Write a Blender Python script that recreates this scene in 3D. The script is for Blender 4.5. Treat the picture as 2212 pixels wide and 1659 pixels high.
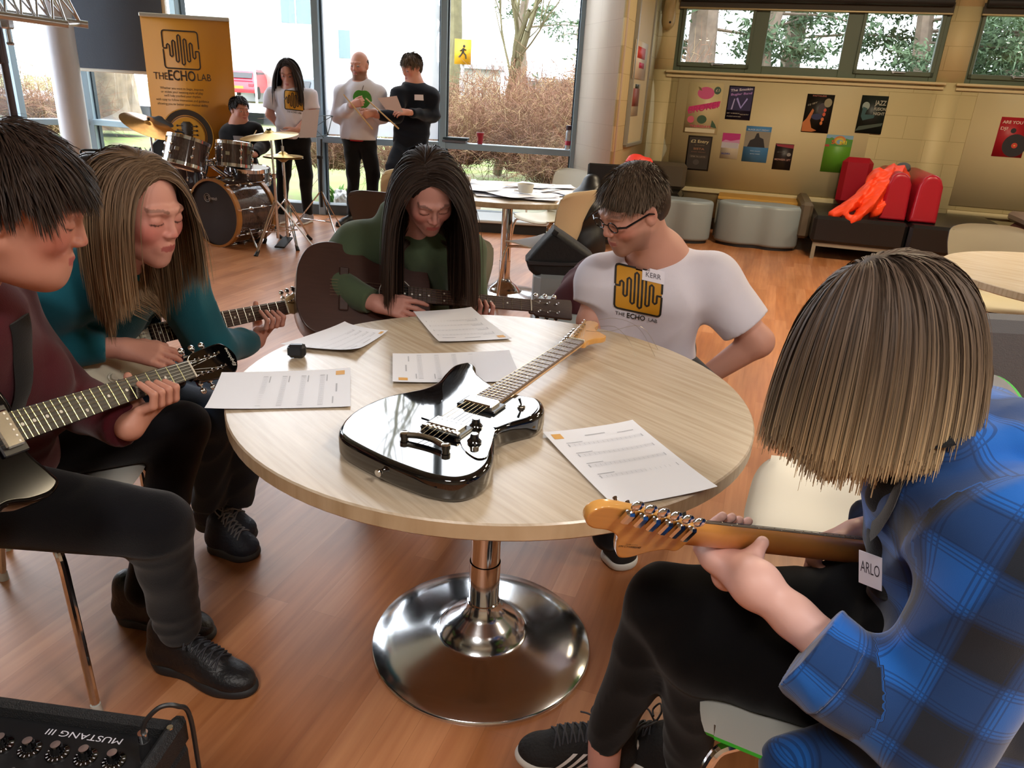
import bpy, math, random
import numpy as np
from mathutils import Vector, Matrix
random.seed(7); rng=np.random.default_rng(7)
for o in list(bpy.data.objects): bpy.data.objects.remove(o)
C=bpy.context.scene.collection; SC=bpy.context.scene
# ---------------- camera (pitch, roll and focal length measured from the room) ----------------
IW,IH,FPX=2212,1659,1585.0
_p=math.radians(21.7); _r=math.radians(-3.25); CAMZ=1.38
_fw=np.array([0,math.cos(_p),-math.sin(_p)]); _x=np.array([1.,0,0]); _u=np.cross(_x,_fw)
_rt=math.cos(_r)*_x-math.sin(_r)*_u; _up=math.cos(_r)*_u+math.sin(_r)*_x
CO=np.array([0,0,CAMZ])
cam=bpy.data.cameras.new('camera'); cam.sensor_width=36; cam.lens=FPX/IW*36; cam.clip_start=.05; cam.clip_end=300
co=bpy.data.objects.new('camera',cam); C.objects.link(co); SC.camera=co
co.matrix_world=Matrix(((_rt[0],_up[0],-_fw[0],0),(_rt[1],_up[1],-_fw[1],0),(_rt[2],_up[2],-_fw[2],CAMZ),(0,0,0,1)))
def _ray(x,y): return _fw+(x-IW/2)/FPX*_rt-(y-IH/2)/FPX*_up
def PZ(x,y,z):
    d=_ray(x,y); return CO+d*(z-CAMZ)/d[2]
def PY(x,y,Y):
    d=_ray(x,y); return CO+d*(Y/d[1])
def PP(x,y,o,n):          # photo point onto plane (o,n)
    d=_ray(x,y); n=np.array(n,float); return CO+d*(np.dot(np.array(o)-CO,n)/np.dot(d,n))
# ---------------- world, light, exposure ----------------
SC.view_settings.view_transform='Standard'; SC.view_settings.look='None'; SC.view_settings.gamma=1
SC.view_settings.use_curve_mapping=False; SC.view_settings.exposure=-0.25
W=bpy.data.worlds.new('overcast'); SC.world=W; W.use_nodes=True
nt=W.node_tree; nt.nodes.clear()
wo=nt.nodes.new('ShaderNodeOutputWorld'); bg=nt.nodes.new('ShaderNodeBackground')
tc=nt.nodes.new('ShaderNodeTexCoord'); sp=nt.nodes.new('ShaderNodeSeparateXYZ'); cr=nt.nodes.new('ShaderNodeValToRGB')
nt.links.new(tc.outputs['Generated'],sp.inputs[0]); nt.links.new(sp.outputs['Z'],cr.inputs[0])
cr.color_ramp.elements[0].position=0; cr.color_ramp.elements[0].color=(.80,.86,.95,1)
cr.color_ramp.elements[1].position=.6; cr.color_ramp.elements[1].color=(.93,.96,1,1)
nt.links.new(cr.outputs[0],bg.inputs[0]); bg.inputs[1].default_value=10.0; nt.links.new(bg.outputs[0],wo.inputs[0])
SC.cycles.use_denoising=True
try: SC.cycles.denoiser='OPENIMAGEDENOISE'
except Exception: pass
SC.cycles.max_bounces=7; SC.cycles.diffuse_bounces=4; SC.cycles.glossy_bounces=4; SC.cycles.transparent_max_bounces=12
SC.cycles.caustics_reflective=False; SC.cycles.caustics_refractive=False
SC.cycles.sample_clamp_indirect=6
LAMP_W=60.0; LAMP_COL=(1,.82,.56)
# unseen panel lamps, warm for the room, neutral ones added as front fill: (x, y, z, power, colour)
LAMPS=[(2.4,4.9,3.4,2.3,LAMP_COL),(4.6,4.4,3.4,1.3,LAMP_COL),(1.5,-.3,2.9,1.1,(1,.93,.86)),(-.7,-.9,2.9,1.0,(1,.94,.88)),(3.2,1.4,3.3,.8,(1,.86,.68))]
def lin(h):
    if isinstance(h,(tuple,list)): v=[a/255 for a in h[:3]]
    else: v=[int(h[i:i+2],16)/255 for i in (0,2,4)]
    return tuple(a/12.92 if a<=.04045 else ((a+.055)/1.055)**2.4 for a in v)+(1.,)
# ---------------- materials ----------------
_M={}
def M(name,col,rough=.5,metal=0,var=0,scale=8,bump=0,bscale=60,coat=0,spec=.5,sss=0,attr=None,sheen=0,trans=0,stretch=None):
    if name in _M: return _M[name]
    m=bpy.data.materials.new(name); m.use_nodes=True; n=m.node_tree; b=n.nodes['Principled BSDF']
    col=lin(col); b.inputs['Base Color'].default_value=col; b.inputs['Roughness'].default_value=rough
    b.inputs['Metallic'].default_value=metal; b.inputs['Specular IOR Level'].default_value=spec
    if coat: b.inputs['Coat Weight'].default_value=coat; b.inputs['Coat Roughness'].default_value=.04
    if sheen: b.inputs['Sheen Weight'].default_value=sheen
    if trans: b.inputs['Transmission Weight'].default_value=trans
    if sss: b.inputs['Subsurface Weight'].default_value=sss; b.inputs['Subsurface Radius'].default_value=(.012,.005,.003); b.inputs['Subsurface Scale'].default_value=1
    src=None; t=n.nodes.new('ShaderNodeTexCoord'); out=t.outputs['Object']
    if stretch:
        mp=n.nodes.new('ShaderNodeMapping'); mp.inputs['Scale'].default_value=stretch; n.links.new(out,mp.inputs[0]); out=mp.outputs[0]
    if attr:
        a=n.nodes.new('ShaderNodeVertexColor'); a.layer_name=attr; src=a.outputs[0]
    if var:
        nz=n.nodes.new('ShaderNodeTexNoise'); nz.inputs['Scale'].default_value=scale; nz.inputs['Detail'].default_value=4; n.links.new(out,nz.inputs[0])
        hs=n.nodes.new('ShaderNodeHueSaturation'); mr=n.nodes.new('ShaderNodeMapRange'); mr.inputs[1].default_value=.3; mr.inputs[2].default_value=.7
        mr.inputs[3].default_value=1-var; mr.inputs[4].default_value=1+var
        n.links.new(nz.outputs[0],mr.inputs[0]); n.links.new(mr.outputs[0],hs.inputs['Value'])
        if src: n.links.new(src,hs.inputs['Color'])
        else: hs.inputs['Color'].default_value=col
        src=hs.outputs[0]
    if src: n.links.new(src,b.inputs['Base Color'])
    if bump:
        nb=n.nodes.new('ShaderNodeTexNoise'); nb.inputs['Scale'].default_value=bscale; nb.inputs['Detail'].default_value=3; n.links.new(out,nb.inputs[0])
        bp=n.nodes.new('ShaderNodeBump'); bp.inputs['Strength'].default_value=bump; bp.inputs['Distance'].default_value=.01
        n.links.new(nb.outputs[0],bp.inputs['Height']); n.links.new(bp.outputs[0],b.inputs['Normal'])
    _M[name]=m; return m
def glassmat(name,gloss=.06,tint=(1,1,1)):
    if name in _M: return _M[name]
    m=bpy.data.materials.new(name); m.use_nodes=True; n=m.node_tree; n.nodes.clear()
    o=n.nodes.new('ShaderNodeOutputMaterial'); mx=n.nodes.new('ShaderNodeMixShader'); t=n.nodes.new('ShaderNodeBsdfTransparent'); g=n.nodes.new('ShaderNodeBsdfGlossy')
    t.inputs[0].default_value=tuple(tint)+(1,); g.inputs['Roughness'].default_value=.02; lw=n.nodes.new('ShaderNodeLayerWeight'); lw.inputs[0].default_value=.5; pw=n.nodes.new('ShaderNodeMath'); pw.operation='POWER'; pw.inputs[1].default_value=4; n.links.new(lw.outputs['Facing'],pw.inputs[0]); f=n.nodes.new('ShaderNodeMath'); f.operation='MULTIPLY_ADD'; f.inputs[1].default_value=.6; f.inputs[2].default_value=gloss*.5; n.links.new(pw.outputs[0],f.inputs[0])
    n.links.new(f.outputs[0],mx.inputs[0]); n.links.new(t.outputs[0],mx.inputs[1]); n.links.new(g.outputs[0],mx.inputs[2]); n.links.new(mx.outputs[0],o.inputs[0])
    _M[name]=m; return m
def V(*a): return np.array(a,float)
def unit(v): v=np.array(v,float); return v/max(np.linalg.norm(v),1e-9)
def frame(x=None,z=None,y=None):   # 3x3 with columns x,y,z; z (or y) kept exact
    if z is not None:
        z=unit(z)
        if x is not None: y=unit(np.cross(z,x)); x=np.cross(y,z)
        else: x=unit(np.cross(y,z)); y=np.cross(z,x)
    else: y=unit(y); z=unit(np.cross(x,y)); x=np.cross(y,z)
    return np.array([x,y,z]).T
# ---------------- mesh builder ----------------
class MB:
    def __init__(s,T=None): s.v=[];s.f=[];s.m=[];s.n=0;s.cur=0;s.R=np.eye(3);s.o=np.zeros(3)
    def at(s,R=None,o=None): s.R=np.eye(3) if R is None else np.array(R); s.o=np.zeros(3) if o is None else np.array(o,float); return s
    def mi(s,i): s.cur=i; return s
    def add(s,v,f):
        v=np.asarray(v,float).reshape(-1,3)@s.R.T+s.o
        s.v.append(v); n=s.n; s.f.extend([tuple(i+n for i in q) for q in f]); s.m.extend([s.cur]*len(f)); s.n+=len(v); return s
    def box(s,c,d,R=None,bev=0):
        c=np.array(c,float);d=np.array(d,float)/2
        if bev:
            b=min(bev,d.min()*.95); v=[];
            for sx in (-1,1):
                for sy in (-1,1):
                    for sz in (-1,1):
                        for k in range(3):
                            q=np.array([sx,sy,sz],float)*d; 
                            for a in range(3):
                                if a!=k: q[a]-=[sx,sy,sz][a]*b
                            v.append(q)
            def I(sx,sy,sz,k): return (((sx>0)*2+(sy>0))*2+(sz>0))*3+k
            f=[]
            for k in range(3):
                a,b2=[i for i in range(3) if i!=k]
                for sg in (-1,1):
                    r=[]
                    for (p,q) in ((-1,-1),(1,-1),(1,1),(-1,1)):
                        t=[0,0,0];t[k]=sg;t[a]=p;t[b2]=q;r.append(I(*t,k))
                    f.append(r if (sg>0)==(k!=1) else r[::-1])
            for k in range(3):
                a,b2=[i for i in range(3) if i!=k]
                for p in (-1,1):
                    for q in (-1,1):
                        t=[0,0,0];t[a]=p;t[b2]=q
                        t[k]=-1;A=I(*t,a);Bq=I(*t,b2);t[k]=1;Cq=I(*t,b2);Dq=I(*t,a)
                        r=[A,Bq,Cq,Dq]; f.append(r if (p*q>0)!=(k==1) else r[::-1])
            for sx in (-1,1):
                for sy in (-1,1):
                    for sz in (-1,1):
                        r=[I(sx,sy,sz,0),I(sx,sy,sz,1),I(sx,sy,sz,2)]; f.append(r if sx*sy*sz>0 else r[::-1])
            v=np.array(v)
        else:
            v=np.array([[x,y,z] for x in(-1,1) for y in(-1,1) for z in(-1,1)])*d
            f=[(0,1,3,2),(4,6,7,5),(0,4,5,1),(2,3,7,6),(0,2,6,4),(1,5,7,3)]
        if R is not None: v=v@np.array(R).T
        return s.add(v+c,f)
    def bx(s,x0,x1,y0,y1,z0,z1,bev=0): return s.box(((x0+x1)/2,(y0+y1)/2,(z0+z1)/2),(x1-x0,y1-y0,z1-z0),bev=bev)
    def tube(s,pts,r,seg=10,cap=True,closed=False,flat=None):
        P=np.array(pts,float);n=len(P); r=np.broadcast_to(np.array(r,float),(n,))
        T=np.gradient(P,axis=0) if not closed else np.roll(P,-1,0)-np.roll(P,1,0)
        T/=np.maximum(np.linalg.norm(T,axis=1,keepdims=True),1e-9)
        a=V(0,0,1) if abs(T[0][2])<.9 else V(1,0,0); N=unit(a-T[0]*np.dot(a,T[0])); v=[]
        A=np.linspace(0,2*np.pi,seg,endpoint=False)
        for i in range(n):
            N=unit(N-T[i]*np.dot(N,T[i])); B=np.cross(T[i],N)
            fl=1 if flat is None else flat
            v.append(P[i]+r[i]*(np.cos(A)[:,None]*N*fl+np.sin(A)[:,None]*B))
        v=np.concatenate(v);f=[]
        for i in range(n if closed else n-1):
            j=(i+1)%n
            for k in range(seg): l=(k+1)%seg; f.append((i*seg+k,i*seg+l,j*seg+l,j*seg+k))
        if cap and not closed: f.append(tuple(range(seg))[::-1]); f.append(tuple((n-1)*seg+k for k in range(seg)))
        return s.add(v,f)
    def cyl(s,a,b,r1,r2=None,seg=16): return s.tube([a,b],[r1,r1 if r2 is None else r2],seg)
    def lathe(s,prof,seg=32,c=(0,0,0),R=None,cap=False):
        A=np.linspace(0,2*np.pi,seg,endpoint=False); v=[];n=len(prof)
        for r,z in prof: v.append(np.c_[r*np.cos(A),r*np.sin(A),np.full(seg,z)])
        v=np.concatenate(v);f=[]
        for i in range(n-1):
            for k in range(seg): l=(k+1)%seg; f.append((i*seg+k,i*seg+l,(i+1)*seg+l,(i+1)*seg+k))
        if cap and prof[0][0]>1e-6: f.append(tuple(range(seg))[::-1])
        if cap and prof[-1][0]>1e-6: f.append(tuple((n-1)*seg+k for k in range(seg)))
        if R is not None: v=v@np.array(R).T
        return s.add(v+np.array(c,float),f)
    def ell(s,c,r,R=None,seg=16,rings=10):
        r=np.broadcast_to(np.array(r,float),(3,)); v=[];f=[]
        for i in range(1,rings):
            t=np.pi*i/rings
            for k in range(seg): a=2*np.pi*k/seg; v.append((np.sin(t)*np.cos(a)*r[0],np.sin(t)*np.sin(a)*r[1],np.cos(t)*r[2]))
        v+= [(0,0,r[2]),(0,0,-r[2])]; N=len(v)
        for i in range(rings-2):
            for k in range(seg): l=(k+1)%seg; f.append((i*seg+k,(i+1)*seg+k,(i+1)*seg+l,i*seg+l))
        for k in range(seg): l=(k+1)%seg; f.append((N-2,k,l)); f.append((N-1,(rings-2)*seg+l,(rings-2)*seg+k))
        v=np.array(v)
        if R is not None: v=v@np.array(R).T
        return s.add(v+np.array(c,float),f)
    def prism(s,out,z0,z1,bev=0,nb=3,tri=True):   # outline in xy (ccw), extruded, rounded edges
        P=np.array(out,float)[:, :2]
        if np.sum(P[:,0]*np.roll(P[:,1],-1)-np.roll(P[:,0],-1)*P[:,1])<0: P=P[::-1]
        n=len(P); T=np.roll(P,-1,0)-np.roll(P,1,0); T/=np.maximum(np.linalg.norm(T,axis=1,keepdims=True),1e-9); N=np.c_[T[:,1],-T[:,0]]
        prof=[(0,z0),(0,z1)] if not bev else [(-bev*(1-math.sin(a)),z0+bev*(1-math.cos(a))) for a in np.linspace(0,math.pi/2,nb)]+[(-bev*(1-math.sin(a)),z1-bev*(1-math.cos(a))) for a in np.linspace(math.pi/2,0,nb)]
        if bev: prof=[(prof[0][0]-.0015,z0)]+prof+[(prof[-1][0]-.0015,z1)]
        v=[]; 
        for (o,z) in prof: v.append(np.c_[P+N*o,np.full(n,z)])
        m=len(prof);f=[]
        for i in range(m-1):
            for k in range(n): l=(k+1)%n; f.append((i*n+k,i*n+l,(i+1)*n+l,(i+1)*n+k))
        from mathutils.geometry import tessellate_polygon
        for lv in (0,m-1):
            q=v[lv]; tr=tessellate_polygon([[Vector((float(a),float(b),0)) for a,b,_ in q]])
            for t in tr:
                a,b,c=[q[i][:2] for i in t]; ar=(b[0]-a[0])*(c[1]-a[1])-(b[1]-a[1])*(c[0]-a[0])
                t=tuple(t) if (ar>0)==(lv>0) else tuple(t)[::-1]
                f.append(tuple(i+lv*n for i in t))
        return s.add(np.concatenate(v),f)
    def grid(s,F,nu,nv,wrapu=False):      # F(u,v)->xyz
        v=[F(i/(nu-1 if not wrapu else nu),j/(nv-1)) for j in range(nv) for i in range(nu)];f=[]
        for j in range(nv-1):
            for i in range(nu if wrapu else nu-1):
                k=(i+1)%nu; f.append((j*nu+i,j*nu+k,(j+1)*nu+k,(j+1)*nu+i))
        return s.add(v,f)
    def quad(s,a,b,c,d): return s.add([a,b,c,d],[(0,1,2,3)])
    def build(s,name,mats,parent=None,smooth=True,local=False,col=None,attrs=None,ang=35):
        if not isinstance(mats,(list,tuple)): mats=[mats]
        v=np.concatenate(s.v)
        org=np.zeros(3)
        if parent is not None and not local:
            Mi=np.array(wmat(parent).inverted()); v=v@Mi[:3,:3].T+Mi[:3,3]
        if parent is None:
            org=np.array([(v[:,0].min()+v[:,0].max())/2,(v[:,1].min()+v[:,1].max())/2,v[:,2].min()]); v=v-org
        me=bpy.data.meshes.new(name)
        nf=len(s.f); ll=np.array([len(q) for q in s.f],dtype=np.int32)
        me.vertices.add(len(v)); me.vertices.foreach_set('co',v.astype(np.float32).ravel())
        li=np.fromiter((i for q in s.f for i in q),dtype=np.int32,count=int(ll.sum()))
        me.loops.add(len(li)); me.loops.foreach_set('vertex_index',li)
        me.polygons.add(nf); st=np.zeros(nf,dtype=np.int32); st[1:]=np.cumsum(ll)[:-1]
        me.polygons.foreach_set('loop_start',st); me.polygons.foreach_set('loop_total',ll)
        for m in mats: me.materials.append(m)
        if len(mats)>1: me.polygons.foreach_set('material_index',np.array(s.m,dtype=np.int32))
        me.update(calc_edges=True)
        if col is not None:
            ca=me.color_attributes.new('Col','FLOAT_COLOR','POINT'); ca.data.foreach_set('color',np.c_[col,np.ones(len(col))].astype(np.float32).ravel())
        for k,a in (attrs or {}).items():
            at=me.attributes.new(k,'FLOAT','POINT'); at.data.foreach_set('value',np.asarray(a,np.float32))
        me.validate()
        if smooth:
            me.polygons.foreach_set('use_smooth',[True]*len(me.polygons))
            try: me.set_sharp_from_angle(angle=math.radians(ang))
            except Exception: pass
        o=bpy.data.objects.new(name,me); C.objects.link(o)
        if parent is not None: o.parent=parent
        else: o.location=org
        return o
def wmat(o):
    m=o.matrix_basis.copy(); 
    while o.parent: o=o.parent; m=o.matrix_basis@m
    return m
def tag(o,label,cat,group=None,kind=None):
    if label: o['label']=label
    if cat: o['category']=cat
    if group: o['group']=group
    if kind: o['kind']=kind
    return o
def thing(name,label,cat,loc=(0,0,0),rotz=0,group=None,R=None):
    o=bpy.data.objects.new(name,None); C.objects.link(o); o.empty_display_size=.1
    if R is not None: o.matrix_basis=Matrix([[*R[0],loc[0]],[*R[1],loc[1]],[*R[2],loc[2]],[0,0,0,1]])
    else: o.location=loc; o.rotation_euler=(0,0,rotz)
    return tag(o,label,cat,group)
def struct(name,mb,mats,**k):
    o=mb.build(name,mats,**k); o['kind']='structure'; return o
_kids={}
def dup(root,loc,rotz=0,label=None,group=None):
    kids=[o for o in bpy.data.objects if o.parent==root]
    r=root.copy(); C.objects.link(r); r.location=loc; r.rotation_euler=(0,0,rotz)
    if label: r['label']=label
    if group: r['group']=group
    for ch in kids:
        c=ch.copy(); C.objects.link(c); c.parent=r
        for g in [o for o in bpy.data.objects if o.parent==ch]:
            d=g.copy(); C.objects.link(d); d.parent=c
    return r
def spline(pts,n=8,closed=True):
    P=np.array(pts,float);N=len(P);out=[]
    rg=range(N) if closed else range(N-1)
    for i in rg:
        if closed: a,b,c,d=P[(i-1)%N],P[i],P[(i+1)%N],P[(i+2)%N]
        else: a,b,c,d=P[max(i-1,0)],P[i],P[i+1],P[min(i+2,N-1)]
        for t in np.linspace(0,1,n,endpoint=False): out.append(.5*((2*b)+(c-a)*t+(2*a-5*b+4*c-d)*t*t+(3*b-a-3*c+d)*t**3))
    if not closed: out.append(P[-1])
    return np.array(out)
def text_mesh(txt,size=1,bold=0,shear=0,font=None):
    cu=bpy.data.curves.new('t','FONT'); cu.body=txt; cu.size=size; cu.offset=bold; cu.shear=shear; cu.resolution_u=3
    o=bpy.data.objects.new('t',cu); C.objects.link(o); bpy.context.view_layer.update()
    me=bpy.data.meshes.new_from_object(o); v=np.array([tuple(a.co) for a in me.vertices]).reshape(-1,3); f=[tuple(p.vertices) for p in me.polygons]
    bpy.data.objects.remove(o); bpy.data.curves.remove(cu); bpy.data.meshes.remove(me)
    return v,f
def text_fit(mb,txt,o,u,v,w=None,h=None,align='l',bold=0,shear=0):
    """text laid on a plane at o with unit axes u (reading dir) and v (up); scaled to width w and/or cap height h"""
    tv,tf=text_mesh(txt,1,bold,shear)
    if len(tv)==0: return
    mn=tv.min(0);mx=tv.max(0); tv=tv-[mn[0],0 if 1 else mn[1],0]; W0=mx[0]-mn[0];H0=.7
    sx=(w/W0) if w else h/H0; sy=(h/H0) if h else sx
    ox={'l':0,'c':-.5*W0*sx,'r':-W0*sx}[align]
    mb.add(np.array(o)+np.outer(tv[:,0]*sx+ox,u)+np.outer(tv[:,1]*sy,v),tf)
# ---------------- smooth implicit surfaces, meshed to one continuous skin ----------------
def _len(a): return np.sqrt(np.einsum('...i,...i->...',a,a))
class S:
    def __init__(s,R=None,o=None,sc=1.): s.p=[]; s.at(R,o,sc); s.nz=None
    def at(s,R=None,o=None,sc=1.): s.R=np.eye(3) if R is None else np.array(R,float); s.o=np.zeros(3) if o is None else np.array(o,float); s.sc=sc; return s
    def w(s,p): return s.o+s.R@(np.array(p,float)*s.sc)
    def rc(s,a,b,r1,r2=None,k=.01,sub=False,cut=None,g=None,flat=None):
        a,b=s.w(a),s.w(b); r1*=s.sc; r2=r1 if r2 is None else r2*s.sc; s.p.append(('rc',(a,b,r1,r2,flat),k*s.sc,sub,cut,g)); return s
    def chain(s,pts,rs,k=.01,**kw):
        for i in range(len(pts)-1): s.rc(pts[i],pts[i+1],rs[i],rs[i+1],k,**kw)
        return s
    def el(s,c,r,R=None,k=.01,sub=False,cut=None,g=None):
        Rr=s.R if R is None else s.R@np.array(R); s.p.append(('el',(s.w(c),np.broadcast_to(np.array(r,float),(3,))*s.sc,Rr),k*s.sc,sub,cut,g)); return s
    def bx(s,c,r,R=None,rd=.01,k=.01,sub=False,cut=None,g=None):
        Rr=s.R if R is None else s.R@np.array(R); s.p.append(('bx',(s.w(c),np.array(r,float)*s.sc,Rr,rd*s.sc),k*s.sc,sub,cut,g)); return s
    @staticmethod
    def d1(q,X):
        t=q[0];a=q[1]
        if t=='rc':
            A,B,r1,r2,flat=a; 
            if flat is not None:
                n,f=flat; X=X-np.multiply.outer((X-A)@n,n)*(1-1/f); B=B-n*np.dot(B-A,n)*(1-1/f)
            ba=B-A; L=np.dot(ba,ba)
            if L<1e-12: d=_len(X-A)-max(r1,r2)
            else:
                h=np.clip((X-A)@ba/L,0,1); d=_len(X-A-h[...,None]*ba)-(r1+(r2-r1)*h)
        elif t=='el':
            c,r,R=a; P=(X-c)@R; k0=_len(P/r); k1=_len(P/(r*r)); d=k0*(k0-1)/np.maximum(k1,1e-9)
            d=np.where(k0<1e-6,-r.min(),d)
        else:
            c,r,R,rd=a; P=np.abs((X-c)@R)-(r-rd); d=_len(np.maximum(P,0))+np.minimum(P.max(-1),0)-rd
        if q[4] is not None:
            cs=q[4] if isinstance(q[4],list) else [q[4]]
            for (o,n) in cs: d=np.maximum(d,(X-np.array(o))@np.array(n))
        return d
    def ev(s,X,idx=None):
        D=np.full(X.shape[:-1],1e3)
        for q in (s.p if idx is None else [s.p[i] for i in idx]):
            d=s.d1(q,X);k=q[2]
            if q[3]: d=-d; h=np.clip(.5-.5*(D-d)/k,0,1); D=D+(d-D)*h+k*h*(1-h)
            else: h=np.clip(.5+.5*(D-d)/k,0,1) if k>0 else (d<D)*1.; D=D+(d-D)*h-k*h*(1-h)
        if s.nz is not None: D=D+s.nz(X)
        return D
    def mesh(s,h=.004,clip=None,pad=.0):
        lo=[];hi=[]
        for q in s.p:
            if q[3]: continue
            if q[0]=='rc':
                A,B,r1,r2,fl=q[1]; r=max(r1,r2)*(1 if fl is None else max(1,fl[1])); lo.append(np.minimum(A,B)-r);hi.append(np.maximum(A,B)+r)
            elif q[0]=='el': lo.append(q[1][0]-q[1][1].max());hi.append(q[1][0]+q[1][1].max())
            else: r=_len(q[1][1]); lo.append(q[1][0]-r);hi.append(q[1][0]+r)
        lo=np.min(lo,0)-.02-pad; hi=np.max(hi,0)+.02+pad; Bk=8
        nb=np.ceil((hi-lo)/(h*Bk)).astype(int)+1
        I=np.stack(np.meshgrid(*[np.arange(n) for n in nb],indexing='ij'),-1).reshape(-1,3)
        cen=lo+(I+.5)*h*Bk; hd=h*Bk*.5*1.7321
        dm=np.full(len(cen),1e3); per=[]
        for q in s.p:
            d=s.d1(q,cen); per.append(d)
            if not q[3]: dm=np.minimum(dm,d)
        kmax=max(q[2] for q in s.p)
        keep=(dm<hd*1.35+kmax*.5+(.01 if s.nz is not None else 0))&(s.ev(cen)>-hd*1.5-.01)&(s.ev(cen)<hd*1.5+kmax*.3+.01)
        I=I[keep]; per=[d[keep] for d in per]; dm=dm[keep]; cen=cen[keep]
        loc=np.stack(np.meshgrid(*[np.arange(Bk+1)]*3,indexing='ij'),-1).reshape(-1,3)
        nI=len(I); D=np.full((nI,(Bk+1)**3),1e3)
        CH=1500
        for c0 in range(0,nI,CH):
            sl=slice(c0,min(nI,c0+CH)); X=lo+(I[sl][:,None,:]*Bk+loc[None])*h; Dd=np.full(X.shape[:2],1e3)
            for q,pd in zip(s.p,per):
                k=q[2]; rel=np.where(pd[sl]<np.maximum(dm[sl],0 if not q[3] else -1)+2.2*hd+k+(.0 if not q[3] else .02))[0]
                if len(rel)==0: continue
                d=s.d1(q,X[rel]); Dr=Dd[rel]
                if q[3]: d=-d; hh=np.clip(.5-.5*(Dr-d)/k,0,1); Dd[rel]=Dr+(d-Dr)*hh+k*hh*(1-hh)
                else: hh=np.clip(.5+.5*(Dr-d)/max(k,1e-6),0,1); Dd[rel]=Dr+(d-Dr)*hh-k*hh*(1-hh)
            if s.nz is not None: Dd=Dd+s.nz(X)
            D[sl]=Dd
        if clip is not None:
            for (o,n) in clip:
                for c0 in range(0,nI,CH):
                    sl=slice(c0,min(nI,c0+CH)); X=lo+(I[sl][:,None,:]*Bk+loc[None])*h; D[sl]=np.maximum(D[sl],(X-np.array(o))@np.array(n,float))
        G=D.reshape(nI,Bk+1,Bk+1,Bk+1); ins=G<0
        cn=[(i,j,k) for i in (0,1) for j in (0,1) for k in (0,1)]
        cnt=sum(ins[:,i:i+Bk,j:j+Bk,k:k+Bk].astype(np.int8) for i,j,k in cn)
        b,x,y,z=np.where((cnt>0)&(cnt<8))
        gc=I[b]*Bk+np.stack([x,y,z],-1); dims=(nb+1)*Bk+2
        key=(gc[:,0].astype(np.int64)*dims[1]+gc[:,1])*dims[2]+gc[:,2]
        acc=np.zeros((len(b),3));wt=np.zeros(len(b))
        for e in range(3):
            for p,q in ((0,0),(0,1),(1,0),(1,1)):
                o=[0,0,0];u,v=[i for i in range(3) if i!=e];o[u]=p;o[v]=q
                d0=G[b,x+o[0],y+o[1],z+o[2]]; o2=list(o);o2[e]=1; d1=G[b,x+o2[0],y+o2[1],z+o2[2]]
                m=(d0<0)!=(d1<0); t=np.where(m,d0/np.where(m,d0-d1,1),0); P=np.tile(np.array(o,float),(len(b),1)); P[:,e]=t
                acc+=P*m[:,None]; wt+=m
        vv=lo+(gc+acc/wt[:,None])*h
        o=np.argsort(key); ks=key[o]
        faces=[]
        for e in range(3):
            u,v=[i for i in range(3) if i!=e]
            if e==1: u,v=v,u
            a=[slice(0,Bk)]*3; a2=list(a); a2[e]=slice(1,Bk+1)
            A=ins[(slice(None),*a)];B2=ins[(slice(None),*a2)]
            bb,xx,yy,zz=np.where(A!=B2); sgn=A[bb,xx,yy,zz]
            g=I[bb]*Bk+np.stack([xx,yy,zz],-1); ids=[];ok=np.ones(len(g),bool)
            for du,dv in ((0,0),(-1,0),(-1,-1),(0,-1)):
                c=g.copy(); c[:,u]+=du;c[:,v]+=dv
                kk=(c[:,0].astype(np.int64)*dims[1]+c[:,1])*dims[2]+c[:,2]; ix=np.clip(np.searchsorted(ks,kk),0,len(ks)-1); ok&=ks[ix]==kk; ids.append(o[ix])
            Q=np.stack(ids,1)[ok]; sg=sgn[ok]; Q[~sg]=Q[~sg][:,::-1]; faces.append(Q)
        F=np.concatenate(faces)
        return vv,F
    def build(s,name,mat,parent,h=.004,colf=None,attrf=None,clip=None,smooth=1,ang=60):
        v,F=s.mesh(h,clip)
        for _ in range(smooth):    # light relaxation
            E=np.concatenate([F[:,[0,1]],F[:,[1,2]],F[:,[2,3]],F[:,[3,0]]]); E=np.concatenate([E,E[:,::-1]])
            acc=np.zeros_like(v); np.add.at(acc,E[:,0],v[E[:,1]]); n=np.bincount(E[:,0],minlength=len(v)); v=v*.5+.5*acc/np.maximum(n,1)[:,None]
        col=colf(v) if colf else None; at=attrf(v) if attrf else None
        m=MB(); m.v=[v]; m.n=len(v); m.f=F.tolist(); m.m=[0]*len(F)
        return m.build(name,mat,parent,smooth=True,col=col,attrs=at,ang=180 if ang is None else ang)
def wrinkle(amp,fr=(18,23,15),seed=0,mask=None):
    r=np.random.default_rng(seed); ph=r.uniform(0,6,9); A=r.normal(size=(3,3)); A/=np.linalg.norm(A,axis=1,keepdims=True)
    def f(X):
        w=np.zeros(X.shape[:-1])
        for i in range(3):
            q=X@A[i]; q2=X@A[(i+1)%3]
            w+=np.sin(q*fr[i]*2+ph[i]+1.7*np.sin(q2*fr[(i+1)%3]+ph[i+3]))*(.6**i)
        w=np.abs(w)-.8
        return amp*w*(1 if mask is None else mask(X))
    return f
def decal(Sd,pts,n,off=.0015,start=.15):   # lay points onto a cloth surface along -n
    X=np.array(pts,float)+np.array(n)*start; n=np.array(n,float)
    for _ in range(40):
        d=Sd.ev(X)-off; X=X-n*np.clip(d,-.02,.03)[:,None]
    return X
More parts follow.
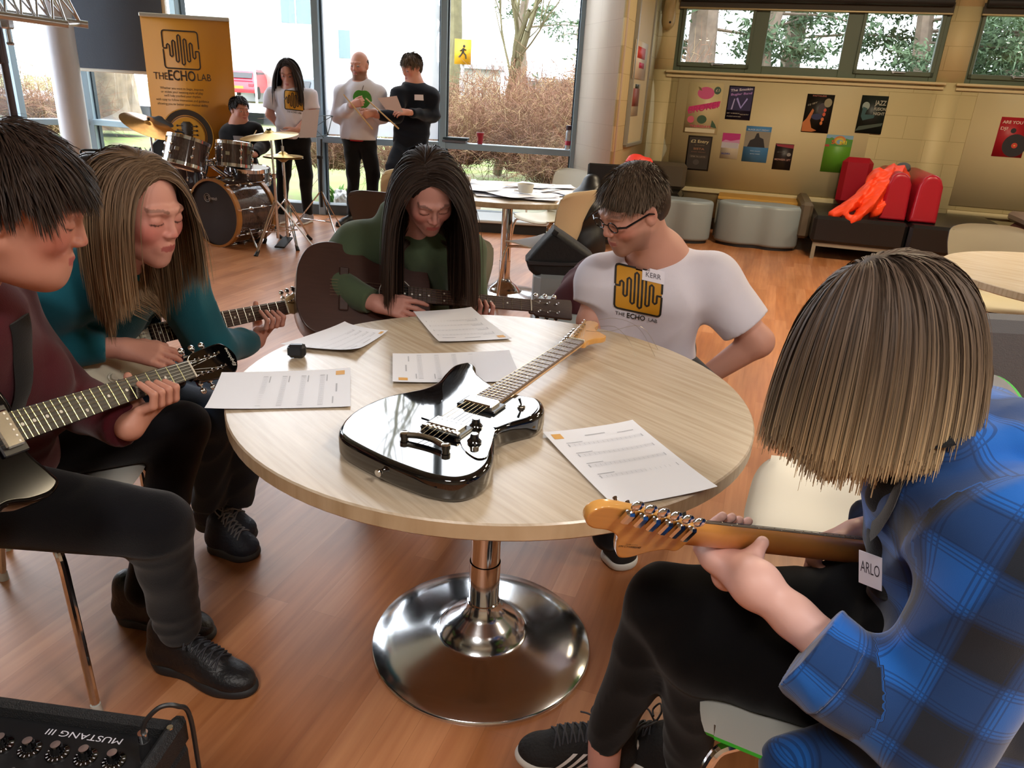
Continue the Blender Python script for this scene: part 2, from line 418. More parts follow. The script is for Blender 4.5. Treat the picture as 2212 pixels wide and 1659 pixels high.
# ================= THE SETTING =================
def floor_mat():
    m=bpy.data.materials.new('floor_wood'); m.use_nodes=True; n=m.node_tree; b=n.nodes['Principled BSDF']; L=n.links.new
    t=n.nodes.new('ShaderNodeTexCoord'); mp=n.nodes.new('ShaderNodeMapping'); mp.inputs['Rotation'].default_value=(0,0,math.radians(-72)); L(t.outputs['Object'],mp.inputs[0])
    br=n.nodes.new('ShaderNodeTexBrick'); br.inputs['Color1'].default_value=lin('b97e56'); br.inputs['Color2'].default_value=lin('a5683f'); br.inputs['Mortar'].default_value=lin('9c6642')
    br.inputs['Scale'].default_value=1; br.inputs['Mortar Size'].default_value=.0006; br.inputs['Brick Width'].default_value=.55; br.inputs['Row Height'].default_value=.075; br.offset=.37; br.offset_frequency=3
    L(mp.outputs[0],br.inputs[0])
    mp2=n.nodes.new('ShaderNodeMapping'); mp2.inputs['Scale'].default_value=(2,26,1); L(mp.outputs[0],mp2.inputs[0])
    nz=n.nodes.new('ShaderNodeTexNoise'); nz.inputs['Scale'].default_value=1.6; nz.inputs['Detail'].default_value=6; L(mp2.outputs[0],nz.inputs[0])
    mx=n.nodes.new('ShaderNodeMix'); mx.data_type='RGBA'; mx.blend_type='SOFT_LIGHT'; mx.inputs[0].default_value=.55
    L(br.outputs[0],mx.inputs[6]); L(nz.outputs[0],mx.inputs[7])
    # long boards, a little different from each other
    mp3=n.nodes.new('ShaderNodeMapping'); mp3.inputs['Scale'].default_value=(.7,4.4,1); L(mp.outputs[0],mp3.inputs[0])
    nz2=n.nodes.new('ShaderNodeTexNoise'); nz2.inputs['Scale'].default_value=1.1; L(mp3.outputs[0],nz2.inputs[0])
    mr=n.nodes.new('ShaderNodeMapRange'); mr.inputs[1].default_value=.35;mr.inputs[2].default_value=.65;mr.inputs[3].default_value=.85;mr.inputs[4].default_value=1.12; L(nz2.outputs[0],mr.inputs[0])
    hs=n.nodes.new('ShaderNodeHueSaturation'); L(mr.outputs[0],hs.inputs['Value']); L(mx.outputs[2],hs.inputs['Color']); L(hs.outputs[0],b.inputs['Base Color'])
    b.inputs['Roughness'].default_value=.34; b.inputs['Specular IOR Level'].default_value=.5
    nb=n.nodes.new('ShaderNodeTexNoise'); nb.inputs['Scale'].default_value=9; L(t.outputs['Object'],nb.inputs[0]); bp=n.nodes.new('ShaderNodeBump'); bp.inputs['Strength'].default_value=.05; L(nb.outputs[0],bp.inputs['Height']); L(bp.outputs[0],b.inputs['Normal'])
    return m
def block_mat(name,col,dark,bump=.35):
    m=bpy.data.materials.new(name); m.use_nodes=True; n=m.node_tree; b=n.nodes['Principled BSDF']; L=n.links.new
    uv=n.nodes.new('ShaderNodeAttribute'); uv.attribute_name='wu'; vz=n.nodes.new('ShaderNodeAttribute'); vz.attribute_name='wz'; cb=n.nodes.new('ShaderNodeCombineXYZ'); L(uv.outputs['Fac'],cb.inputs[0]); L(vz.outputs['Fac'],cb.inputs[1])
    br=n.nodes.new('ShaderNodeTexBrick'); br.inputs['Color1'].default_value=lin(col); br.inputs['Color2'].default_value=lin(col); br.inputs['Mortar'].default_value=lin(dark)
    br.inputs['Scale'].default_value=1; br.inputs['Mortar Size'].default_value=.0035; br.inputs['Mortar Smooth'].default_value=.6; br.inputs['Brick Width'].default_value=.45; br.inputs['Row Height'].default_value=.2265
    L(cb.outputs[0],br.inputs[0]); L(br.outputs[0],b.inputs['Base Color']); b.inputs['Roughness'].default_value=.55
    bp=n.nodes.new('ShaderNodeBump'); bp.inputs['Strength'].default_value=bump; bp.inputs['Distance'].default_value=.006; bp.invert=True; L(br.outputs['Fac'],bp.inputs['Height']); L(bp.outputs[0],b.inputs['Normal']); return m
mFloor=floor_mat()
mWallY=block_mat('warm_lit_block_wall','cdbf92','b3a476'); mWallP=block_mat('daylit_block_pier','c2b3a2','b5a594',.15)  # yellow of warm lamplight and pinkish beige of daylight put into the block colours
mPanel=M('painted_board','cdbf96',.6,var=.02,scale=3); mCeil=M('ceiling_paint','b9b4aa',.9); mPlain=M('inner_wall_paint','b5a88c',.9)
mMull=M('blue_grey_frame','8ba0ac',.38,metal=.25); mMullD=M('dark_gasket','2f3f4a',.5); mFrameG=M('green_grey_window_frame','51604f',.45); mSillW=M('pale_grey_sill','c3ccd2',.35); mDark=M('charcoal_board','34353a',.6); mBlack=M('soft_black','17171a',.6)
mChrome=M('chrome','e4e6ea',.07,metal=1); mSteel=M('satin_steel','b9bcc0',.3,metal=1); mGlass=glassmat('clear_glass')
F=MB(); F.bx(-9,9,-3.2,10.2,-.06,0)
# trim the floor to the room: glass line
GZ=.83
gl=[V(-6.2,5.4,0)]+[PZ(x,y,GZ) for x,y in ((52,257),(196,257),(400,275),(690,294),(955,307),(1241,325))]
for g in gl: g[2]=0
E_=gl[-1].copy(); C0=V(1.5,9.03,0); dr=V(math.cos(-.2838),math.sin(-.2838),0); nr=V(-dr[1],dr[0],0)
COR=C0-dr*.1; D_=PY(1352,60,7.2); D_[2]=0
RW=C0+dr*6.2
outline=[V(-6.2,-3,0)]+gl+[D_,COR,RW,V(RW[0],-3,0)]
fl=MB().prism([p[:2] for p in outline],-.06,0); struct('floor',fl,mFloor)
CH=5.3
ce=MB().prism([p[:2] for p in outline],CH,CH+.1); struct('ceiling',ce,mCeil)
def wall(name,a,b,z0,z1,mat,holes=(),th=.22,flip=1):
    """upright wall from a to b (plan), room side on the right of a->b when flip=1; holes=(u0,u1,z0,z1)"""
    a=np.array(a[:2]);b=np.array(b[:2]);L=np.linalg.norm(b-a);d=(b-a)/L;nn=np.array([-d[1],d[0]])*flip
    us=sorted({0,L,*[h[0] for h in holes],*[h[1] for h in holes]}); zs=sorted({z0,z1,*[h[2] for h in holes],*[h[3] for h in holes]})
    us=[u for u in us if 0<=u<=L]; m=MB(); au=[];az=[]
    for i in range(len(us)-1):
        for j in range(len(zs)-1):
            uc=(us[i]+us[i+1])/2;zc=(zs[j]+zs[j+1])/2
            if any(h[0]<uc<h[1] and h[2]<zc<h[3] for h in holes): continue
            v=[]
            for w in (0,th):
                for u in (us[i],us[i+1]):
                    for z in (zs[j],zs[j+1]): v.append((*(a+d*u+nn*w),z)); au.append(u);az.append(z)
            m.add(v,[(0,1,3,2),(4,6,7,5),(0,4,5,1),(2,3,7,6),(0,2,6,4),(1,5,7,3)])
    o=m.build(name,mat,smooth=False,attrs={'wu':au,'wz':az}); o['kind']='structure'; return o
WIN1=(.105,2.79,1.70,2.40); WIN2=(3.045,5.7,1.70,2.40)
wall('wall_right',COR,RW,0,CH,mWallY,[tuple(x+.1 if i<2 else x for i,x in enumerate(w)) for w in (WIN1,WIN2)])
wall('wall_corner',D_,COR,0,CH,mWallY,th=.03)
wall('wall_pier',E_,D_,0,CH,mWallP,th=.02)
wall('wall_side',RW,(RW[0],-3),0,CH,mPlain); wall('wall_back',(RW[0],-3),(-6.2,-3),0,CH,mPlain); wall('wall_left',(-6.2,-3),(-6.2,5.4),0,CH,mPlain)
def UZ(u,z,w=0): p=C0+dr*u-nr*w; return V(p[0],p[1],z)      # point on right wall, w metres into the room
RR=np.array([dr,-nr*-1,V(0,0,1)]).T      # wall frame: x along, y into wall, z up
def wbox(m,u0,u1,z0,z1,w0,w1,bev=0): m.box(UZ((u0+u1)/2,(z0+z1)/2,(w0+w1)/2),(u1-u0,abs(w1-w0),z1-z0),R=RR,bev=bev)
# flush painted board with a ledge beneath, and the skirting
m=MB(); wbox(m,.19,2.27,.47,1.62,.0,.012); struct('trim_1',m,mPanel,smooth=False)
m=MB(); wbox(m,-.09,2.95,.405,.455,.0,.03,.006); struct('trim_2',m,mPanel)
m=MB(); wbox(m,3.2,5.9,.50,1.62,0,.012); wbox(m,3.2,5.9,.40,.45,0,.03); struct('trim_3',m,mPanel,smooth=False)
m=MB(); wbox(m,-.1,6.1,0,.115,.0,.018); struct('baseboard_right',m,M('grey_skirting','4c4f4c',.5))
for wi,(wn,u0,u1,panes) in enumerate((('window_1',.105,2.79,((.18,.88),(1.055,1.832),(2.013,2.713))),('window_2',3.045,5.7,((3.1,3.84),(4.0,4.78),(4.95,5.64))))):
    m=MB(); z0,z1=1.70,2.40; d0,d1=-.02,-.09
    us=[u0]+[x for p in panes for x in p]+[u1]
    for i in range(0,len(us),2): wbox(m,us[i],us[i+1],z0,z1,d0,d1,.004)
    for (a,b) in panes: wbox(m,a,b,z0,1.783,d0,d1,.004); wbox(m,a,b,2.32,z1,d0,d1,.004)
    for (a,b) in panes[::2]:
        wbox(m,a-.035,b+.035,1.745,1.79,d0,.0,.004);wbox(m,a-.035,a+.0,1.745,2.36,d0,0,.004);wbox(m,b,b+.035,1.745,2.36,d0,0,.004)
    win=struct(wn,m,mFrameG)
    for (a,b) in panes:
        g=MB(); wbox(g,a-.01,b+.01,1.775,2.33,-.052,-.046); g.build('pane',mGlass,win,smooth=False)
    for (a,b) in panes[::2]:
        h=MB(); wbox(h,(a+b)/2-.01,(a+b)/2+.12,1.768,1.782,.0,.022,.004); h.cyl(UZ((a+b)/2+.0,1.775,0),UZ((a+b)/2,1.775,.03),.012); h.build('window_handle',mSteel,win)
    s=MB(); wbox(s,u0-.07,u1+.09,1.672,1.698,-.02,.05,.006); wbox(s,u0-.06,u1+.08,1.628,1.655,0,.022,.004); s.build('window_sill',mPanel,win)
    b=tag(None or thing('roller_blind','dark roller blind rolled up over the '+('three-pane high window' if wi==0 else 'high window at the right edge'),'blind',tuple(UZ((u0+u1)/2,2.33,.03))),None,None,'roller blinds over the high windows')
    r=MB(); r.cyl(UZ(u0+.02,2.43,.045),UZ(u1-.02,2.43,.045),.042,seg=20); r.build('roller',mBlack,b)
    r=MB(); wbox(r,u0-.0,u1-.0,2.325,2.43,.02,.023); r.build('blind_fabric',M('blind_cloth','3a3630',.7),b)
    r=MB(); wbox(r,u0,u1,2.318,2.336,.014,.03,.004); r.build('bottom_bar',M('brass_bar','a79672',.35,metal=.4),b)
# ---- glazed wall: facets between mullions ----
win=tag(bpy.data.objects.new('window_3',None),None,None,None,'structure'); C.objects.link(win)
def gbox(m,a,b,z0,z1,w0,w1,bev=0):
    a=V(*a[:2],0);b=V(*b[:2],0);L=np.linalg.norm(b-a);d=(b-a)/L;nn=V(-d[1],d[0],0);R=np.array([d,nn,V(0,0,1)]).T
    c=(a+b)/2+nn*(w0+w1)/2; m.box((c[0],c[1],(z0+z1)/2),(L,w1-w0,z1-z0),R=R,bev=bev)
for i in range(len(gl)-1):
    a,b=gl[i],gl[i+1]
    g=MB(); gbox(g,a,b,.1,CH,.09,.098); g.build('pane',mGlass,win,smooth=False)
    t=MB(); gbox(t,a,b,.765,.83,.0,.16,.004); t.build('transom',mMull,win)
    t=MB(); gbox(t,a,b,0.0,.11,.0,.2,.004); t.build('frame',M('dark_frame_base','46535a',.45),win)
    t=MB(); gbox(t,a,b,3.05,3.12,.0,.16,.004); gbox(t,a,b,CH-.1,CH,0,.16); t.build('transom',mMull,win)
for i,g in enumerate(gl[1:]):
    p=gl[i]; d=unit(gl[min(i+2,len(gl)-1)]-p); nn=V(-d[1],d[0],0); R=np.array([d,nn,V(0,0,1)]).T
    w=.07 if i<5 else .05
    t=MB(); t.box(g+nn*.07+V(0,0,CH/2)-(d*.02 if i==5 else 0),(w,.16,CH),R=R,bev=.004); t.mi(1); t.box(g+nn*.1+V(0,0,CH/2)-(d*.02 if i==5 else 0),(w+.034,.07,CH),R=R)
    t.build('mullion',[mMull,mMullD],win)
for i in (0,1): # glazing bars continue left out of view
    q=gl[0]+(gl[1]-gl[0])*(.0+.5*i); d=unit(gl[1]-gl[0]); nn=V(-d[1],d[0],0); t=MB(); t.box(q+nn*.07+V(0,0,CH/2),(.07,.16,CH),R=np.array([d,nn,V(0,0,1)]).T,bev=.004); t.build('mullion',mMull,win)
# low heater plinth under the right-hand bay, pale top
a=gl[4]+(gl[5]-gl[4])*.35; b=gl[6].copy(); nn=unit(V(-(b-a)[1],(b-a)[0],0)); 
m=MB(); gbox(m,a-nn*.55,b-nn*.55,0,.10,.0,.5); m.mi(1); gbox(m,a-nn*.55,b-nn*.55,.10,.13,-.02,.53,.006)
struct('trim_4',m,[M('plinth_dark','22262a',.6),mSillW])
# round white column by the glazing
cc=PY(150,210,7.35); 
m=MB(); m.cyl((cc[0],cc[1],0),(cc[0],cc[1],CH),.125,seg=40); struct('column_1',m,M('white_column','c9cdd6',.35))
# unseen lamps (warm room light, and fill added behind the camera)
for i,(x,y,z,p,c) in enumerate(LAMPS):
    t=thing('unseen_lamp','unseen square white panel lamp, for warm room light and added fill','lamp',(x,y,z),0,'unseen panel lamps, warm light and added fill')
    m=MB(); m.bx(x-.35,x+.35,y-.35,y+.35,z+.012,z+.06,.01); m.build('housing',M('lamp_white','e8e8e4',.4),t)
    m=MB(); [m.cyl((x+a,y+b,z+.05),(x+a,y+b,CH),.003,seg=6) for a in (-.3,.3) for b in (-.3,.3)]; m.build('cable',mSteel,t)
    l=bpy.data.lights.new('lamp_light','AREA'); l.shape='SQUARE'; l.size=.62; l.energy=LAMP_W*p; l.color=c; lo=bpy.data.objects.new('lamp_light',l); C.objects.link(lo); lo.parent=t
# ================= TABLES =================
def oak(name,c1,c2,rot,rough=.32):
    m=bpy.data.materials.new(name); m.use_nodes=True; n=m.node_tree; b=n.nodes['Principled BSDF']; L=n.links.new
    t=n.nodes.new('ShaderNodeTexCoord'); mp=n.nodes.new('ShaderNodeMapping'); mp.inputs['Rotation'].default_value=(0,0,math.radians(rot)); L(t.outputs['Object'],mp.inputs[0])
    mp2=n.nodes.new('ShaderNodeMapping'); mp2.inputs['Scale'].default_value=(3,60,3); L(mp.outputs[0],mp2.inputs[0])
    nz=n.nodes.new('ShaderNodeTexNoise'); nz.inputs['Scale'].default_value=1.5; nz.inputs['Detail'].default_value=7; nz.inputs['Distortion'].default_value=.3; L(mp2.outputs[0],nz.inputs[0])
    cr=n.nodes.new('ShaderNodeValToRGB'); cr.color_ramp.elements[0].position=.3; cr.color_ramp.elements[0].color=lin(c2); cr.color_ramp.elements[1].position=.66; cr.color_ramp.elements[1].color=lin(c1)
    L(nz.outputs[0],cr.inputs[0]); L(cr.outputs[0],b.inputs['Base Color']); b.inputs['Roughness'].default_value=rough; b.inputs['Specular IOR Level'].default_value=.5
    return m
mOak=oak('light_oak_laminate','cabba6','b5a28a',48,.26); mOakE=oak('oak_edge','c4ae8e','ab9270',0); mOakE2=mOakE
def round_table(x,y,R,label,base_r=.292,h=.74,top=None,edge=None,group=None):
    t=thing('round_table',label,'table',(x,y,0),group=group)
    m=MB(); A=96
    m.lathe([(0,h-.034),(R-.004,h-.034),(R,h-.03),(R,h-.003)],A,(x,y,0)); m.mi(1); m.lathe([(R,h-.003),(R-.003,h),(0,h)],A,(x,y,0))
    m.build('tabletop',[edge or mOakE,top or mOak],t,ang=30)
    m=MB(); m.lathe([(base_r,0),(base_r,.006),(base_r-.004,.010),(base_r*.8,.022),(base_r*.5,.036),(base_r*.42,.040),(.112,.045),(.104,.062),(.085,.082),(.062,.098),(.047,.115),(.0415,.135)],96,(x,y,0)); m.build('base',M('scuffed_chrome','dde0e4',.16,metal=1,bump=.03,bscale=14),t,ang=60)
    m=MB(); m.lathe([(.0425,.13),(.0425,.136),(.040,.138),(.040,.255)],48,(x,y,0)); m.lathe([(.0375,.24),(.0375,h-.034)],48,(x,y,0)); m.build('column',mChrome,t)
    return t
TX,TY,TR=-.043,1.587,.587
round_table(TX,TY,TR,'large round oak-effect table in the foreground with a chrome trumpet base')
TZ=.74
# ---- sheets of paper ----
mPaper=M('white_paper','e6e8f0',.6); mInk=M('grey_print','b4b7bf',.7); mLogoInk=M('orange_print','d9a24a',.6)
def paper(name,label,cor,z=TZ,curl=0.006,upx=0,group='song sheets on the big table',lines=4,seed=1,flip=False,marks=True):
    """cor: four photo points (top-left, top-right, bottom-right, bottom-left of the printed page)"""
    P=[PZ(x,y,z+.004) for x,y in cor]; c=sum(P)/4
    L1=(np.linalg.norm(P[1]-P[0])+np.linalg.norm(P[2]-P[3]))/2; L2=(np.linalg.norm(P[3]-P[0])+np.linalg.norm(P[2]-P[1]))/2
    t=thing(name,label,'paper',(c[0],c[1],z),group=group); r=np.random.default_rng(seed); ph=r.uniform(0,6,4)
    def Q(u,v,dz=0):
        p=(P[0]*(1-u)+P[1]*u)*(1-v)+(P[3]*(1-u)+P[2]*u)*v
        e=abs(2*u-1)**3*.6+abs(2*v-1)**3*.6
        return V(p[0],p[1],z+.0012+curl*e*(1+.5*math.sin(3*u+ph[0]+2*v))*.8+dz)
    m=MB(); m.grid(lambda u,v:Q(u,v,.0004),14,16); m.grid(lambda u,v:Q(1-u,v,0),14,16)
    m.build('sheet',mPaper,t)
    if marks:
        def strip(m,u0,u1,v0,v1,n=8):
            m.grid(lambda a,b:Q(u0+(u1-u0)*a,v0+(v1-v0)*b,.0009),n,2)
        m=MB()
        for k in range(lines):
            v=.20+.145*k
            for q in range(5): strip(m,.13,.93 if k<lines-1 else .6,v+q*.0085,v+q*.0085+.0009,12)
            strip(m,.13,.142,v,v+.036,2); strip(m,.922,.93,v,v+.036,2); strip(m,.13,.30,v-.022,v-.014,4)
            for q in range(14):
                u=.19+q*.05+r.uniform(0,.01); strip(m,u,u+.0025,v+.004,v+.03,2)
        strip(m,.38,.60,.10,.112,5); strip(m,.72,.9,.125,.134,4)
        m.build('staves',mInk,t)
        m=MB(); strip(m,.055,.155,.045,.115,3); m.build('logo_patch',mLogoInk,t)
    return t
paper('sheet_music','printed song sheet lying right of the black guitar, near the table edge',[(1172,936),(1366,909),(1549,1057),(1330,1096)],seed=1)
paper('sheet_music','song sheet hanging over the left table edge beside the black headstock',[(757,799),(757,878),(442,885),(479,806)],seed=2)
paper('sheet_music','song sheet half under the black guitar, its orange patch at the near left',[(848,828),(848,765),(1100,757),(1130,826)],seed=3)
paper('sheet_music','song sheet on the far side of the table in front of the acoustic guitar',[(1106,732),(948,741),(893,673),(1018,667)],seed=4)
paper('sheet_music','curled song sheet at the left rim behind the small black clip',[(838,716),(770,765),(606,748),(745,703)],seed=5,curl=.012)
# ---- small black clip (capo/tuner) ----
cl=thing('clip_tuner','small black clip-on tuner lying near the curled song sheet','tuner',tuple(PZ(642,775,TZ)))
c=PZ(642,773,TZ); R=frame(x=V(1,.15,0),z=V(0,0,1))
m=MB(); m.box(c+V(0,0,.019),(.044,.026,.034),R=R,bev=.008); m.build('case',M('matt_black','14161b',.4),cl)
m=MB(); m.box(c+V(.001,.017,.0185),(.03,.006,.024),R=R,bev=.002); m.cyl(c+V(-.012,.018,.004),c+V(.012,.02,.004),.0035); m.build('clamp',M('matt_black','14161b',.4),cl)
m=MB(); m.box(c+V(-.0035,-.0133,.021),(.03,.001,.02),R=R); m.build('screen',M('dark_screen','1c2630',.12),cl)
# ================= CHAIRS =================
def make_chair(label,top,under,group=None,name='stacking_chair',w=.45,edge=None):
    """shell chair; local: seat centre at origin, front towards +y"""
    t=thing(name,label,'chair',(0,0,0),group=group)
    prof=spline([(.225,.435,.39),(.19,.452,.43),(.08,.452,.45),(-.05,.442,.45),(-.14,.446,.44),(-.185,.475,.42),(-.205,.53,.40),(-.225,.62,.415),(-.25,.72,.45),(-.275,.80,.435),(-.28,.825,.40)],4,closed=False)
    n=len(prof); nu=17
    def sh(off):
        v=[]
        for i,(y,z,ww) in enumerate(prof):
            j0,j1=prof[max(i-1,0)],prof[min(i+1,n-1)]; tt=unit(V(0,j1[0]-j0[0],j1[1]-j0[1])); nn=V(0,tt[2],-tt[1])
            s=i/(n-1)
            for k in range(nu):
                u=-1+2*k/(nu-1); dish=.018*(u*u)*(1 if s<.5 else 0.0)+(.035*u*u if s>=.5 else 0)
                # rounded corners at the front and the top
                x=u*ww*w/.9*(1)
                p=V(x,y,z)
                if s<.5: p=p+V(0,-.02*abs(u)**4 if i<4 else 0,.012*abs(u)**3)
                else: p=p+V(0,.03*u*u,(-.02*abs(u)**4 if i>n-6 else 0))
                v.append(p+nn*off)
        return v
    A=sh(0);B=sh(-.007 if 1 else 0)
    f=[]; g=[]
    for i in range(n-1):
        for k in range(nu-1): f.append((i*nu+k,(i+1)*nu+k,(i+1)*nu+k+1,i*nu+k+1))
    # orient so that the sitting face looks up
    m=MB(); N=n*nu
    m.mi(0); m.v.append(np.array(A)); m.n=N; m.f+=[q for q in f]; m.m+=[0]*len(f)
    m.v.append(np.array(B)); m.f+=[tuple(i+N for i in q[::-1]) for q in f]; m.m+=[1]*len(f); m.n=2*N
    rim=[k for k in range(nu)]+[i*nu+nu-1 for i in range(1,n)]+[(n-1)*nu+k for k in range(nu-2,-1,-1)]+[i*nu for i in range(n-2,0,-1)]
    for a,b in zip(rim,rim[1:]+rim[:1]): m.f.append((a,b,b+N,a+N)); m.m.append(1)
    m.build('seat_shell',[top,under],t,local=True,ang=50)
    for sx in (-1,1):
        for sy in (-1,1):
            l=MB(); pts=spline([(sx*.10,sy*.05,.425),(sx*.175,sy*.15,.425),(sx*.20,sy*.185,.405),(sx*.215,sy*.20+(0 if sy>0 else -.02),.30),(sx*.235,sy*.22+(0 if sy>0 else -.06),.02)],5,closed=False)
            l.tube(pts,.0095,10); lo=l.build('leg',mChrome,t,local=True)
            gl_=MB(); gl_.cyl((sx*.235,sy*.22+(0 if sy>0 else -.06),0),(sx*.236,sy*.22+(0 if sy>0 else -.06),.028),.013,.011,seg=12); gl_.build('foot_glide',M('clear_glide','c8c8c0',.4),lo,local=True)
    l=MB(); l.box((0,0,.432),(.2,.12,.012)); l.build('seat_plate',M('plate_dark','2a2b2d',.5),t,local=True)
    return t
mShell=M('white_shell','d6d5cd',.42); mShellB=M('beige_shell','c9b99a',.45); mGreen=M('lime_green_shell','2fc23a',.4); mBrown=M('dark_brown_shell','453a36',.45); mBlk=M('black_shell','1c1d1f',.45); mShellD=M('cream_shell','bdb59c',.45)
def place(ch,x,y,rz,label,group=None): return dup(ch,(x,y,0),math.radians(rz),label,group)
gchair=make_chair('white chair with lime green underside, under the boy in maroon',mShell,mGreen); gchair.location=(-1.14,1.50,0); gchair.rotation_euler=(0,0,math.radians(-88))
place(gchair,-1.20,2.06,-98,'white and green chair carrying the girl in the teal hoodie')
place(gchair,.84,1.60,68,'empty white and green chair between the round table and the plaid shirt')
place(gchair,.60,1.0,69,'white and green chair under the person in the blue plaid shirt')
bchair=make_chair('dark brown backed chair, empty, behind the green hoodie',mShellD,mBrown); bchair.location=(-.72,4.44,0); bchair.rotation_euler=(0,0,math.radians(-14))
place(bchair,-.36,2.78,172,'brown backed chair on which the girl with the acoustic guitar sits')
cchair=make_chair('cream chair with its tall back towards the man in glasses, at the far table',mShellD,mShellB); cchair.location=(.18,4.92,0); cchair.rotation_euler=(0,0,math.radians(52))
place(cchair,.22,6.0,130,'cream chair on the window side of the far table')
place(cchair,-.60,5.45,-70,'cream chair left of the far table, half behind the green hoodie')
place(cchair,-1.0,5.75,40,'cream chair in front of the man in the dark jumper')
kchair=make_chair('pale chair with dark rim behind the right-hand round table',mShellD,mBlk); kchair.location=(2.63,3.98,0); kchair.rotation_euler=(0,0,math.radians(176))
round_table(2.60,3.22,.66,'round pale table at the right edge with a dark rimmed chair behind it',.3)
FT=round_table(-.10,5.2,.60,'far round table covered in white papers by the window',.32)
# ================= GUITARS =================
mNickel=M('nickel','cfcbc2',.16,metal=1); mString=M('string_steel','b8b09a',.3,metal=1)
mMaple=M('amber_maple','d99f55',.22,var=.06,scale=12,stretch=(1,8,8),coat=.4); mMapleD=M('worn_maple','c98a45',.3,var=.08,scale=10,coat=.3)
mRose=M('rosewood','3b2620',.45,var=.15,scale=30,stretch=(1,6,6)); mRoseL=M('sheened_rosewood','6f5a50',.3,var=.12,scale=30,stretch=(1,6,6)); mEbony=M('ebony','1a1718',.4)
mPearl=M('pearl_dot','d8d6cc',.3); mFret=M('fret_wire','c9c2b0',.25,metal=1)
STRAT=[(-.125,0),(-.12,.07),(-.09,.13),(-.03,.158),(.04,.142),(.095,.112),(.15,.112),(.21,.132),(.262,.150),(.298,.140),(.302,.115),(.27,.085),(.235,.055),(.222,.03),(.215,0),(.215,-.03),(.195,-.06),(.205,-.10),(.235,-.135),(.222,-.158),(.18,-.152),(.13,-.128),(.08,-.112),(.03,-.126),(-.03,-.155),(-.085,-.148),(-.118,-.08)]
HEAD=[(.648,.021),(.662,.026),(.69,.036),(.74,.044),(.80,.050),(.838,.050),(.852,.036),(.846,.018),(.828,.008),(.800,.006),(.775,-.006),(.758,-.030),(.742,-.047),(.722,-.046),(.700,-.032),(.675,-.023),(.648,-.021)]
def fretx(n,sc=.648): return sc*(2**(-n/12))
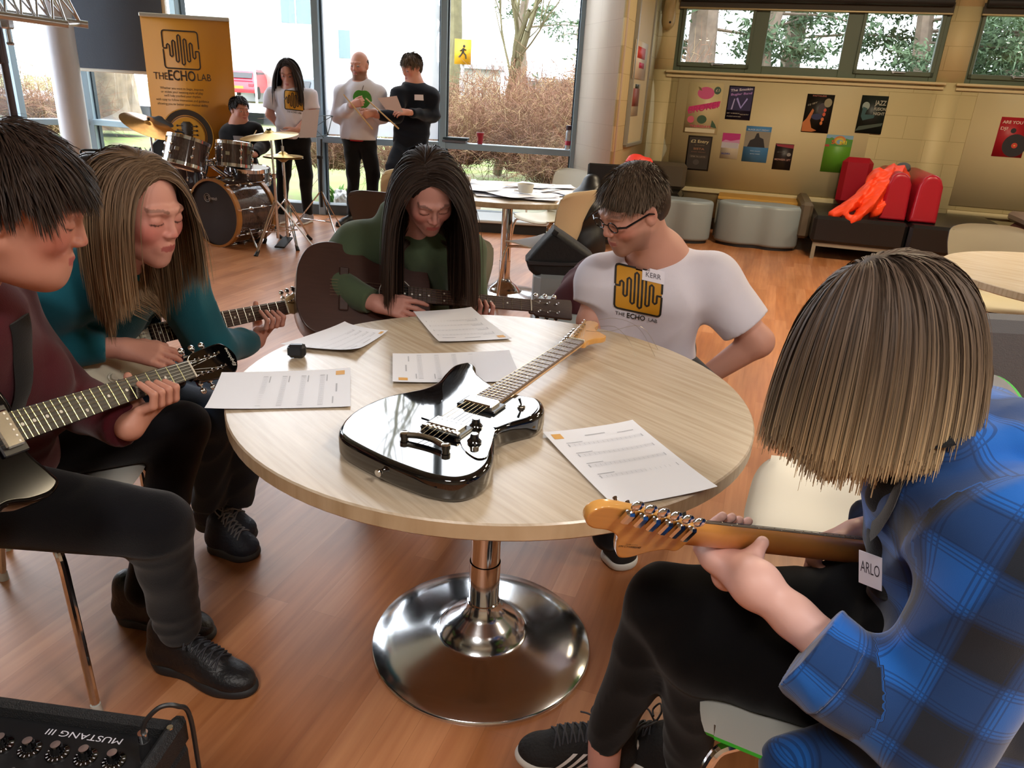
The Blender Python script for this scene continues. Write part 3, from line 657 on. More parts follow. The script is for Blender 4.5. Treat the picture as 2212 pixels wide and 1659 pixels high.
def guitar(name,label,R,o,body,bmat,th=.045,bev=.008,sc=.648,frets=22,neck=None,board=None,head=None,hmat=None,face=None,tuners='inline',inlay=None,nut_w=.043,end_w=.056,head_t=.014,head_drop=.004,strings=True,dots=(3,5,7,9,12,15,17,19,21),wire=None,heel=.2,boardz=.006,cat='guitar',side_dots=False):
    t=thing(name,label,cat,o,R=R); G=lambda:MB().at(R,o)
    ol=spline(body,8)
    m=G(); m.prism(ol,-th,0,bev,4); m.build('body',bmat,t,ang=40)
    xe=fretx(frets,sc)-.006
    hw=lambda x:(end_w+(nut_w-end_w)*(x-xe)/(sc-xe))/2
    # neck shaft
    m=G(); N=18
    def nk(u,v):
        x=xe-.04+(sc+.012-xe+.04)*v if 0 else (heel+(sc+.014-heel)*v); a=math.pi*u
        w=hw(max(x,xe)); d=.0145+.004*(1-v)+(.018*max(0,1-(x-heel)/.045) if x<heel+.045 else 0)
        return V(x,math.cos(a)*w,boardz-.004-math.sin(a)**.8*(d))
    m.grid(nk,13,30); m.build('neck',neck,t,ang=50)
    # board with frets and inlays
    m=G(); bt=.006
    b=[(xe,-end_w/2),(sc,-nut_w/2),(sc,nut_w/2),(xe,end_w/2)]; m.prism(b,boardz-.004,boardz+bt-.004,.001,2)
    zt=boardz+bt-.004
    m.mi(1)
    for k in range(1,frets+1):
        x=fretx(k,sc); w=hw(x)-.0008; m.tube([(x,-w,zt-.0001),(x,0,zt+.0004),(x,w,zt-.0001)],.0011,6)
    m.mi(2)
    for k in dots:
        x=(fretx(k,sc)+fretx(k-1,sc))/2
        for y in ((-.013,.013) if k==12 else (0,)): m.lathe([(.0033,zt-.001),(.0033,zt+.0002),(0,zt+.0003)],10,(x,y,0))
        if side_dots: m.lathe([(.0012,-.0004),(0,.0006)],8,(x,hw(x)+.0001,boardz-.002),R=frame(x=V(1,0,0),z=V(0,1,0)))
    m.build('fretboard',[board,wire or mFret,mPearl],t,ang=40)
    m=G(); m.box((sc+.002,0,zt),(.004,nut_w,.006),bev=.001); m.build('nut',M('bone','e3dcc6',.4),t)
    hz=boardz-.004-head_drop
    m=G(); hd=spline(head,5); m.prism(hd,hz-head_t,hz,.002,3); hs=m.build('headstock',hmat or neck,t,ang=40)
    # tuning machines
    if tuners=='inline': tp=[(.672+.0255*i,.012+.0046*i+.004,1) for i in range(6)]; edge=lambda x:.030+(x-.66)*.13
    else:
        x0=sc+.035; tp=[(x0+.036*i,(1 if s>0 else -1)*.017,s) for s in (1,-1) for i in range(3)]; edge=lambda x:.034
    posts=[]
    for (x,y,s) in tp:
        e=edge(x)*s
        m=G(); m.lathe([(.0045,hz),(.0045,hz+.002),(.0028,hz+.003),(.0028,hz+.013),(.0033,hz+.015),(0,hz+.016)],10,(x,y,0))
        m.box((x,(y+e)/2,hz-head_t-.006),(.014,abs(e-y)+.012,.011),bev=.003)
        m.cyl((x,e,hz-head_t-.006),(x,e+s*.012,hz-head_t-.006),.0022,seg=8)
        m.ell((x,e+s*.018,hz-head_t-.006),(.0095,.0085,.0045),seg=14,rings=8)
        m.build('tuning_machine',mChrome,t); posts.append((x,y))
    if face: face(G,t)
    if strings:
        for i in range(6):
            yb=.026-.0104*i; yn=(nut_w/2-.004)*(1-i/2.5)
            p=posts[i] if tuners=='inline' else posts[(2-i) if i<3 else (i)]
            p=posts[i] if tuners=='inline' else ([posts[0],posts[1],posts[2],posts[5],posts[4],posts[3]][i])
            m=G(); r=.00055-.00006*i
            m.tube([(-.045,yb,.010),(0,yb,.0135),(sc,yn,zt+.0035),(p[0],p[1]-.003,hz+.010)],r,5); m.build('string',mString,t)
    return t
def pickup(G,t,x,name='pickup',w=.066,l=.036,col=None,ring=True,z=0,poles=True):
    m=G()
    if ring: m.box((x,0,z+.003),(l+.012,w+.022,.006),bev=.002)
    if ring: r=m.build('pickup_ring',M('pickup_ring_black','16161a',.3),t); m=G()
    m.box((x,0,z+.008),(l,w,.012),bev=.003); m.mi(1)
    if poles: [m.lathe([(.0024,z+.0138),(.002,z+.0146),(0,z+.0146)],8,(x+l*.22,(i-2.5)*.0104,0)) for i in range(6)]
    m.build(name,[col or mNickel,mSteel],t)
# ---- the black guitar on the big table (outline measured from the photo) ----
xh=unit(V(.205,.417,0)); zh=V(0,0,1); yh=np.cross(zh,xh); Rg=np.array([xh,yh,zh]).T
TOPZ=TZ+.0455; nutw=PZ(1245,735,TOPZ+.008); og=nutw-xh*.648; og[2]=TOPZ
px=[(960,352),(1000,355),(1035,378),(1046,425),(1085,462),(1120,490),(1210,545),(1300,568),(1400,588),(1460,602),(1498,640),(1500,690),(1440,738),(1340,765),(1235,795),(1172,845),(1162,920),(1160,1000),(1130,1070),(1060,1130),(960,1165),(850,1170),(700,1142),(560,1095),(400,1030),(230,945),(125,880),(98,830),(125,765),(190,700),(290,640),(420,588),(560,556),(680,530),(770,487),(820,430),(880,375)]
jb=[]
for X,Y in px:
    p=PZ(700+X/3.16,680+Y/3.16,TOPZ-.012)-og; jb.append((float(p@xh),float(p@yh)))
mGloss=M('gloss_black','060608',.035,coat=1,spec=.6)
mTort=M('black_pearl_guard','22262a',.06,var=.5,scale=40,coat=1)
def jmface(G,t):
    loc=lambda X,Y,z=0:(lambda p:(float(p@xh),float(p@yh)))(PZ(700+X/3.16,680+Y/3.16,TOPZ+z)-og)
    g=[loc(*q) for q in ((960,372),(1010,375),(1035,410),(1060,455),(1120,480),(1215,540),(1340,590),(1440,600),(1460,640),(1400,700),(1290,735),(1180,775),(1150,775),(920,780),(700,718),(672,690),(800,600),(810,480),(870,400))]
    m=G(); m.prism(spline(g,5),0,.0022,.0008,2); m.build('pickguard',mTort,t)
    g=[loc(*q) for q in ((915,790),(960,772),(1150,775),(1152,850),(1125,940),(1105,978),(1040,985),(960,930),(925,860))]
    m=G(); m.prism(spline(g,5),.0002,.0026,.0005,2); m.build('control_plate',M('bright_chrome','f0f2f4',.04,metal=1),t)
    pickup(G,t,.152,l=.038,z=.002); pickup(G,t,.022,l=.038,z=.002)
    m=G(); m.box((0,0,.010),(.010,.078,.006),bev=.001); [m.box((0.001,(i-2.5)*.0104,.0125),(.008,.006,.004),bev=.001) for i in range(6)]
    for s in (-1,1): m.lathe([(.006,0),(.006,.003),(.003,.004),(.003,.012),(0,.0125)],12,(0,s*.0365,0))
    m.build('bridge',mNickel,t)
    m=G(); m.tube(spline([(-.052,-.042,.0085),(-.046,-.02,.0105),(-.044,0,.011),(-.046,.02,.0105),(-.052,.042,.0085)],4,closed=False),[.0055]*17,10)
    for s in (-1,1): m.lathe([(.007,0),(.007,.004),(.0085,.005),(.0085,.013),(.006,.0145),(0,.0145)],16,(-.052,s*.044,0))
    m.build('tailpiece',mNickel,t)
    for q in ((1035,775),(1025,880)):
        x,y=loc(*q); m=G(); m.lathe([(.0135,.003),(.0135,.006),(.0085,.012),(.0072,.020),(.006,.0205)],20,(x,y,0)); m.mi(1); m.lathe([(.0062,.0205),(0,.0207)],20,(x,y,0)); k=m.build('control_knob',[mGloss,M('knob_cap','e8e8e6',.2,metal=.6)],t)
    x,y=loc(1345,640); m=G(); m.lathe([(.0085,.002),(.0085,.005),(.006,.0055),(.006,.009),(0,.009)],16,(x,y,0)); m.mi(1); m.tube([(x,y,.008),(x-.004,y+.004,.024)],[.0018,.003],8); m.build('toggle_switch',[mNickel,mGloss],t)
    x,y=loc(1035,925); m=G(); m.lathe([(.006,.002),(.006,.006),(.003,.007),(0,.007)],12,(x,y,0)); m.build('jack_socket',mNickel,t)
    a=loc(340,1078); p=PY(812,1020,1.052); pl=(p-og); px_,py_=float(pl@xh),float(pl@yh)
    m=G(); d=unit(V(px_,py_,0)); q=V(min(o[0] for o in jb)+.004,(jb[25][1]+jb[24][1])/2,-.022)
    i=min(range(len(jb)),key=lambda i:np.linalg.norm(PZ(700+340/3.16,680+1040/3.16,TOPZ-.012)[:2]-(og[:2]+xh[:2]*jb[i][0]+yh[:2]*jb[i][1]))); q=V(jb[i][0],jb[i][1],-.022); nn=unit(V(q[0]-.02,q[1],0))
    m.cyl(q-nn*.004,q+nn*.004,.004,seg=12); m.cyl(q+nn*.004,q+nn*.011,.0035,.0075,seg=14); m.cyl(q+nn*.011,q+nn*.013,.0075,.006,seg=14); m.build('strap_button',mChrome,t)
    # loose string ends curling off the headstock
    for k,(a,b,c,d2) in enumerate((((.79,.0),(.80,-.05),(.78,-.10),(.76,-.13)),((.83,.03),(.88,-.02),(.85,-.10),(.80,-.17)),((.74,.01),(.75,-.05),(.80,-.12),(.86,-.16)))):
        m=G(); m.tube(spline([(a[0],a[1],.008),(b[0],b[1],.015),(c[0],c[1],-.01+.02*k),(d2[0],d2[1],-.044)],6,closed=False),.0004,4); m.build('string_end',mString,t)
guitar('electric_guitar','glossy black electric guitar lying face up on the big round table',Rg,og,jb,mGloss,th=.0455,bev=.010,neck=mMaple,board=mRoseL,head=HEAD,face=jmface,heel=.185,boardz=.008,head_drop=.0,head_t=.014)
# ---- held guitars ----
mCream=M('cream_guard','d9d6c4',.3)
def sface(guard=mCream,bridge=True,knobs=True,control=mCream,plate=mCream):
    def f(G,t):
        g=[(-.045,-.10),(-.05,-.03),(.0,.05),(.05,.072),(.12,.085),(.20,.095),(.245,.10),(.235,.075),(.20,.045),(.175,.03),(.172,-.03),(.178,-.05),(.17,-.085),(.19,-.12),(.165,-.125),(.10,-.098),(.05,-.10),(-.0,-.128),(-.045,-.14)]
        m=G(); m.prism(spline(g,4),0,.0025,.001,2); m.mi(1)
        for q in ((.23,.095),(.15,.08),(.03,.055),(-.04,-.01),(-.04,-.13),(.05,-.095),(.165,-.12),(.17,.03),(.17,-.04)): m.lathe([(.003,.002),(.0025,.0034),(0,.0034)],8,(q[0],q[1],0))
        m.build('pickguard',[guard,mSteel],t)
        for x,a in ((.15,0),(.085,0),(.022,.012)):
            m=G(); m.box((x,0,.006),(.018,.082,.008),bev=.003); m.mi(1)
            for i in range(6): m.lathe([(.0024,.0095),(.002,.0108),(0,.0108)],8,(x+.0*i,(i-2.5)*.0104,0))
            m.build('pickup',[control,mSteel],t)
        m=G(); m.box((-.002,0,.004),(.045,.085,.005),bev=.001); [m.box((-.001,(i-2.5)*.0107,.009),(.022,.009,.005),bev=.001) for i in range(6)]; m.build('bridge',mChrome,t)
        for q in ((.035,-.085),(.005,-.112),(-.028,-.128)): m=G(); m.lathe([(.012,.003),(.012,.007),(.009,.008),(.008,.016),(0,.017)],18,(q[0],q[1],0)); m.build('control_knob',plate,t)
        m=G(); m.box((.075,-.082,.004),(.03,.004,.003),R=frame(x=V(1,-.5,0),z=V(0,0,1))); m.tube([(.075,-.082,.004),(.078,-.083,.016)],[.002,.003],6); m.build('selector_switch',plate,t)
    return f
def hold(nut,fb,sc,n,fr):   # frame from nut and board end; n approximate face normal
    x=unit(nut-fb); z=unit(np.array(n)-x*np.dot(n,x)); y=np.cross(z,x); return np.array([x,y,z]).T, nut-x*sc
RT,OT=hold(PY(615,664,2.26),PY(337,721,1.86),.648,(.82,-.45,.40),22)
guitar('electric_guitar','black and cream electric guitar held by the girl in the teal hoodie',RT,OT,STRAT,M('gloss_black','060608',.035),neck=mMaple,board=mRose,head=HEAD,face=sface(),heel=.19,hmat=M('pale_maple_head','c9a878',.3,var=.05,coat=.3))
# logo on that headstock
RB,OB=hold(PY(408,800,1.55),PY(-30,944,1.07),.628,(.80,-.20,.55),22)
SG=[(-.125,0),(-.12,.09),(-.075,.155),(.0,.165),(.06,.13),(.10,.115),(.14,.125),(.17,.12),(.19,.095),(.20,.06),(.20,.03),(.19,-.03),(.185,-.05),(.20,-.09),(.205,-.115),(.18,-.13),(.14,-.128),(.10,-.118),(.06,-.13),(0,-.165),(-.075,-.155),(-.12,-.09)]
EHEAD=[(.628,.021),(.640,.024),(.655,.034),(.690,.038),(.755,.042),(.778,.038),(.796,.022),(.805,0),(.796,-.022),(.778,-.038),(.755,-.042),(.690,-.038),(.655,-.034),(.640,-.024),(.628,-.021)]
def eface(G,t):
    pickup(G,t,.16);pickup(G,t,.03); m=G(); m.box((0,0,.008),(.012,.08,.012),bev=.002); m.build('bridge',mChrome,t)
def script(txt,R,o,x,y,w,h,mat,t,rot=0,z=.0006,name='logo'):
    m=MB().at(R,o); c,s=math.cos(rot),math.sin(rot); text_fit(m,txt,(x,y,z),V(c,s,0),V(-s,c,0),w=w,h=h,align='c',bold=.01,shear=.3); m.build(name,mat,t,smooth=False)
g2=guitar('electric_guitar','all black electric guitar held by the boy in maroon, white fretboard dots',RB,OB,SG,M('satin_black','060607',.10,spec=.3),sc=.628,neck=M('dark_neck','241815',.4),board=mEbony,head=EHEAD,hmat=M('gloss_black','060608',.035),tuners='3x3',face=eface,heel=.16,wire=M('brass_fret','c8c48c',.3,metal=.7))
script('Epiphone',RB,OB,.785,0,.05,.012,M('silver_print','b9b9b4',.3),g2,rot=math.pi/2,z=.0006)
ACO=[(x*.93,y*.84) for x,y in [(-.16,0),(-.155,.09),(-.12,.165),(-.05,.195),(.03,.175),(.10,.130),(.15,.118),(.20,.128),(.25,.142),(.29,.125),(.308,.07),(.31,0),(.308,-.07),(.29,-.125),(.25,-.142),(.20,-.128),(.15,-.118),(.10,-.130),(.03,-.175),(-.05,-.195),(-.12,-.165),(-.155,-.09)]]
mMahog=M('dark_mahogany','3d2722',.28,var=.12,scale=14,stretch=(1,10,10),coat=.3)
def aface(G,t):
    m=G(); m.lathe([(.049,-.001),(.049,.0006),(.046,.001),(.0,.001)],40,(.17,0,0)); m.build('soundhole',M('soundhole_dark','0b0808',.8),t)
    m=G(); m.tube([(.17+.055*math.cos(a),.055*math.sin(a),.0006) for a in np.linspace(0,2*math.pi,48,endpoint=False)],.0016,5,closed=True); m.build('rosette',mPearl,t)
    m=G(); m.box((0,0,.004),(.03,.15,.008),bev=.003); m.build('bridge',mRose,t)
RA,OA=hold(PY(1144,661,2.52),PY(880,637,2.38),.648,(.18,-.80,.62),19)
AHEAD=[(.648,.0215),(.665,.026),(.675,.032),(.72,.034),(.80,.037),(.812,.034),(.815,.015),(.812,-.015),(.812,-.034),(.80,-.037),(.72,-.034),(.675,-.032),(.665,-.026),(.648,-.0215)]
guitar('acoustic_guitar','dark mahogany acoustic guitar held by the girl in the green hoodie',RA,OA,ACO,mMahog,th=.105,bev=.004,frets=19,neck=mMahog,board=mRose,head=AHEAD,hmat=mRose,tuners='3x3',face=aface,heel=.30,boardz=.008)
RBl,OBl=hold(PY(1474,1150,.895),PY(1850,1190,1.09),.648,(-.30,.85,.36),22)
mBlue=M('metallic_blue','0a1aa0',.12,coat=1,spec=.7)
g4=guitar('electric_guitar','metallic blue electric guitar seen from behind, held by the plaid shirt',RBl,OBl,STRAT,mBlue,th=.044,bev=.012,neck=mMapleD,board=mRose,head=HEAD,hmat=mMaple,face=sface(),heel=.17,side_dots=True)
m=MB().at(RBl,OBl); zb=.006-.004-.004-.014-.0004
text_fit(m,'CRAFTED IN CHINA',(.741,-.018,zb),V(-1,.0,0),V(0,1,0),w=.022,h=.0022,align='c'); text_fit(m,'S/N CY10080540',(.741,-.024,zb),V(-1,0,0),V(0,1,0),w=.040,h=.0042,align='c',bold=.01); m.build('serial_print',M('dark_print','4a3520',.6),g4,smooth=False)
m=MB().at(RBl,OBl); p=V(.300,.128,-.022); m.lathe([(.004,0),(.004,.004),(.0035,.006),(.0075,.012),(.006,.014),(0,.0145)],14,p,R=frame(x=V(0,0,1),z=V(.8,.6,0))); m.build('strap_button',mNickel,g4)
# ================= PEOPLE: helpers =================
mSkin=M('skin','ffffff',.5,attr='Col',sss=.0,bump=.02,bscale=180,spec=.4)
mHair=M('hair','ffffff',.55,attr='Col',spec=.22)
def hframe(face,up=(0,0,1)):
    y=unit(face); z=np.array(up,float); z=unit(z-y*np.dot(z,y)); return np.array([np.cross(y,z),y,z]).T
def head_sdf(s,R,o,sc=1.,child=False,mouth=.0,beard=0):
    s.at(R,o,sc)
    s.el((0,-.018,.035),(.073,.093,.083),k=.01); s.el((0,.022,-.022),(.062,.066,.088),k=.03)
    for x in (-1,1):
        s.rc((x*.050,-.002,-.045),(0,.062,-.088),.020,.018,k=.03)
        s.el((x*.038,.060,-.020),(.021,.021,.024),k=.022)
        s.rc((x*.012,.087,.030),(x*.042,.074,.026),.009,.008,k=.014)
        s.el((x*.077,-.010,-.004),(.008,.019,.031),R=frame(x=V(1,.25*x,0),z=V(0,-.15,1)),k=.005)
        s.el((x*.084,-.006,.0),(.005,.010,.018),k=.004,sub=True)
    s.el((0,.068,-.092),(.020,.016,.017),k=.016)
    s.rc((0,.083,.022),(0,.1005,-.018),.0066,.0086,k=.012)
    s.el((0,.099,-.0225),(.0100,.0100,.0080),k=.006)
    for x in (-1,1):
        s.el((x*.0112,.094,-.025),(.0072,.0095,.0068),k=.005)
        s.el((x*.031,.094,.008),(.019,.013,.012),k=.012,sub=True)
        s.el((x*.031,.0745,.006),(.0155,.0135,.0125),k=.004)
        s.rc((x*.018,.086,.0015),(x*.044,.078,.0015),.0022,.0018,k=.003)
    s.el((0,.081,-.058),(.024,.013,.020),k=.016)
    s.rc((-.019,.0845,-.0525),(.0,.0915,-.0510),.0032,.0046,k=.005); s.rc((.019,.0845,-.0525),(.0,.0915,-.0510),.0032,.0046,k=.005)
    s.rc((-.013,.0855,-.0620-mouth),(.013,.0855,-.0620-mouth),.0052,k=.006)
    if mouth: s.rc((-.012,.0925,-.057-mouth*.5),(.012,.0925,-.057-mouth*.5),.0028,k=.003,sub=True)
    s.at()
def skin_col(R,o,sc,base=(205,150,132),flush=(200,105,95),fl=.35,beard=0,brow=(60,42,32),lip=(170,90,85),lash=(50,32,28),eye=False):
    B=np.array(lin(base)[:3]);Fl=np.array(lin(flush)[:3]);Br=np.array(lin(brow)[:3]);Lp=np.array(lin(lip)[:3]);La=np.array(lin(lash)[:3])
    def f(v):
        p=(v-np.array(o))@R/sc; c=np.tile(B,(len(v),1))
        def mixc(c,col,w): w=np.clip(w,0,1)[:,None]; return c*(1-w)+col*w
        x=np.abs(p[:,0]); near=(np.abs(p)<.16).all(1)
        g=lambda cx,cy,cz,r:np.exp(-(((x-cx)/r)**2+((p[:,1]-cy)/r)**2+((p[:,2]-cz)/r)**2))
        c=mixc(c,Fl,near*fl*(1.3*g(.042,.07,-.025,.03)+1.0*g(0,.112,-.022,.014)+.7*g(.08,-.01,0,.02)))
        c=mixc(c,Lp,near*1.0*((x<.020)&(p[:,1]>.078)&(np.abs(p[:,2]+.0568)<.0088-.16*x)))
        bz=.0335-.22*np.abs(x-.03); c=mixc(c,Br,near*.6*((np.abs(p[:,2]-bz)<.0033)&(x>.013)&(x<.05)&(p[:,1]>.06)))
        c=mixc(c,La,near*.85*((np.abs(p[:,2]-(-.0015+9*(x-.031)**2))<.0019)&(np.abs(x-.031)<.0155)&(p[:,1]>.07)))
        if eye: 
            e=near*((((x-.031)/.0125)**2+((p[:,2]-.0045)/.0048)**2)<1)*(p[:,1]>.075); c=mixc(c,np.array([.6,.58,.55]),e); e2=near*((((x-.031)/.0052)**2+((p[:,2]-.0045)/.0048)**2)<1)*(p[:,1]>.075); c=mixc(c,np.array([.03,.03,.035]),e2)
        if beard: c=mixc(c,Br*1.2,near*beard*np.clip((-.030-p[:,2])/.02,0,1)*(p[:,1]>.0)*(~((x<.02)&(np.abs(p[:,2]+.0565)<.009)&(p[:,1]>.085)))*np.clip((p[:,1]+.01)/.03,0,1)*(p[:,2]>-.12))
        return c
    return f
def finger(s,pts,r0,r1,k=.003): s.chain(pts,list(np.linspace(r0,r1,len(pts))),k=k)
def hand(s,wrist,x,n,t,curl=(.5,.5,.4),sc=1.,spread=.05,thumb=(.5,.3),pinch=False):
    """x towards the fingertips, n out of the palm, t towards the thumb"""
    x=unit(x); n=unit(np.array(n)-x*np.dot(n,x)); t0=np.array(t,float); t=unit(t0-x*np.dot(t0,x)-n*np.dot(t0,n)); w=np.array(wrist,float)
    P=lambda a,b,c:w+(x*a+t*b+n*c)*sc
    s.rc(P(-.02,0,0),P(.02,0,0),.024*sc,.025*sc,k=.015,flat=(n,.72))
    for b,kx in ((.026,.086),(.008,.090),(-.011,.086),(-.028,.078)): s.rc(P(.01,b*.55,0),P(kx,b,0),.016*sc,.0115*sc,k=.012)
    L=((.040,.025,.020),(.045,.028,.022),(.041,.026,.021),(.032,.020,.018))
    for i,(b,kx) in enumerate(((.026,.086),(.008,.090),(-.011,.086),(-.028,.078))):
        cu=curl[i] if isinstance(curl[0],(list,tuple)) else curl
        p=P(kx,b,0); a=0; pts=[p]; sp=spread*(1.5-i)
        for l,c in zip(L[i],cu):
            a+=c; d=unit(x*math.cos(a)+n*math.sin(a)+t*sp*math.cos(a)); p=p+d*l*sc; pts.append(p)
        finger(s,pts,.0095*sc,.0068*sc)
    p=P(.012,.018,.004); a=thumb[0]; pts=[p]
    for l,c in ((.042,0),(.032,thumb[1]),(.026,thumb[1]*.6)):
        a-=c*.8; d=unit(x*math.cos(a)+t*math.sin(a)+n*.35); p=p+d*l*sc; pts.append(p)
    s.chain(pts,[.016*sc,.012*sc,.0098*sc,.008*sc],k=.008)
def fret_hand(s,R,o,x0,elbow,sc=1.,thumb_up=.024,dx=.022,lift=(0,0,0,0),wr=(-.055,-.098,-.040)):
    G=lambda *p:o+R@np.array(p,float)
    w=G(x0+wr[0],wr[1],wr[2])
    for i in range(4):
        x=x0-i*dx; l=lift[i]
        s.rc(w,G(x-.006,-.047,-.016+.002*i),.019*sc,.0118*sc,k=.014)
        k=[G(x-.006,-.047,-.016),G(x,-.052,.022+l*.4),G(x+.001,-.032,.038+l),G(x+.001,-.010+.004*i,.019+l)]
        finger(s,k,.0100*sc,.0070*sc)
    s.chain([w+(G(x0,0,0)-G(x0,0,.0))*0,G(x0-.058,-.060,-.036),G(x0-.040,-.025,-.038),G(x0-.034,thumb_up*.3,-.036),G(x0-.033,thumb_up,-.027)],[.021*sc,.0175*sc,.0145*sc,.0115*sc,.009*sc],k=.009)
    e=np.array(elbow,float); s.rc(w,w+(e-w)*.22,.0225*sc,.026*sc,k=.02); s.rc(w+(e-w)*.22,e,.026*sc,.040*sc,k=.02)
    return w
def strands(name,parent,R,o,sc,n,L,col,tip=None,w=.004,part=(0,-.02,.12),seg=9,grav=.35,lay=.012,root=None,coll=(),tipw=.35,comb=(0,0,0),seed=3,wave=0,vary=.35,mess=.10,radii=(.0775,.099,.088),cen=(0,-.016,.036),lift=.03,parted=None,trim=None,tippow=2,lockn=0,stiff=.55,side=None):
    r=np.random.default_rng(seed); R=np.array(R);o=np.array(o)
    d=r.normal(size=(n*6,3)); d/=np.linalg.norm(d,axis=1,keepdims=True)
    if root is None: ok=(d[:,2]>-.35)&~((d[:,1]>.50)&(d[:,2]<.50))&~((d[:,1]>.15)&(d[:,2]<.10))&~((d[:,1]>-.2)&(d[:,2]<-.15))
    else: ok=root(d)
    d=d[ok][:n]; n=len(d); rad=np.array(radii); cen=np.array(cen); part=np.array(part)
    p=cen+d*rad; off=r.uniform(.15,1,n)[:,None]*lay
    v=p-part; v[:,0]+=0; nrm=d/rad; nrm/=np.linalg.norm(nrm,axis=1,keepdims=True)
    if side is not None: v=v+side(p)
    if parted is not None:
        sx=np.where(p[:,0]>parted+r.normal(size=n)*.004,1.,-1.); fr=np.clip((p[:,1]+.02)/.08,0,1)
        v=v*(1-fr[:,None])*.8+fr[:,None]*np.c_[sx*.12,-.045+0*sx,0*sx]
    v=v-nrm*np.sum(v*nrm,1,keepdims=True); v=v/np.maximum(np.linalg.norm(v,axis=1,keepdims=True),1e-6)+np.array(comb)+r.normal(size=(n,3))*mess+nrm*lift
    gl=R.T@V(0,0,-1)
    Ls=(L(p,d,r) if callable(L) else np.full(n,L))*r.uniform(1-vary*.5,1.02,n); ds=(Ls/seg)[:,None]
    P=[p]; ph=r.uniform(0,6.28,n)
    for k in range(seg):
        v=v/np.maximum(np.linalg.norm(v,axis=1,keepdims=True),1e-6); v=v*(1-grav)+gl*grav+(nrm*0 if not wave else np.c_[np.sin(ph+k*.9),np.cos(ph+k*.7),0*ph]*wave)
        p=p+v/np.maximum(np.linalg.norm(v,axis=1,keepdims=True),1e-6)*ds
        for (cc,rr) in [(cen,None)]:
            of=off*min(1,(k+1)/3); q=(p-cen)/(rad+of); l=np.linalg.norm(q,axis=1,keepdims=True); p=np.where(l<1,cen+(p-cen)/np.maximum(l,1e-6),p)
        if parted is not None:
            m_=(p[:,1]>.0)&(p[:,2]<.045); tx=(.070+off[:,0]*.6)*np.clip((.06-p[:,2])/.06,.3,1); p[:,0]=np.where(m_&(np.abs(p[:,0])<tx),p[:,0]*.45+sx*tx*.55,p[:,0])
        q=p-np.array([0,.03,-.035]); qq=q/(np.array([.064,.074,.095])+off); l=np.linalg.norm(qq,axis=1,keepdims=True); p=np.where(l<1,p+(q/np.maximum(l,1e-6)-q)*1,p)
        for (cc,rr) in coll:
            c2=(R.T@(np.array(cc)-o))/sc; q=p-c2; l=np.linalg.norm(q,axis=1,keepdims=True); rr2=rr/sc+off*.6; p=np.where(l<rr2,c2+q/np.maximum(l,1e-6)*rr2,p)
        v=p-P[-1]; P.append(p)
    P=np.stack(P,1)  # n,seg+1,3
    if trim is not None:
        lim=trim+r.normal(size=n)*.010+.014*np.sin(P[:,0,0]*90+P[:,0,1]*70)+.012*np.sin(P[:,0,1]*33+1)
        for k in range(1,seg+1):
            h0=P[:,k-1]@gl; h1=P[:,k]@gl; f=np.clip((lim-h0)/np.maximum(h1-h0,1e-5),0,1); f=np.where(h1>lim,f,1); P[:,k]=P[:,k-1]+(P[:,k]-P[:,k-1])*f[:,None]
    T=np.gradient(P,axis=1); N=P-cen; N[:,:,2]*=.3; B=np.cross(T,N); B/=np.maximum(np.linalg.norm(B,axis=2,keepdims=True),1e-9); NN=np.cross(B,T); NN/=np.maximum(np.linalg.norm(NN,axis=2,keepdims=True),1e-9)
    tw=r.uniform(-.6,.6,n)[:,None,None]; B=B*np.cos(tw)+NN*np.sin(tw)
    s=np.linspace(0,1,seg+1); ww=(w*(1-(1-tipw)*s**2.5))[None,:,None]*r.uniform(.6,1.2,n)[:,None,None]
    ww[:,-1]*=.3
    A=P-B*ww/2; D=P+B*ww/2; vv=np.stack([A,D],2).reshape(-1,3)*sc@R.T+o
    base=np.arange(n)[:,None]*(2*(seg+1)); k=np.arange(seg)[None,:]*2; i0=(base+k).ravel(); F=np.stack([i0,i0+1,i0+3,i0+2],1)
    C0_=np.array(lin(col)[:3]); T0=np.array(lin(tip or col)[:3]); mul=r.uniform(1-vary,1+vary*1.1,n)[:,None,None]
    mixv=(s**tippow)[None,:,None]*(r.uniform(.5,1.1,n)[:,None,None] if tip else 0); mixv=np.clip(mixv,0,1)
    cc=(C0_*(1-mixv)+T0*mixv)*mul; cc=np.repeat(cc,2,axis=1).reshape(-1,3)
    m=MB(); m.v=[vv]; m.n=len(vv); m.f=F.tolist(); m.m=[0]*len(F)
    return m.build(name,mHair,parent,col=np.clip(cc,0,1),ang=180)
def hair_cap(name,parent,R,o,sc,col,els,h=.006,cuts=(),nz=.002):
    s=S(R,o,sc)
    for e in els: s.el(e[0],e[1],k=e[2] if len(e)>2 else .015)
    for e in cuts: s.el(e[0],e[1],k=e[2] if len(e)>2 else .01,sub=True)
    s.nz=wrinkle(nz,(60,50,70),2) if nz else None
    c=np.array(lin(col)[:3])*.75
    return s.build(name,mHair,parent,h=h,colf=lambda v:np.tile(c,(len(v),1)))
CAP=[((0,-.018,.038),(.0775,.0975,.086)),((0,-.050,-.0),(.070,.066,.085),.03)]
CAPCUT=[((0,.122,.0),(.086,.098,.122),.006),((0,.05,-.07),(.10,.06,.06),.006)]
def cloth(name,col,rough=.92,sheen=.2,bump=.25,bscale=420,var=.05): return M(name,col,rough,sheen=sheen,bump=bump*.5,bscale=bscale,var=var,scale=5,spec=.08)
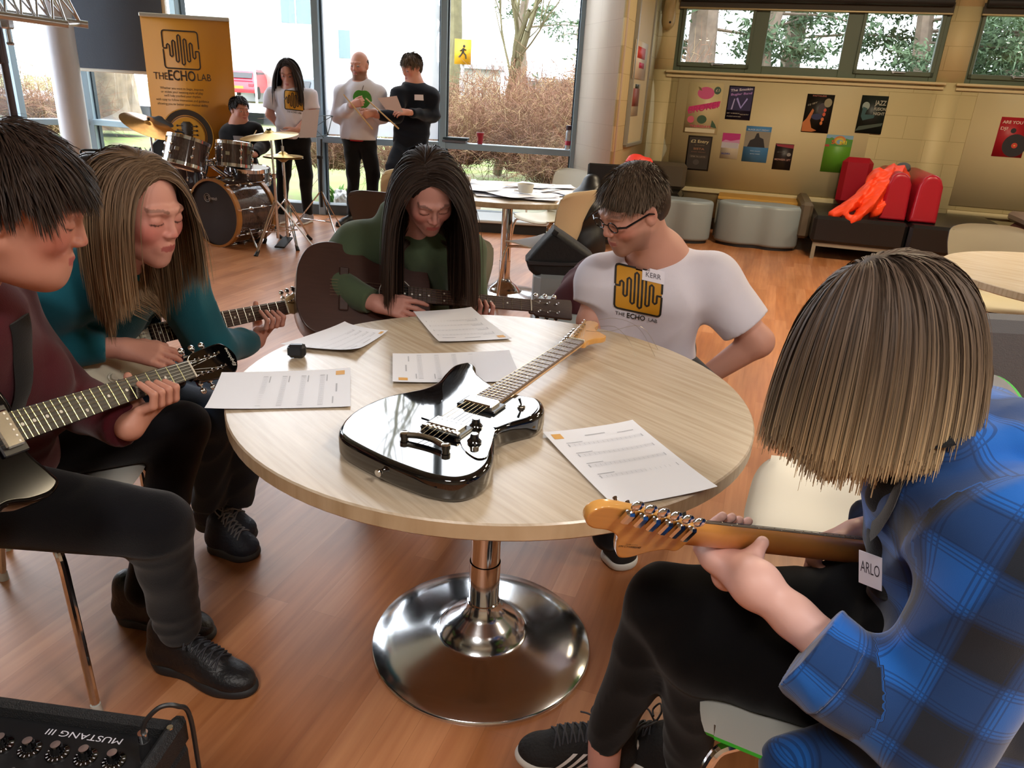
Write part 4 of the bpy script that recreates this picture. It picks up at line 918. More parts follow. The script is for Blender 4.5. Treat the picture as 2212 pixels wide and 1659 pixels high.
def shoe(parent,heel,toe,col_u,col_s,name='shoe',h=.10,w=.048,up=(0,0,1),ankle=None,lace=None,stripes=None,hh=.0035,sole=.028):
    """heel/toe: ground points; builds sole, upper and laces as one shoe part with sub-parts"""
    heel=np.array(heel,float);toe=np.array(toe,float);x=unit(toe-heel);L=np.linalg.norm(toe-heel);z=unit(np.array(up)-x*np.dot(up,x));y=np.cross(z,x);R=np.array([x,y,z]).T
    s=S(R,heel,1.)
    s.rc((.040,0,.055),(.045,0,h),.040,.036,k=.02); s.rc((.04,0,.035),(L*.55,0,.040),.036,.040,k=.03); s.el((L*.74,0,.028),(L*.25,w*.95,.036),k=.03); s.rc((.06,0,h*.85),(L*.62,0,.055),.034,.026,k=.03); s.bx((L*.5,0,-.05),(L,.2,.06),rd=.001,sub=True,k=.002)
    if ankle is not None: s.at(); s.rc(s.o+0,s.o+0,.0001,.0001) if 0 else None
    SU=s; u=s.build(name,col_u,parent,h=hh)
    s=S(R,heel,1.); s.el((.05,0,.012),(.053,w*.80,sole),k=.02); s.el((L*.72,0,.012),(L*.29,w*1.03,sole),k=.04); s.bx((L*.45,0,.012),(L*.3,w*.72,sole*.6),rd=.01,k=.03); s.bx((L*.5,0,-.1),(L,.2,.1),rd=.001,sub=True,k=.003); s.bx((L*.5,0,.028+.05),(L,.2,.05),rd=.001,sub=True,k=.004)
    s.build('sole',col_s,u,h=hh)
    if lace:
        m=MB(); dn=R@V(0,0,1); W_=lambda a,b,c:heel+R@V(a,b,c)
        for i in range(6):
            a=L*(.36+.062*i); w_=.024+.001*i
            for p,q in (((a,-w_),(a+.012,w_)),((a,w_),(a+.012,-w_))):
                pts=[W_(p[0]+(q[0]-p[0])*t,p[1]+(q[1]-p[1])*t,.06) for t in np.linspace(0,1,7)]; m.tube(decal(SU,pts,dn,off=.0015,start=.10),.0026,6)
        t0=decal(SU,[W_(L*.35,0,.06)],dn,off=.003,start=.10)[0]
        for sg in (1,-1): m.tube(spline([t0,t0+R@V(-.006,sg*.016,.020),t0+R@V(.004,sg*.036,.022),t0+R@V(.016,sg*.030,.004),t0+R@V(.008,sg*.010,.006)],5,closed=False),.0022,6); m.tube(spline([t0,t0+R@V(.02,sg*.02,.004),t0+R@V(.035,sg*.042,-.012)],5,closed=False),.0022,6)
        m.build('laces',lace,u)
    globals()['SHOE_S']=SU
    return u,R,heel,L
def place_thing(name,label,p,cat='person'): return thing(name,label,cat,tuple(p))
# ================= PEOPLE AT THE TABLE =================
mBlkJean=cloth('black_denim','16161a',bump=.3); mJean=cloth('blue_denim','2c3a4e',bump=.35,bscale=300,var=.1); mLegg=cloth('black_leggings','0e0e10',sheen=.1,bump=.1)
mMaroon=cloth('maroon_jersey','4d1822'); mTeal=cloth('teal_fleece','1f6070'); mGreenH=cloth('olive_fleece','4c5a44'); mWhiteT=cloth('white_cotton','d9d5e0',bump=.12); mBlackC=cloth('black_cloth','121216')
mShoeB=M('black_shoe','18181b',.45,bump=.2,bscale=120); mShoeN=M('navy_shoe','1b2230',.6,bump=.3,bscale=120); mRubW=M('white_rubber','d8d8d4',.5); mRubD=M('dark_rubber','232325',.6); mLaceB=M('black_lace','34343a',.7); mLaceG=M('grey_lace','77787c',.7)
PR=lambda x,y,Y:PY(x,y,Y)
# ---------- boy in maroon ----------
T=thing('person','boy in maroon top at the left edge, dark fringe, playing a black guitar','person',(-1.12,1.45,0))
hR=hframe((.84,.40,-.34),(-.05,.0,1)); ho=PR(30,452,1.18); hs=1.0
b=S(); head_sdf(b,hR,ho,hs,mouth=.003)
nb=V(-1.00,1.22,.98); b.rc(ho+hR@V(0,-.03,-.05),nb,.052,.058,k=.03); b.el(ho+hR@V(0,.035,-.085),(.045,.05,.03),R=hR,k=.03)
shL=V(-1.04,1.37,.94); shR=V(-1.0,1.08,.96); elL=V(-1.02,1.50,.70); b.rc(nb,V(-1.14,1.40,.6),.06,.10,k=.05); b.rc(nb,shL,.05,.05,k=.04); b.rc(nb,shR,.05,.05,k=.04); b.rc(shL,elL,.042,.036,k=.02)
fret_hand(b,RB,OB,fretx(3.2,.628),elL,.98,thumb_up=.034,wr=(-.080,-.066,-.045))
b.build('body',mSkin,T,h=.0035,colf=skin_col(hR,ho,hs,base=(196,140,120),flush=(190,90,80),fl=.45,brow=(38,26,22)))
hair_cap('hair_cap',T,hR,ho,hs,'2a1f1a',CAP,cuts=CAPCUT)
strands('hair',T,hR,ho,hs,9000,lambda p,d,r:np.where(d[:,1]>.25,.088,.062),'33261f',w=.0026,part=(0,-.06,.13),grav=.16,lay=.016,seg=7,vary=.4,seed=5,mess=.16,lift=.06,root=lambda d:(d[:,2]>-.42)&~((d[:,1]>.45)&(d[:,2]<.58))&~((d[:,1]>.12)&(d[:,2]<.16))&~((d[:,1]>-.25)&(d[:,2]<-.12)))
g=S(); g.rc(nb+V(-.02,.01,-.05),V(-1.16,1.42,.60),.135,.155,k=.06); g.rc(nb+V(-.02,0,-.03),shL,.085,.078,k=.05); g.rc(nb+V(-.02,0,-.03),shR,.085,.085,k=.05)
g.rc(V(-1.05,1.25,.85),V(-.98,1.35,.80),.12,.09,k=.06)
wl=OB+RB@V(fretx(3.2,.628)-.080,-.066,-.045); g.rc(shL,elL,.078,.066,k=.04); g.rc(elL,wl,.066,.046,k=.03,cut=(wl+(elL-wl)*.04,unit(wl-elL)))
elR=V(-1.08,1.02,.74); g.rc(shR,elR,.08,.062,k=.04); g.rc(elR,V(-.86,1.0,.80),.062,.045,k=.03)
g.nz=wrinkle(.005,(14,19,12),1); g.build('jumper',mMaroon,T,h=.007)
m=MB(); pts=decal(g,spline([ho+V(-.10,.05,-.22),ho+V(-.02,.09,-.30),ho+V(.05,.10,-.42),ho+V(.08,.08,-.55)],8,closed=False),(.6,.2,.3)); m.tube(pts,.028,8,flat=.12); m.build('guitar_strap',mBlackC,T)
t=S(); kn=V(-.735,1.32,.485); kf=V(-.855,1.72,.52)
t.rc((-1.14,1.30,.545),kn,.098,.070,k=.03); t.rc(kn,(-.775,1.42,.14),.066,.052,k=.02); t.rc((-1.18,1.52,.545),kf,.098,.068,k=.03); t.rc(kf,(-.93,1.575,.12),.066,.052,k=.02); t.rc((-1.20,1.30,.56),(-1.22,1.52,.56),.11,.11,k=.04)
t.nz=wrinkle(.006,(16,22,11),4,mask=lambda X:np.exp(-((X[...,0]+.78)/.16)**2)*.5+.15); t.build('jeans',mBlkJean,T,h=.007)
shoe(T,(-.865,1.455,.0),(-.575,1.355,0),mShoeB,mRubD,lace=mLaceB,h=.115); shoe(T,(-1.035,1.61,.0),(-.745,1.53,0),mShoeB,mRubD,lace=mLaceB,h=.115)
# ---------- girl in teal ----------
T=thing('person','girl in teal hoodie with long light brown hair, playing a black and cream guitar','person',(-1.10,2.08,0))
hR=hframe((.88,-.30,-.26),(-.02,-.0,1)); ho=PR(300,452,1.62); hs=.97
b=S(); head_sdf(b,hR,ho,hs); nb=V(-.96,1.74,.93)
b.rc(ho+hR@V(0,-.03,-.05),nb,.046,.052,k=.03); shR=V(-1.06,1.64,.90); shL=V(-.90,1.86,.90); elR=V(-1.18,1.60,.76); wR=PR(262,752,1.70)
elL=PR(455,752,1.93); b.rc(nb,V(-1.24,1.98,.6),.06,.09,k=.05); b.rc(nb,shL,.04,.04,k=.04); b.rc(nb,shR,.04,.04,k=.04); b.rc(shL,elL,.036,.032,k=.02); b.rc(shR,elR,.036,.034,k=.02); b.rc(elR,wR,.034,.024,k=.02)
fret_hand(b,RT,OT,fretx(1.4),elL,.88,thumb_up=.034,wr=(-.060,-.080,-.045))
hd=unit(PR(345,765,1.72)-wR); hand(b,wR,hd+V(0,0,-.02),-RT[:,2]+V(0,0,-.25),V(0,.2,1),curl=(.35,.45,.4),sc=.92,thumb=(.55,.25))
b.build('body',mSkin,T,h=.0035,colf=skin_col(hR,ho,hs,base=(205,148,132),flush=(205,85,85),fl=.42,brow=(95,66,48)))
hair_cap('hair_cap',T,hR,ho,hs,'6b5440',CAP+[((0,-.075,-.075),(.062,.045,.10),.03)],cuts=CAPCUT)
sc_=[(shR+V(0,0,-.03),.10),(shL+V(0,0,-.03),.10),(nb+V(-.03,.03,-.09),.135)]
strands('hair',T,hR,ho,hs,9000,.33,'6a5542',tip='a98d6c',w=.0028,part=(.012,.03,.13),grav=.30,lay=.016,seg=14,vary=.3,seed=8,coll=sc_,parted=.012,root=lambda d:(d[:,2]>-.3)&~((d[:,1]>.42)&(d[:,2]<.66))&~((d[:,1]>.12)&(d[:,2]<.14)))
g=S(); g.rc(nb+V(-.05,.03,-.06),V(-1.25,1.99,.58),.10,.135,k=.06); g.rc(nb,shR,.072,.075,k=.05); g.rc(nb,shL,.072,.075,k=.05); g.rc(shR,elR,.078,.066,k=.04); wc=wR+(elR-wR)*.12; g.rc(elR,wc,.066,.040,k=.03,cut=(wc,unit(wR-elR)))
wl=OT+RT@V(fretx(1.4)-.060,-.080,-.045); wc=wl+(elL-wl)*.10; g.rc(shL,elL,.075,.058,k=.04); g.rc(elL,wc,.058,.040,k=.03,cut=(wc,unit(wl-elL)))
g.rc(nb+V(-.05,.02,.045),nb+V(-.13,-.05,.0),.05,.055,k=.03); g.rc(nb+V(-.05,.02,.045),nb+V(-.04,.12,.0),.05,.05,k=.03); g.rc(nb+V(.04,.0,.0),nb+V(-.06,-.10,.01),.035,.045,k=.03)
g.nz=wrinkle(.0055,(13,18,12),7); g.build('hoodie',mTeal,T,h=.007)
t=S(); k1=PZ(468,900,.50); k2=PZ(540,900,.47); t.rc((-1.24,1.92,.53),k1,.09,.064,k=.03); t.rc(k1,PZ(450,1085,.17),.060,.046,k=.02,cut=(PZ(447,1092,.155),(0,0,-1))); t.rc((-1.22,2.12,.53),k2,.09,.062,k=.03); t.rc(k2,PZ(512,1075,.15),.058,.048,k=.02,cut=(PZ(512,1090,.13),(0,0,-1)))
t.nz=wrinkle(.005,(20,26,13),9); t.build('jeans',mJean,T,h=.007)
shoe(T,PZ(425,1128,.05),PZ(552,1165,.03),mShoeN,M('grey_rubber','3a3a3a',.6),lace=mLaceG,h=.105); shoe(T,PZ(460,1170,.0)+V(0,-.02,.0),PZ(520,1195,0)+V(.06,-.02,0),mShoeN,M('grey_rubber','3a3a3a',.6),lace=mLaceG,h=.10)
# ---------- girl in green ----------
T=thing('person','girl in green hoodie with very long dark brown hair, bent over an acoustic guitar','person',(-.36,2.75,0))
hR=hframe((.30,-.72,-.62),(.06,-.35,1)); ho=PR(926,418,2.34); hs=1.0
b=S(); head_sdf(b,hR,ho,hs); nb=V(-.36,2.52,.93); b.rc(ho+hR@V(0,-.03,-.05),nb,.048,.054,k=.03)
shR=PR(775,540,2.50); shL=PR(1000,545,2.54); elR=PR(697,606,2.40); wR=PR(812,655,2.28); elL=PR(1018,700,2.50)
b.rc(nb,V(-.36,2.75,.6),.10,.11,k=.05); b.rc(nb,shL,.04,.04,k=.04); b.rc(nb,shR,.04,.04,k=.04); b.rc(shR,elR,.036,.034,k=.02); b.rc(elR,wR,.034,.025,k=.02); b.rc(shL,elL,.036,.032,k=.02)
hand(b,wR,unit(PR(890,668,2.27)-wR),-RA[:,2],V(.1,0,1),curl=((.15,.35,.3),(.3,.4,.3),(.35,.4,.3),(.4,.4,.3)),sc=.98,thumb=(.5,.2),spread=.10)
fret_hand(b,RA,OA,fretx(4.6),elL,.95,thumb_up=.034)
b.build('body',mSkin,T,h=.0035,colf=skin_col(hR,ho,hs,base=(190,135,122),flush=(180,90,85),fl=.4,brow=(50,34,28)))
hair_cap('hair_cap',T,hR,ho,hs,'2c201b',CAP+[((0,-.06,-.07),(.07,.05,.10),.03)],cuts=CAPCUT)
sc_=[(shR+V(.02,0,-.05),.10),(shL+V(0,0,-.05),.09),(nb+V(0,.03,-.12),.15)]
strands('hair',T,hR,ho,hs,9000,.47,'30241e',tip='4a382e',w=.0036,part=(.02,.02,.13),grav=.28,lay=.020,seg=16,vary=.3,seed=11,coll=sc_,parted=.022,root=lambda d:(d[:,2]>-.35)&~((d[:,1]>.42)&(d[:,2]<.64))&~((d[:,1]>.12)&(d[:,2]<.14)))
g=S(); g.rc(nb+V(0,.03,-.06),V(-.36,2.76,.58),.13,.155,k=.06); g.rc(nb,shR,.07,.082,k=.05); g.rc(nb,shL,.07,.075,k=.05); g.rc(shR,elR,.085,.070,k=.05); wc=wR+(elR-wR)*.08; g.rc(elR,wc,.068,.040,k=.03,cut=(wc,unit(wR-elR)))
g.rc(shL,elL,.078,.06,k=.04); wl=OA+RA@V(fretx(4.6)-.055,-.098,-.04); g.rc(elL,wl+(elL-wl)*.3,.056,.042,k=.03)
g.rc(nb+V(-.07,.02,.04),nb+V(-.02,.10,.04),.05,.05,k=.03); g.rc(nb+V(-.07,.0,.04),nb+V(-.10,-.03,-.03),.045,.045,k=.03)
g.nz=wrinkle(.0055,(13,17,11),12); g.build('hoodie',mGreenH,T,h=.007)
t=S(); t.rc((-.45,2.72,.53),(-.50,2.35,.50),.09,.07,k=.03); t.rc((-.50,2.35,.5),(-.50,2.42,.1),.065,.05,k=.02); t.rc((-.27,2.72,.53),(-.20,2.36,.50),.09,.07,k=.03); t.rc((-.20,2.36,.5),(-.20,2.42,.1),.065,.05,k=.02); t.rc((-.45,2.76,.56),(-.27,2.76,.56),.11,.11,k=.03); t.build('jeans',mBlkJean,T,h=.01)
shoe(T,(-.50,2.47,0),(-.50,2.22,0),mShoeB,mRubD,h=.1,hh=.006); shoe(T,(-.20,2.47,0),(-.20,2.22,0),mShoeB,mRubD,h=.1,hh=.006)
# ---------- man in white T-shirt ----------
T=thing('person','man with glasses and short brown hair in white T-shirt with a waveform logo','person',(.42,2.42,0))
hR=hframe((-.74,-.42,-.44),(.03,-.05,1)); ho=PR(1364,455,2.17); hs=1.0
b=S(); head_sdf(b,hR,ho,hs); nb=PR(1418,562,2.30); b.rc(ho+hR@V(0,-.035,-.04),nb,.054,.062,k=.03); b.rc(ho+hR@V(0,-.01,-.07),nb+V(0,-.02,-.01),.042,.05,k=.03)
shR=PR(1300,605,2.30); shL=PR(1535,608,2.26); elR=PR(1276,695,2.26); wR=PR(1300,800,2.20); elL=PR(1637,738,2.20); wL=PR(1515,820,2.25)
b.rc(nb,V(.43,2.42,.62),.10,.12,k=.05); b.rc(nb,shL,.05,.05,k=.04); b.rc(nb,shR,.05,.05,k=.04); b.rc(shR,elR,.05,.043,k=.02); b.rc(elR,wR,.043,.028,k=.02); b.rc(shL,elL,.054,.046,k=.02); b.rc(elL,wL,.048,.031,k=.02)
hand(b,wR,(.3,-.5,-.6),(0,.4,-.6),(1,0,0),curl=(.3,.4,.3)); hand(b,wL,unit(wL-elL)+V(0,0,-.1),(.3,.3,-.9),(0,-.9,.3),curl=(.3,.4,.3))
b.build('body',mSkin,T,h=.0035,colf=skin_col(hR,ho,hs,base=(198,146,128),flush=(195,100,88),fl=.4,beard=.42,brow=(80,58,44),lip=(165,95,88)))
hair_cap('hair_cap',T,hR,ho,hs,'43352b',[((0,-.022,.046),(.082,.101,.088)),((0,-.062,-.0),(.070,.060,.075),.03)],cuts=[((0,.105,-.035),(.085,.078,.085),.008),((0,.03,-.05),(.1,.05,.05),.01)])
strands('hair',T,hR,ho,hs,9000,lambda p,d,r:np.where(d[:,2]>.3,.056,.024)*r.uniform(.7,1.15,len(d)),'4c3d31',tip='6b5a49',w=.0022,part=(.03,-.07,.10),grav=.08,lay=.010,seg=5,vary=.35,seed=15,mess=.24,comb=(-.35,.30,.0),lift=.10,root=lambda d:(d[:,2]>-.40)&~((d[:,1]>.50)&(d[:,2]<.52))&~((d[:,1]>.12)&(d[:,2]<.05))&~((d[:,1]>-.25)&(d[:,2]<.0)))
# glasses
gl_=MB().at(hR,ho); k=hs
for x in (-1,1): gl_.tube([(k*(x*.033+.022*math.cos(a)),k*.094-.0*x,k*(.004+.015*math.sin(a))) for a in np.linspace(0,2*math.pi,24,endpoint=False)],.0018,6,closed=True); gl_.tube([(x*k*.055,k*.093,k*.008),(x*k*.078,k*.08,k*.009),(x*k*.083,k*.0,k*.009),(x*k*.083,-k*.02,-k*.002)],[.0035,.0035,.003,.002],6)
gl_.tube([(-k*.011,k*.096,k*.008),(0,k*.1,k*.011),(k*.011,k*.096,k*.008)],.0015,6); gp=gl_.build('glasses',M('black_frames','101014',.25),T)
g=S(); g.rc(nb+V(.0,.02,-.08),V(.43,2.43,.60),.145,.150,k=.07); g.rc(nb+V(-.03,.0,-.055),shR,.080,.082,k=.06); g.rc(nb+V(.03,0,-.055),shL,.080,.085,k=.06); g.rc(PR(1335,650,2.27),PR(1330,760,2.30),.09,.08,k=.06); g.rc(PR(1450,650,2.25),PR(1440,780,2.32),.09,.09,k=.06)
c1=shL+(elL-shL)*.74; g.rc(shL,c1+unit(elL-shL)*.08,.086,.080,k=.04,cut=(c1,unit(elL-shL))); c2=shR+(elR-shR)*.62; g.rc(shR,c2+unit(elR-shR)*.08,.076,.070,k=.03,cut=(c2,unit(elR-shR)))
g.el(nb+V(-.03,-.035,.005),(.078,.07,.055),k=.006,sub=True)
g.nz=wrinkle(.0045,(10,15,12),21,mask=lambda X:np.clip((nb[2]+.03-X[...,2])*8,0,1)); g.build('t_shirt',mWhiteT,T,h=.006); gK=g
m=MB(); nk=[nb+V(-.03,-.035,.005)+V(.082*math.cos(a),.074*math.sin(a),0) for a in np.linspace(0,2*math.pi,40,endpoint=False)]
# ---- waveform logo laid on cloth ----
def logo_paths():
    R_=.12
    def rr(a,b,s):   # half frame
        return a
    wave=[(-1,0.06),(-.80,.06),(-.80,.22),(-.72,.30),(-.64,.22),(-.64,-.30),(-.56,-.38),(-.48,-.30),(-.48,.42),(-.40,.50),(-.32,.42),(-.32,-.58),(-.24,-.66),(-.16,-.58),(-.16,.72),(-.08,.80),(0,.72),(0,-.72),(.08,-.80),(.16,-.72),(.16,.52),(.24,.60),(.32,.52),(.32,-.55),(.40,-.62),(.48,-.55),(.48,.32),(.56,.40),(.64,.32),(.64,-.36),(.72,-.44),(.80,-.36),(.80,-.04),(1,-.04)]
    fr=[(-1,.10),(-1,.86),(-.96,.96),(-.86,1),(.86,1),(.96,.96),(1,.86),(1,.08)]; fr2=[(-1,0.0),(-1,-.86),(-.96,-.96),(-.86,-1),(.86,-1),(.96,-.96),(1,-.86),(1,-.06)]
    return wave,fr,fr2
def ribbon2d(path,w,step=.04):
    P=[np.array(path[0],float)]
    for a,b in zip(path,path[1:]):
        a=np.array(a,float);b=np.array(b,float);n=max(1,int(np.linalg.norm(b-a)/step)); P+=[a+(b-a)*(i+1)/n for i in range(n)]
    P=np.array(P); T_=np.gradient(P,axis=0); T_/=np.maximum(np.linalg.norm(T_,axis=1,keepdims=True),1e-9); N=np.c_[-T_[:,1],T_[:,0]]
    v=np.concatenate([P-N*w/2,P+N*w/2]); n=len(P); return v,[(i,i+1,i+1+n,i+n) for i in range(n-1)]
def logo_flat(mb,o,u,v,half,w=.075,wrap=None,lift=0,fill=None):
    o=np.array(o,float)
    def put(v2,f,l=0):
        X=o+np.outer(v2[:,0]*half,u)+np.outer(v2[:,1]*half,v)
        if wrap is not None: X=wrap(X,l)
        mb.add(X,f)
    for i,pth in enumerate(logo_paths()): put(*ribbon2d(pth,w))
def cloth_print(name,parent,Sd,o,u,v,n,half,mat,fillmat=None,w=.085,text=None,off=.0016):
    u=unit(u);v=unit(v);n=unit(n)
    if fillmat:
        m=MB(); N=22; v2=[];f=[]
        for j in range(N):
            for i in range(N): v2.append((-1+2*i/(N-1),-1+2*j/(N-1)))
        v2=np.array(v2); rmax=1.0; 
        c=np.clip(np.abs(v2)-.86,0,1); l=np.linalg.norm(c,axis=1); ex=l>.14; v2[ex]=np.sign(v2[ex])*(.86+c[ex]/l[ex][:,None]*.14)
        for j in range(N-1):
            for i in range(N-1): f.append((j*N+i,j*N+i+1,(j+1)*N+i+1,(j+1)*N+i))
        X=o+np.outer(v2[:,0]*half,u)+np.outer(v2[:,1]*half,v); m.add(decal(Sd,X,n,off=off),f); m.build(name+'_patch',fillmat,parent)
    m=MB(); logo_flat(m,o,u,v,half,w,wrap=lambda X,l:decal(Sd,X,n,off=off+.001))
    if text:
        for (t_,dx,dy,ww,hh,bo) in text:
            q=MB(); text_fit(q,t_,(0,0,0),V(1,0,0),V(0,1,0),w=ww*half,h=hh*half,align='c',bold=bo); 
            if q.v: X=np.concatenate(q.v); X=o+np.outer(X[:,0]+dx*half,u)+np.outer(X[:,1]+dy*half,v); m.add(decal(Sd,X,n,off=off+.001),q.f)
    m.build(name,mat,parent)
mInkD=M('print_black','20190f',.7); mInkY=M('print_amber','c58a18',.65)
o=PR(1381,632,2.12); uK=unit(PR(1440,650,2.12)-PR(1322,625,2.12)); vK=unit(PR(1376,580,2.12)-PR(1368,680,2.16))
ECHO_T=[('THE',-.72,-1.33,.42,.17,0),('ECHO',-.02,-1.36,.80,.24,.02),('LAB',.72,-1.33,.38,.17,0)]
cloth_print('shirt_logo',T,gK,o,uK,vK,(-.1,-.95,.15),.072,mInkD,mInkY,text=ECHO_T)
m=MB(); o2=PR(1416,600,2.10); v2=np.array([(x,y) for y in np.linspace(-.021,.021,5) for x in np.linspace(-.034,.034,7)]); X=o2+np.outer(v2[:,0],uK)+np.outer(v2[:,1],vK); m.add(decal(gK,X,(-.1,-.95,.15),off=.003),[(j*7+i,j*7+i+1,j*7+i+8,j*7+i+7) for j in range(4) for i in range(6)]); nt_=m.build('name_sticker',M('sticker_white','e2deea',.6),T)
q=MB(); text_fit(q,'KERR',(0,0,0),V(1,0,0),V(0,1,0),w=.046,h=.016,align='c'); X=np.concatenate(q.v); m=MB(); X=o2+np.outer(X[:,0],uK)+np.outer(X[:,1]-.008,vK); m.add(decal(gK,X,(-.1,-.95,.15),off=.004),q.f); m.build('name_lettering',M('pen_grey','5c5660',.7),nt_)
t=S(); t.rc((.33,2.42,.53),(.30,2.05,.52),.095,.072,k=.03); t.rc((.30,2.05,.52),(.33,1.98,.1),.068,.052,k=.02); t.rc((.52,2.42,.53),(.62,2.10,.52),.095,.072,k=.03); t.rc((.62,2.10,.52),(.60,2.3,.1),.068,.052,k=.02); t.rc((.33,2.46,.56),(.52,2.46,.56),.12,.12,k=.03); t.build('jeans',mBlkJean,T,h=.01)
shoe(T,(.335,2.03,0),PZ(1362,1228,0)+V(.0,0,0),M('black_canvas','1c1c1e',.7),mRubW,h=.09,hh=.005,w=.05); shoe(T,(.60,2.38,0),(.58,2.12,0),M('black_canvas','1c1c1e',.7),mRubW,h=.09,hh=.006)
st=thing('stool','low grey stool under the man in the white T-shirt','stool',(.42,2.44,0)); m=MB(); m.lathe([(.17,.40),(.18,.41),(.18,.45),(.17,.46),(0,.46)],32,(.42,2.44,0)); m.build('seat',M('grey_vinyl','6d747a',.5),st)
for a in range(4): m=MB(); c,s_=math.cos(a*math.pi/2+.8),math.sin(a*math.pi/2+.8); m.cyl((.42+.12*c,2.44+.12*s_,.41),(.42+.19*c,2.44+.19*s_,0),.011); m.build('leg',mSteel,st)
# ================= PERSON IN THE BLUE PLAID SHIRT =================
def plaid_mat():
    m=bpy.data.materials.new('blue_plaid_flannel'); m.use_nodes=True; n=m.node_tree; b=n.nodes['Principled BSDF']; L=n.links.new
    def N(t,**k):
        q=n.nodes.new(t); [setattr(q,a,c) for a,c in k.items()]; return q
    def mth(op,a,b_=None,c=None):
        q=N('ShaderNodeMath',operation=op)
        for i,x in enumerate((a,b_,c)):
            if x is None: continue
            if isinstance(x,(int,float)): q.inputs[i].default_value=x
            else: L(x,q.inputs[i])
        return q.outputs[0]
    out=[]
    for at in ('pu','pv'):
        a=N('ShaderNodeAttribute',attribute_name=at).outputs['Fac']
        f=mth('FRACT',mth('DIVIDE',a,.125))
        tri=mth('ABSOLUTE',mth('SUBTRACT',f,.5))             # 0 at mid band, .5 at edge
        broad=mth('SMOOTH_MIN',mth('MAXIMUM',mth('MULTIPLY_ADD',tri,14.,-3.1),0),1.,.05)
        fine=mth('MULTIPLY',mth('GREATER_THAN',mth('FRACT',mth('DIVIDE',a,.0052)),.62),mth('LESS_THAN',mth('ABSOLUTE',mth('SUBTRACT',tri,.23)),.085))
        out.append((broad,fine))
    dk=mth('MULTIPLY',mth('ADD',out[0][0],out[1][0]),.5)
    cr=N('ShaderNodeValToRGB'); cr.color_ramp.elements[0].position=.02; cr.color_ramp.elements[0].color=lin('1d62b8'); e=cr.color_ramp.elements.new(.5); e.color=lin('1b3f74'); cr.color_ramp.elements[-1].position=.98; cr.color_ramp.elements[-1].color=lin('1d222c'); L(dk,cr.inputs[0])
    fi=mth('MAXIMUM',out[0][1],out[1][1]); mx=N('ShaderNodeMix',data_type='RGBA'); L(mth('MULTIPLY',fi,.55),mx.inputs[0]); L(cr.outputs[0],mx.inputs[6]); mx.inputs[7].default_value=lin('12284e')
    L(mx.outputs[2],b.inputs['Base Color']); b.inputs['Roughness'].default_value=.85; b.inputs['Sheen Weight'].default_value=.3; b.inputs['Specular IOR Level'].default_value=.2
    nb=N('ShaderNodeTexNoise'); nb.inputs['Scale'].default_value=900; t=N('ShaderNodeTexCoord'); L(t.outputs['Object'],nb.inputs[0]); bp=N('ShaderNodeBump'); bp.inputs['Strength'].default_value=.2; bp.inputs['Distance'].default_value=.0015; L(nb.outputs[0],bp.inputs['Height']); L(bp.outputs[0],b.inputs['Normal'])
    return m
mPlaid=plaid_mat()
T=thing('person','person in blue and black plaid shirt, brown bob with blonde ends, holding a blue guitar','person',(.62,1.0,0))
hR=hframe((-.70,.36,-.62),(-.38,.10,1)); ho=PY(1915,745,.93); hs=.93
b=S(); head_sdf(b,hR,ho,hs); nb=PY(2032,955,.90)
b.rc(ho+hR@V(0,-.03,-.05),nb,.050,.056,k=.03)
shL=V(.60,.745,.90); elL=V(.535,.72,.665); shR=V(.73,1.05,.90); elR=V(.84,1.22,.68); wR=PY(1850,1150,1.16)
b.rc(nb,V(.70,.98,.6),.045,.08,k=.05); b.rc(nb,shL,.045,.045,k=.04); b.rc(nb,shR,.045,.045,k=.04); b.rc(shL,elL,.042,.038,k=.02); b.rc(shR,elR,.042,.038,k=.02); b.rc(elR,wR,.036,.024,k=.02)
GB=lambda *p:OBl+RBl@np.array(p,float)
# fretting hand: thumb over the back of the neck, fingers round the far side
x0=PY(1600,1170,.95); x0=float((x0-OBl)@RBl[:,0])
w=PY(1632,1262,.865)
for i in range(4):
    x=x0+.034-.021*i; finger(b,[GB(x,-.040,-.012),GB(x+.002,-.050,.016),GB(x+.004,-.024,.030),GB(x+.004,.012+.004*(i<2),.026)],.0098,.0072); b.rc(w,GB(x,-.040,-.012),.022,.0125,k=.030)
b.chain([w+(GB(x0,0,0)-w)*.15,GB(x0+.002,-.055,-.030),GB(x0+.004,-.026,-.036),GB(x0+.002,.004,-.034),GB(x0-.002,.027,-.026)],[.021,.020,.0155,.0120,.0098],k=.010)
b.rc(w,w+(elL-w)*.25,.0225,.027,k=.02); b.rc(w+(elL-w)*.25,elL,.027,.042,k=.02)
hand(b,wR,(-.75,-.1,-.35),(-.1,-.75,-.4),(-.2,.3,.8),curl=(.9,1.0,.6),sc=.95,thumb=(.5,.5))
b.build('body',mSkin,T,h=.003,colf=skin_col(hR,ho,hs,base=(222,176,164),flush=(215,110,105),fl=.4))
m=MB(); q=PY(1593,1222,.87)
hair_cap('hair_cap',T,hR,ho,hs,'4a3b31',CAP+[((0,-.05,-.05),(.072,.055,.085),.03)],cuts=CAPCUT)
def bobL(p,d,r): return np.where(d[:,2]>.5,.34,.27)+0*d[:,1]
strands('hair',T,hR,ho,hs,17000,bobL,'54453a',tip='e2c597',w=.0024,part=(0,-.03,.125),grav=.24,lay=.017,seg=14,vary=.22,seed=21,lift=.03,tippow=3.6,trim=.142,coll=[(shL+V(0,0,-.02),.09),(nb+V(0,0,-.05),.085)],side=lambda p:np.c_[np.sign(p[:,0])*.03,np.where(p[:,1]>0,.01,0),0*p[:,0]],root=lambda d:(d[:,2]>-.40)&~((d[:,1]>.50)&(d[:,2]<.45))&~((d[:,1]>.15)&(d[:,2]<.0)))
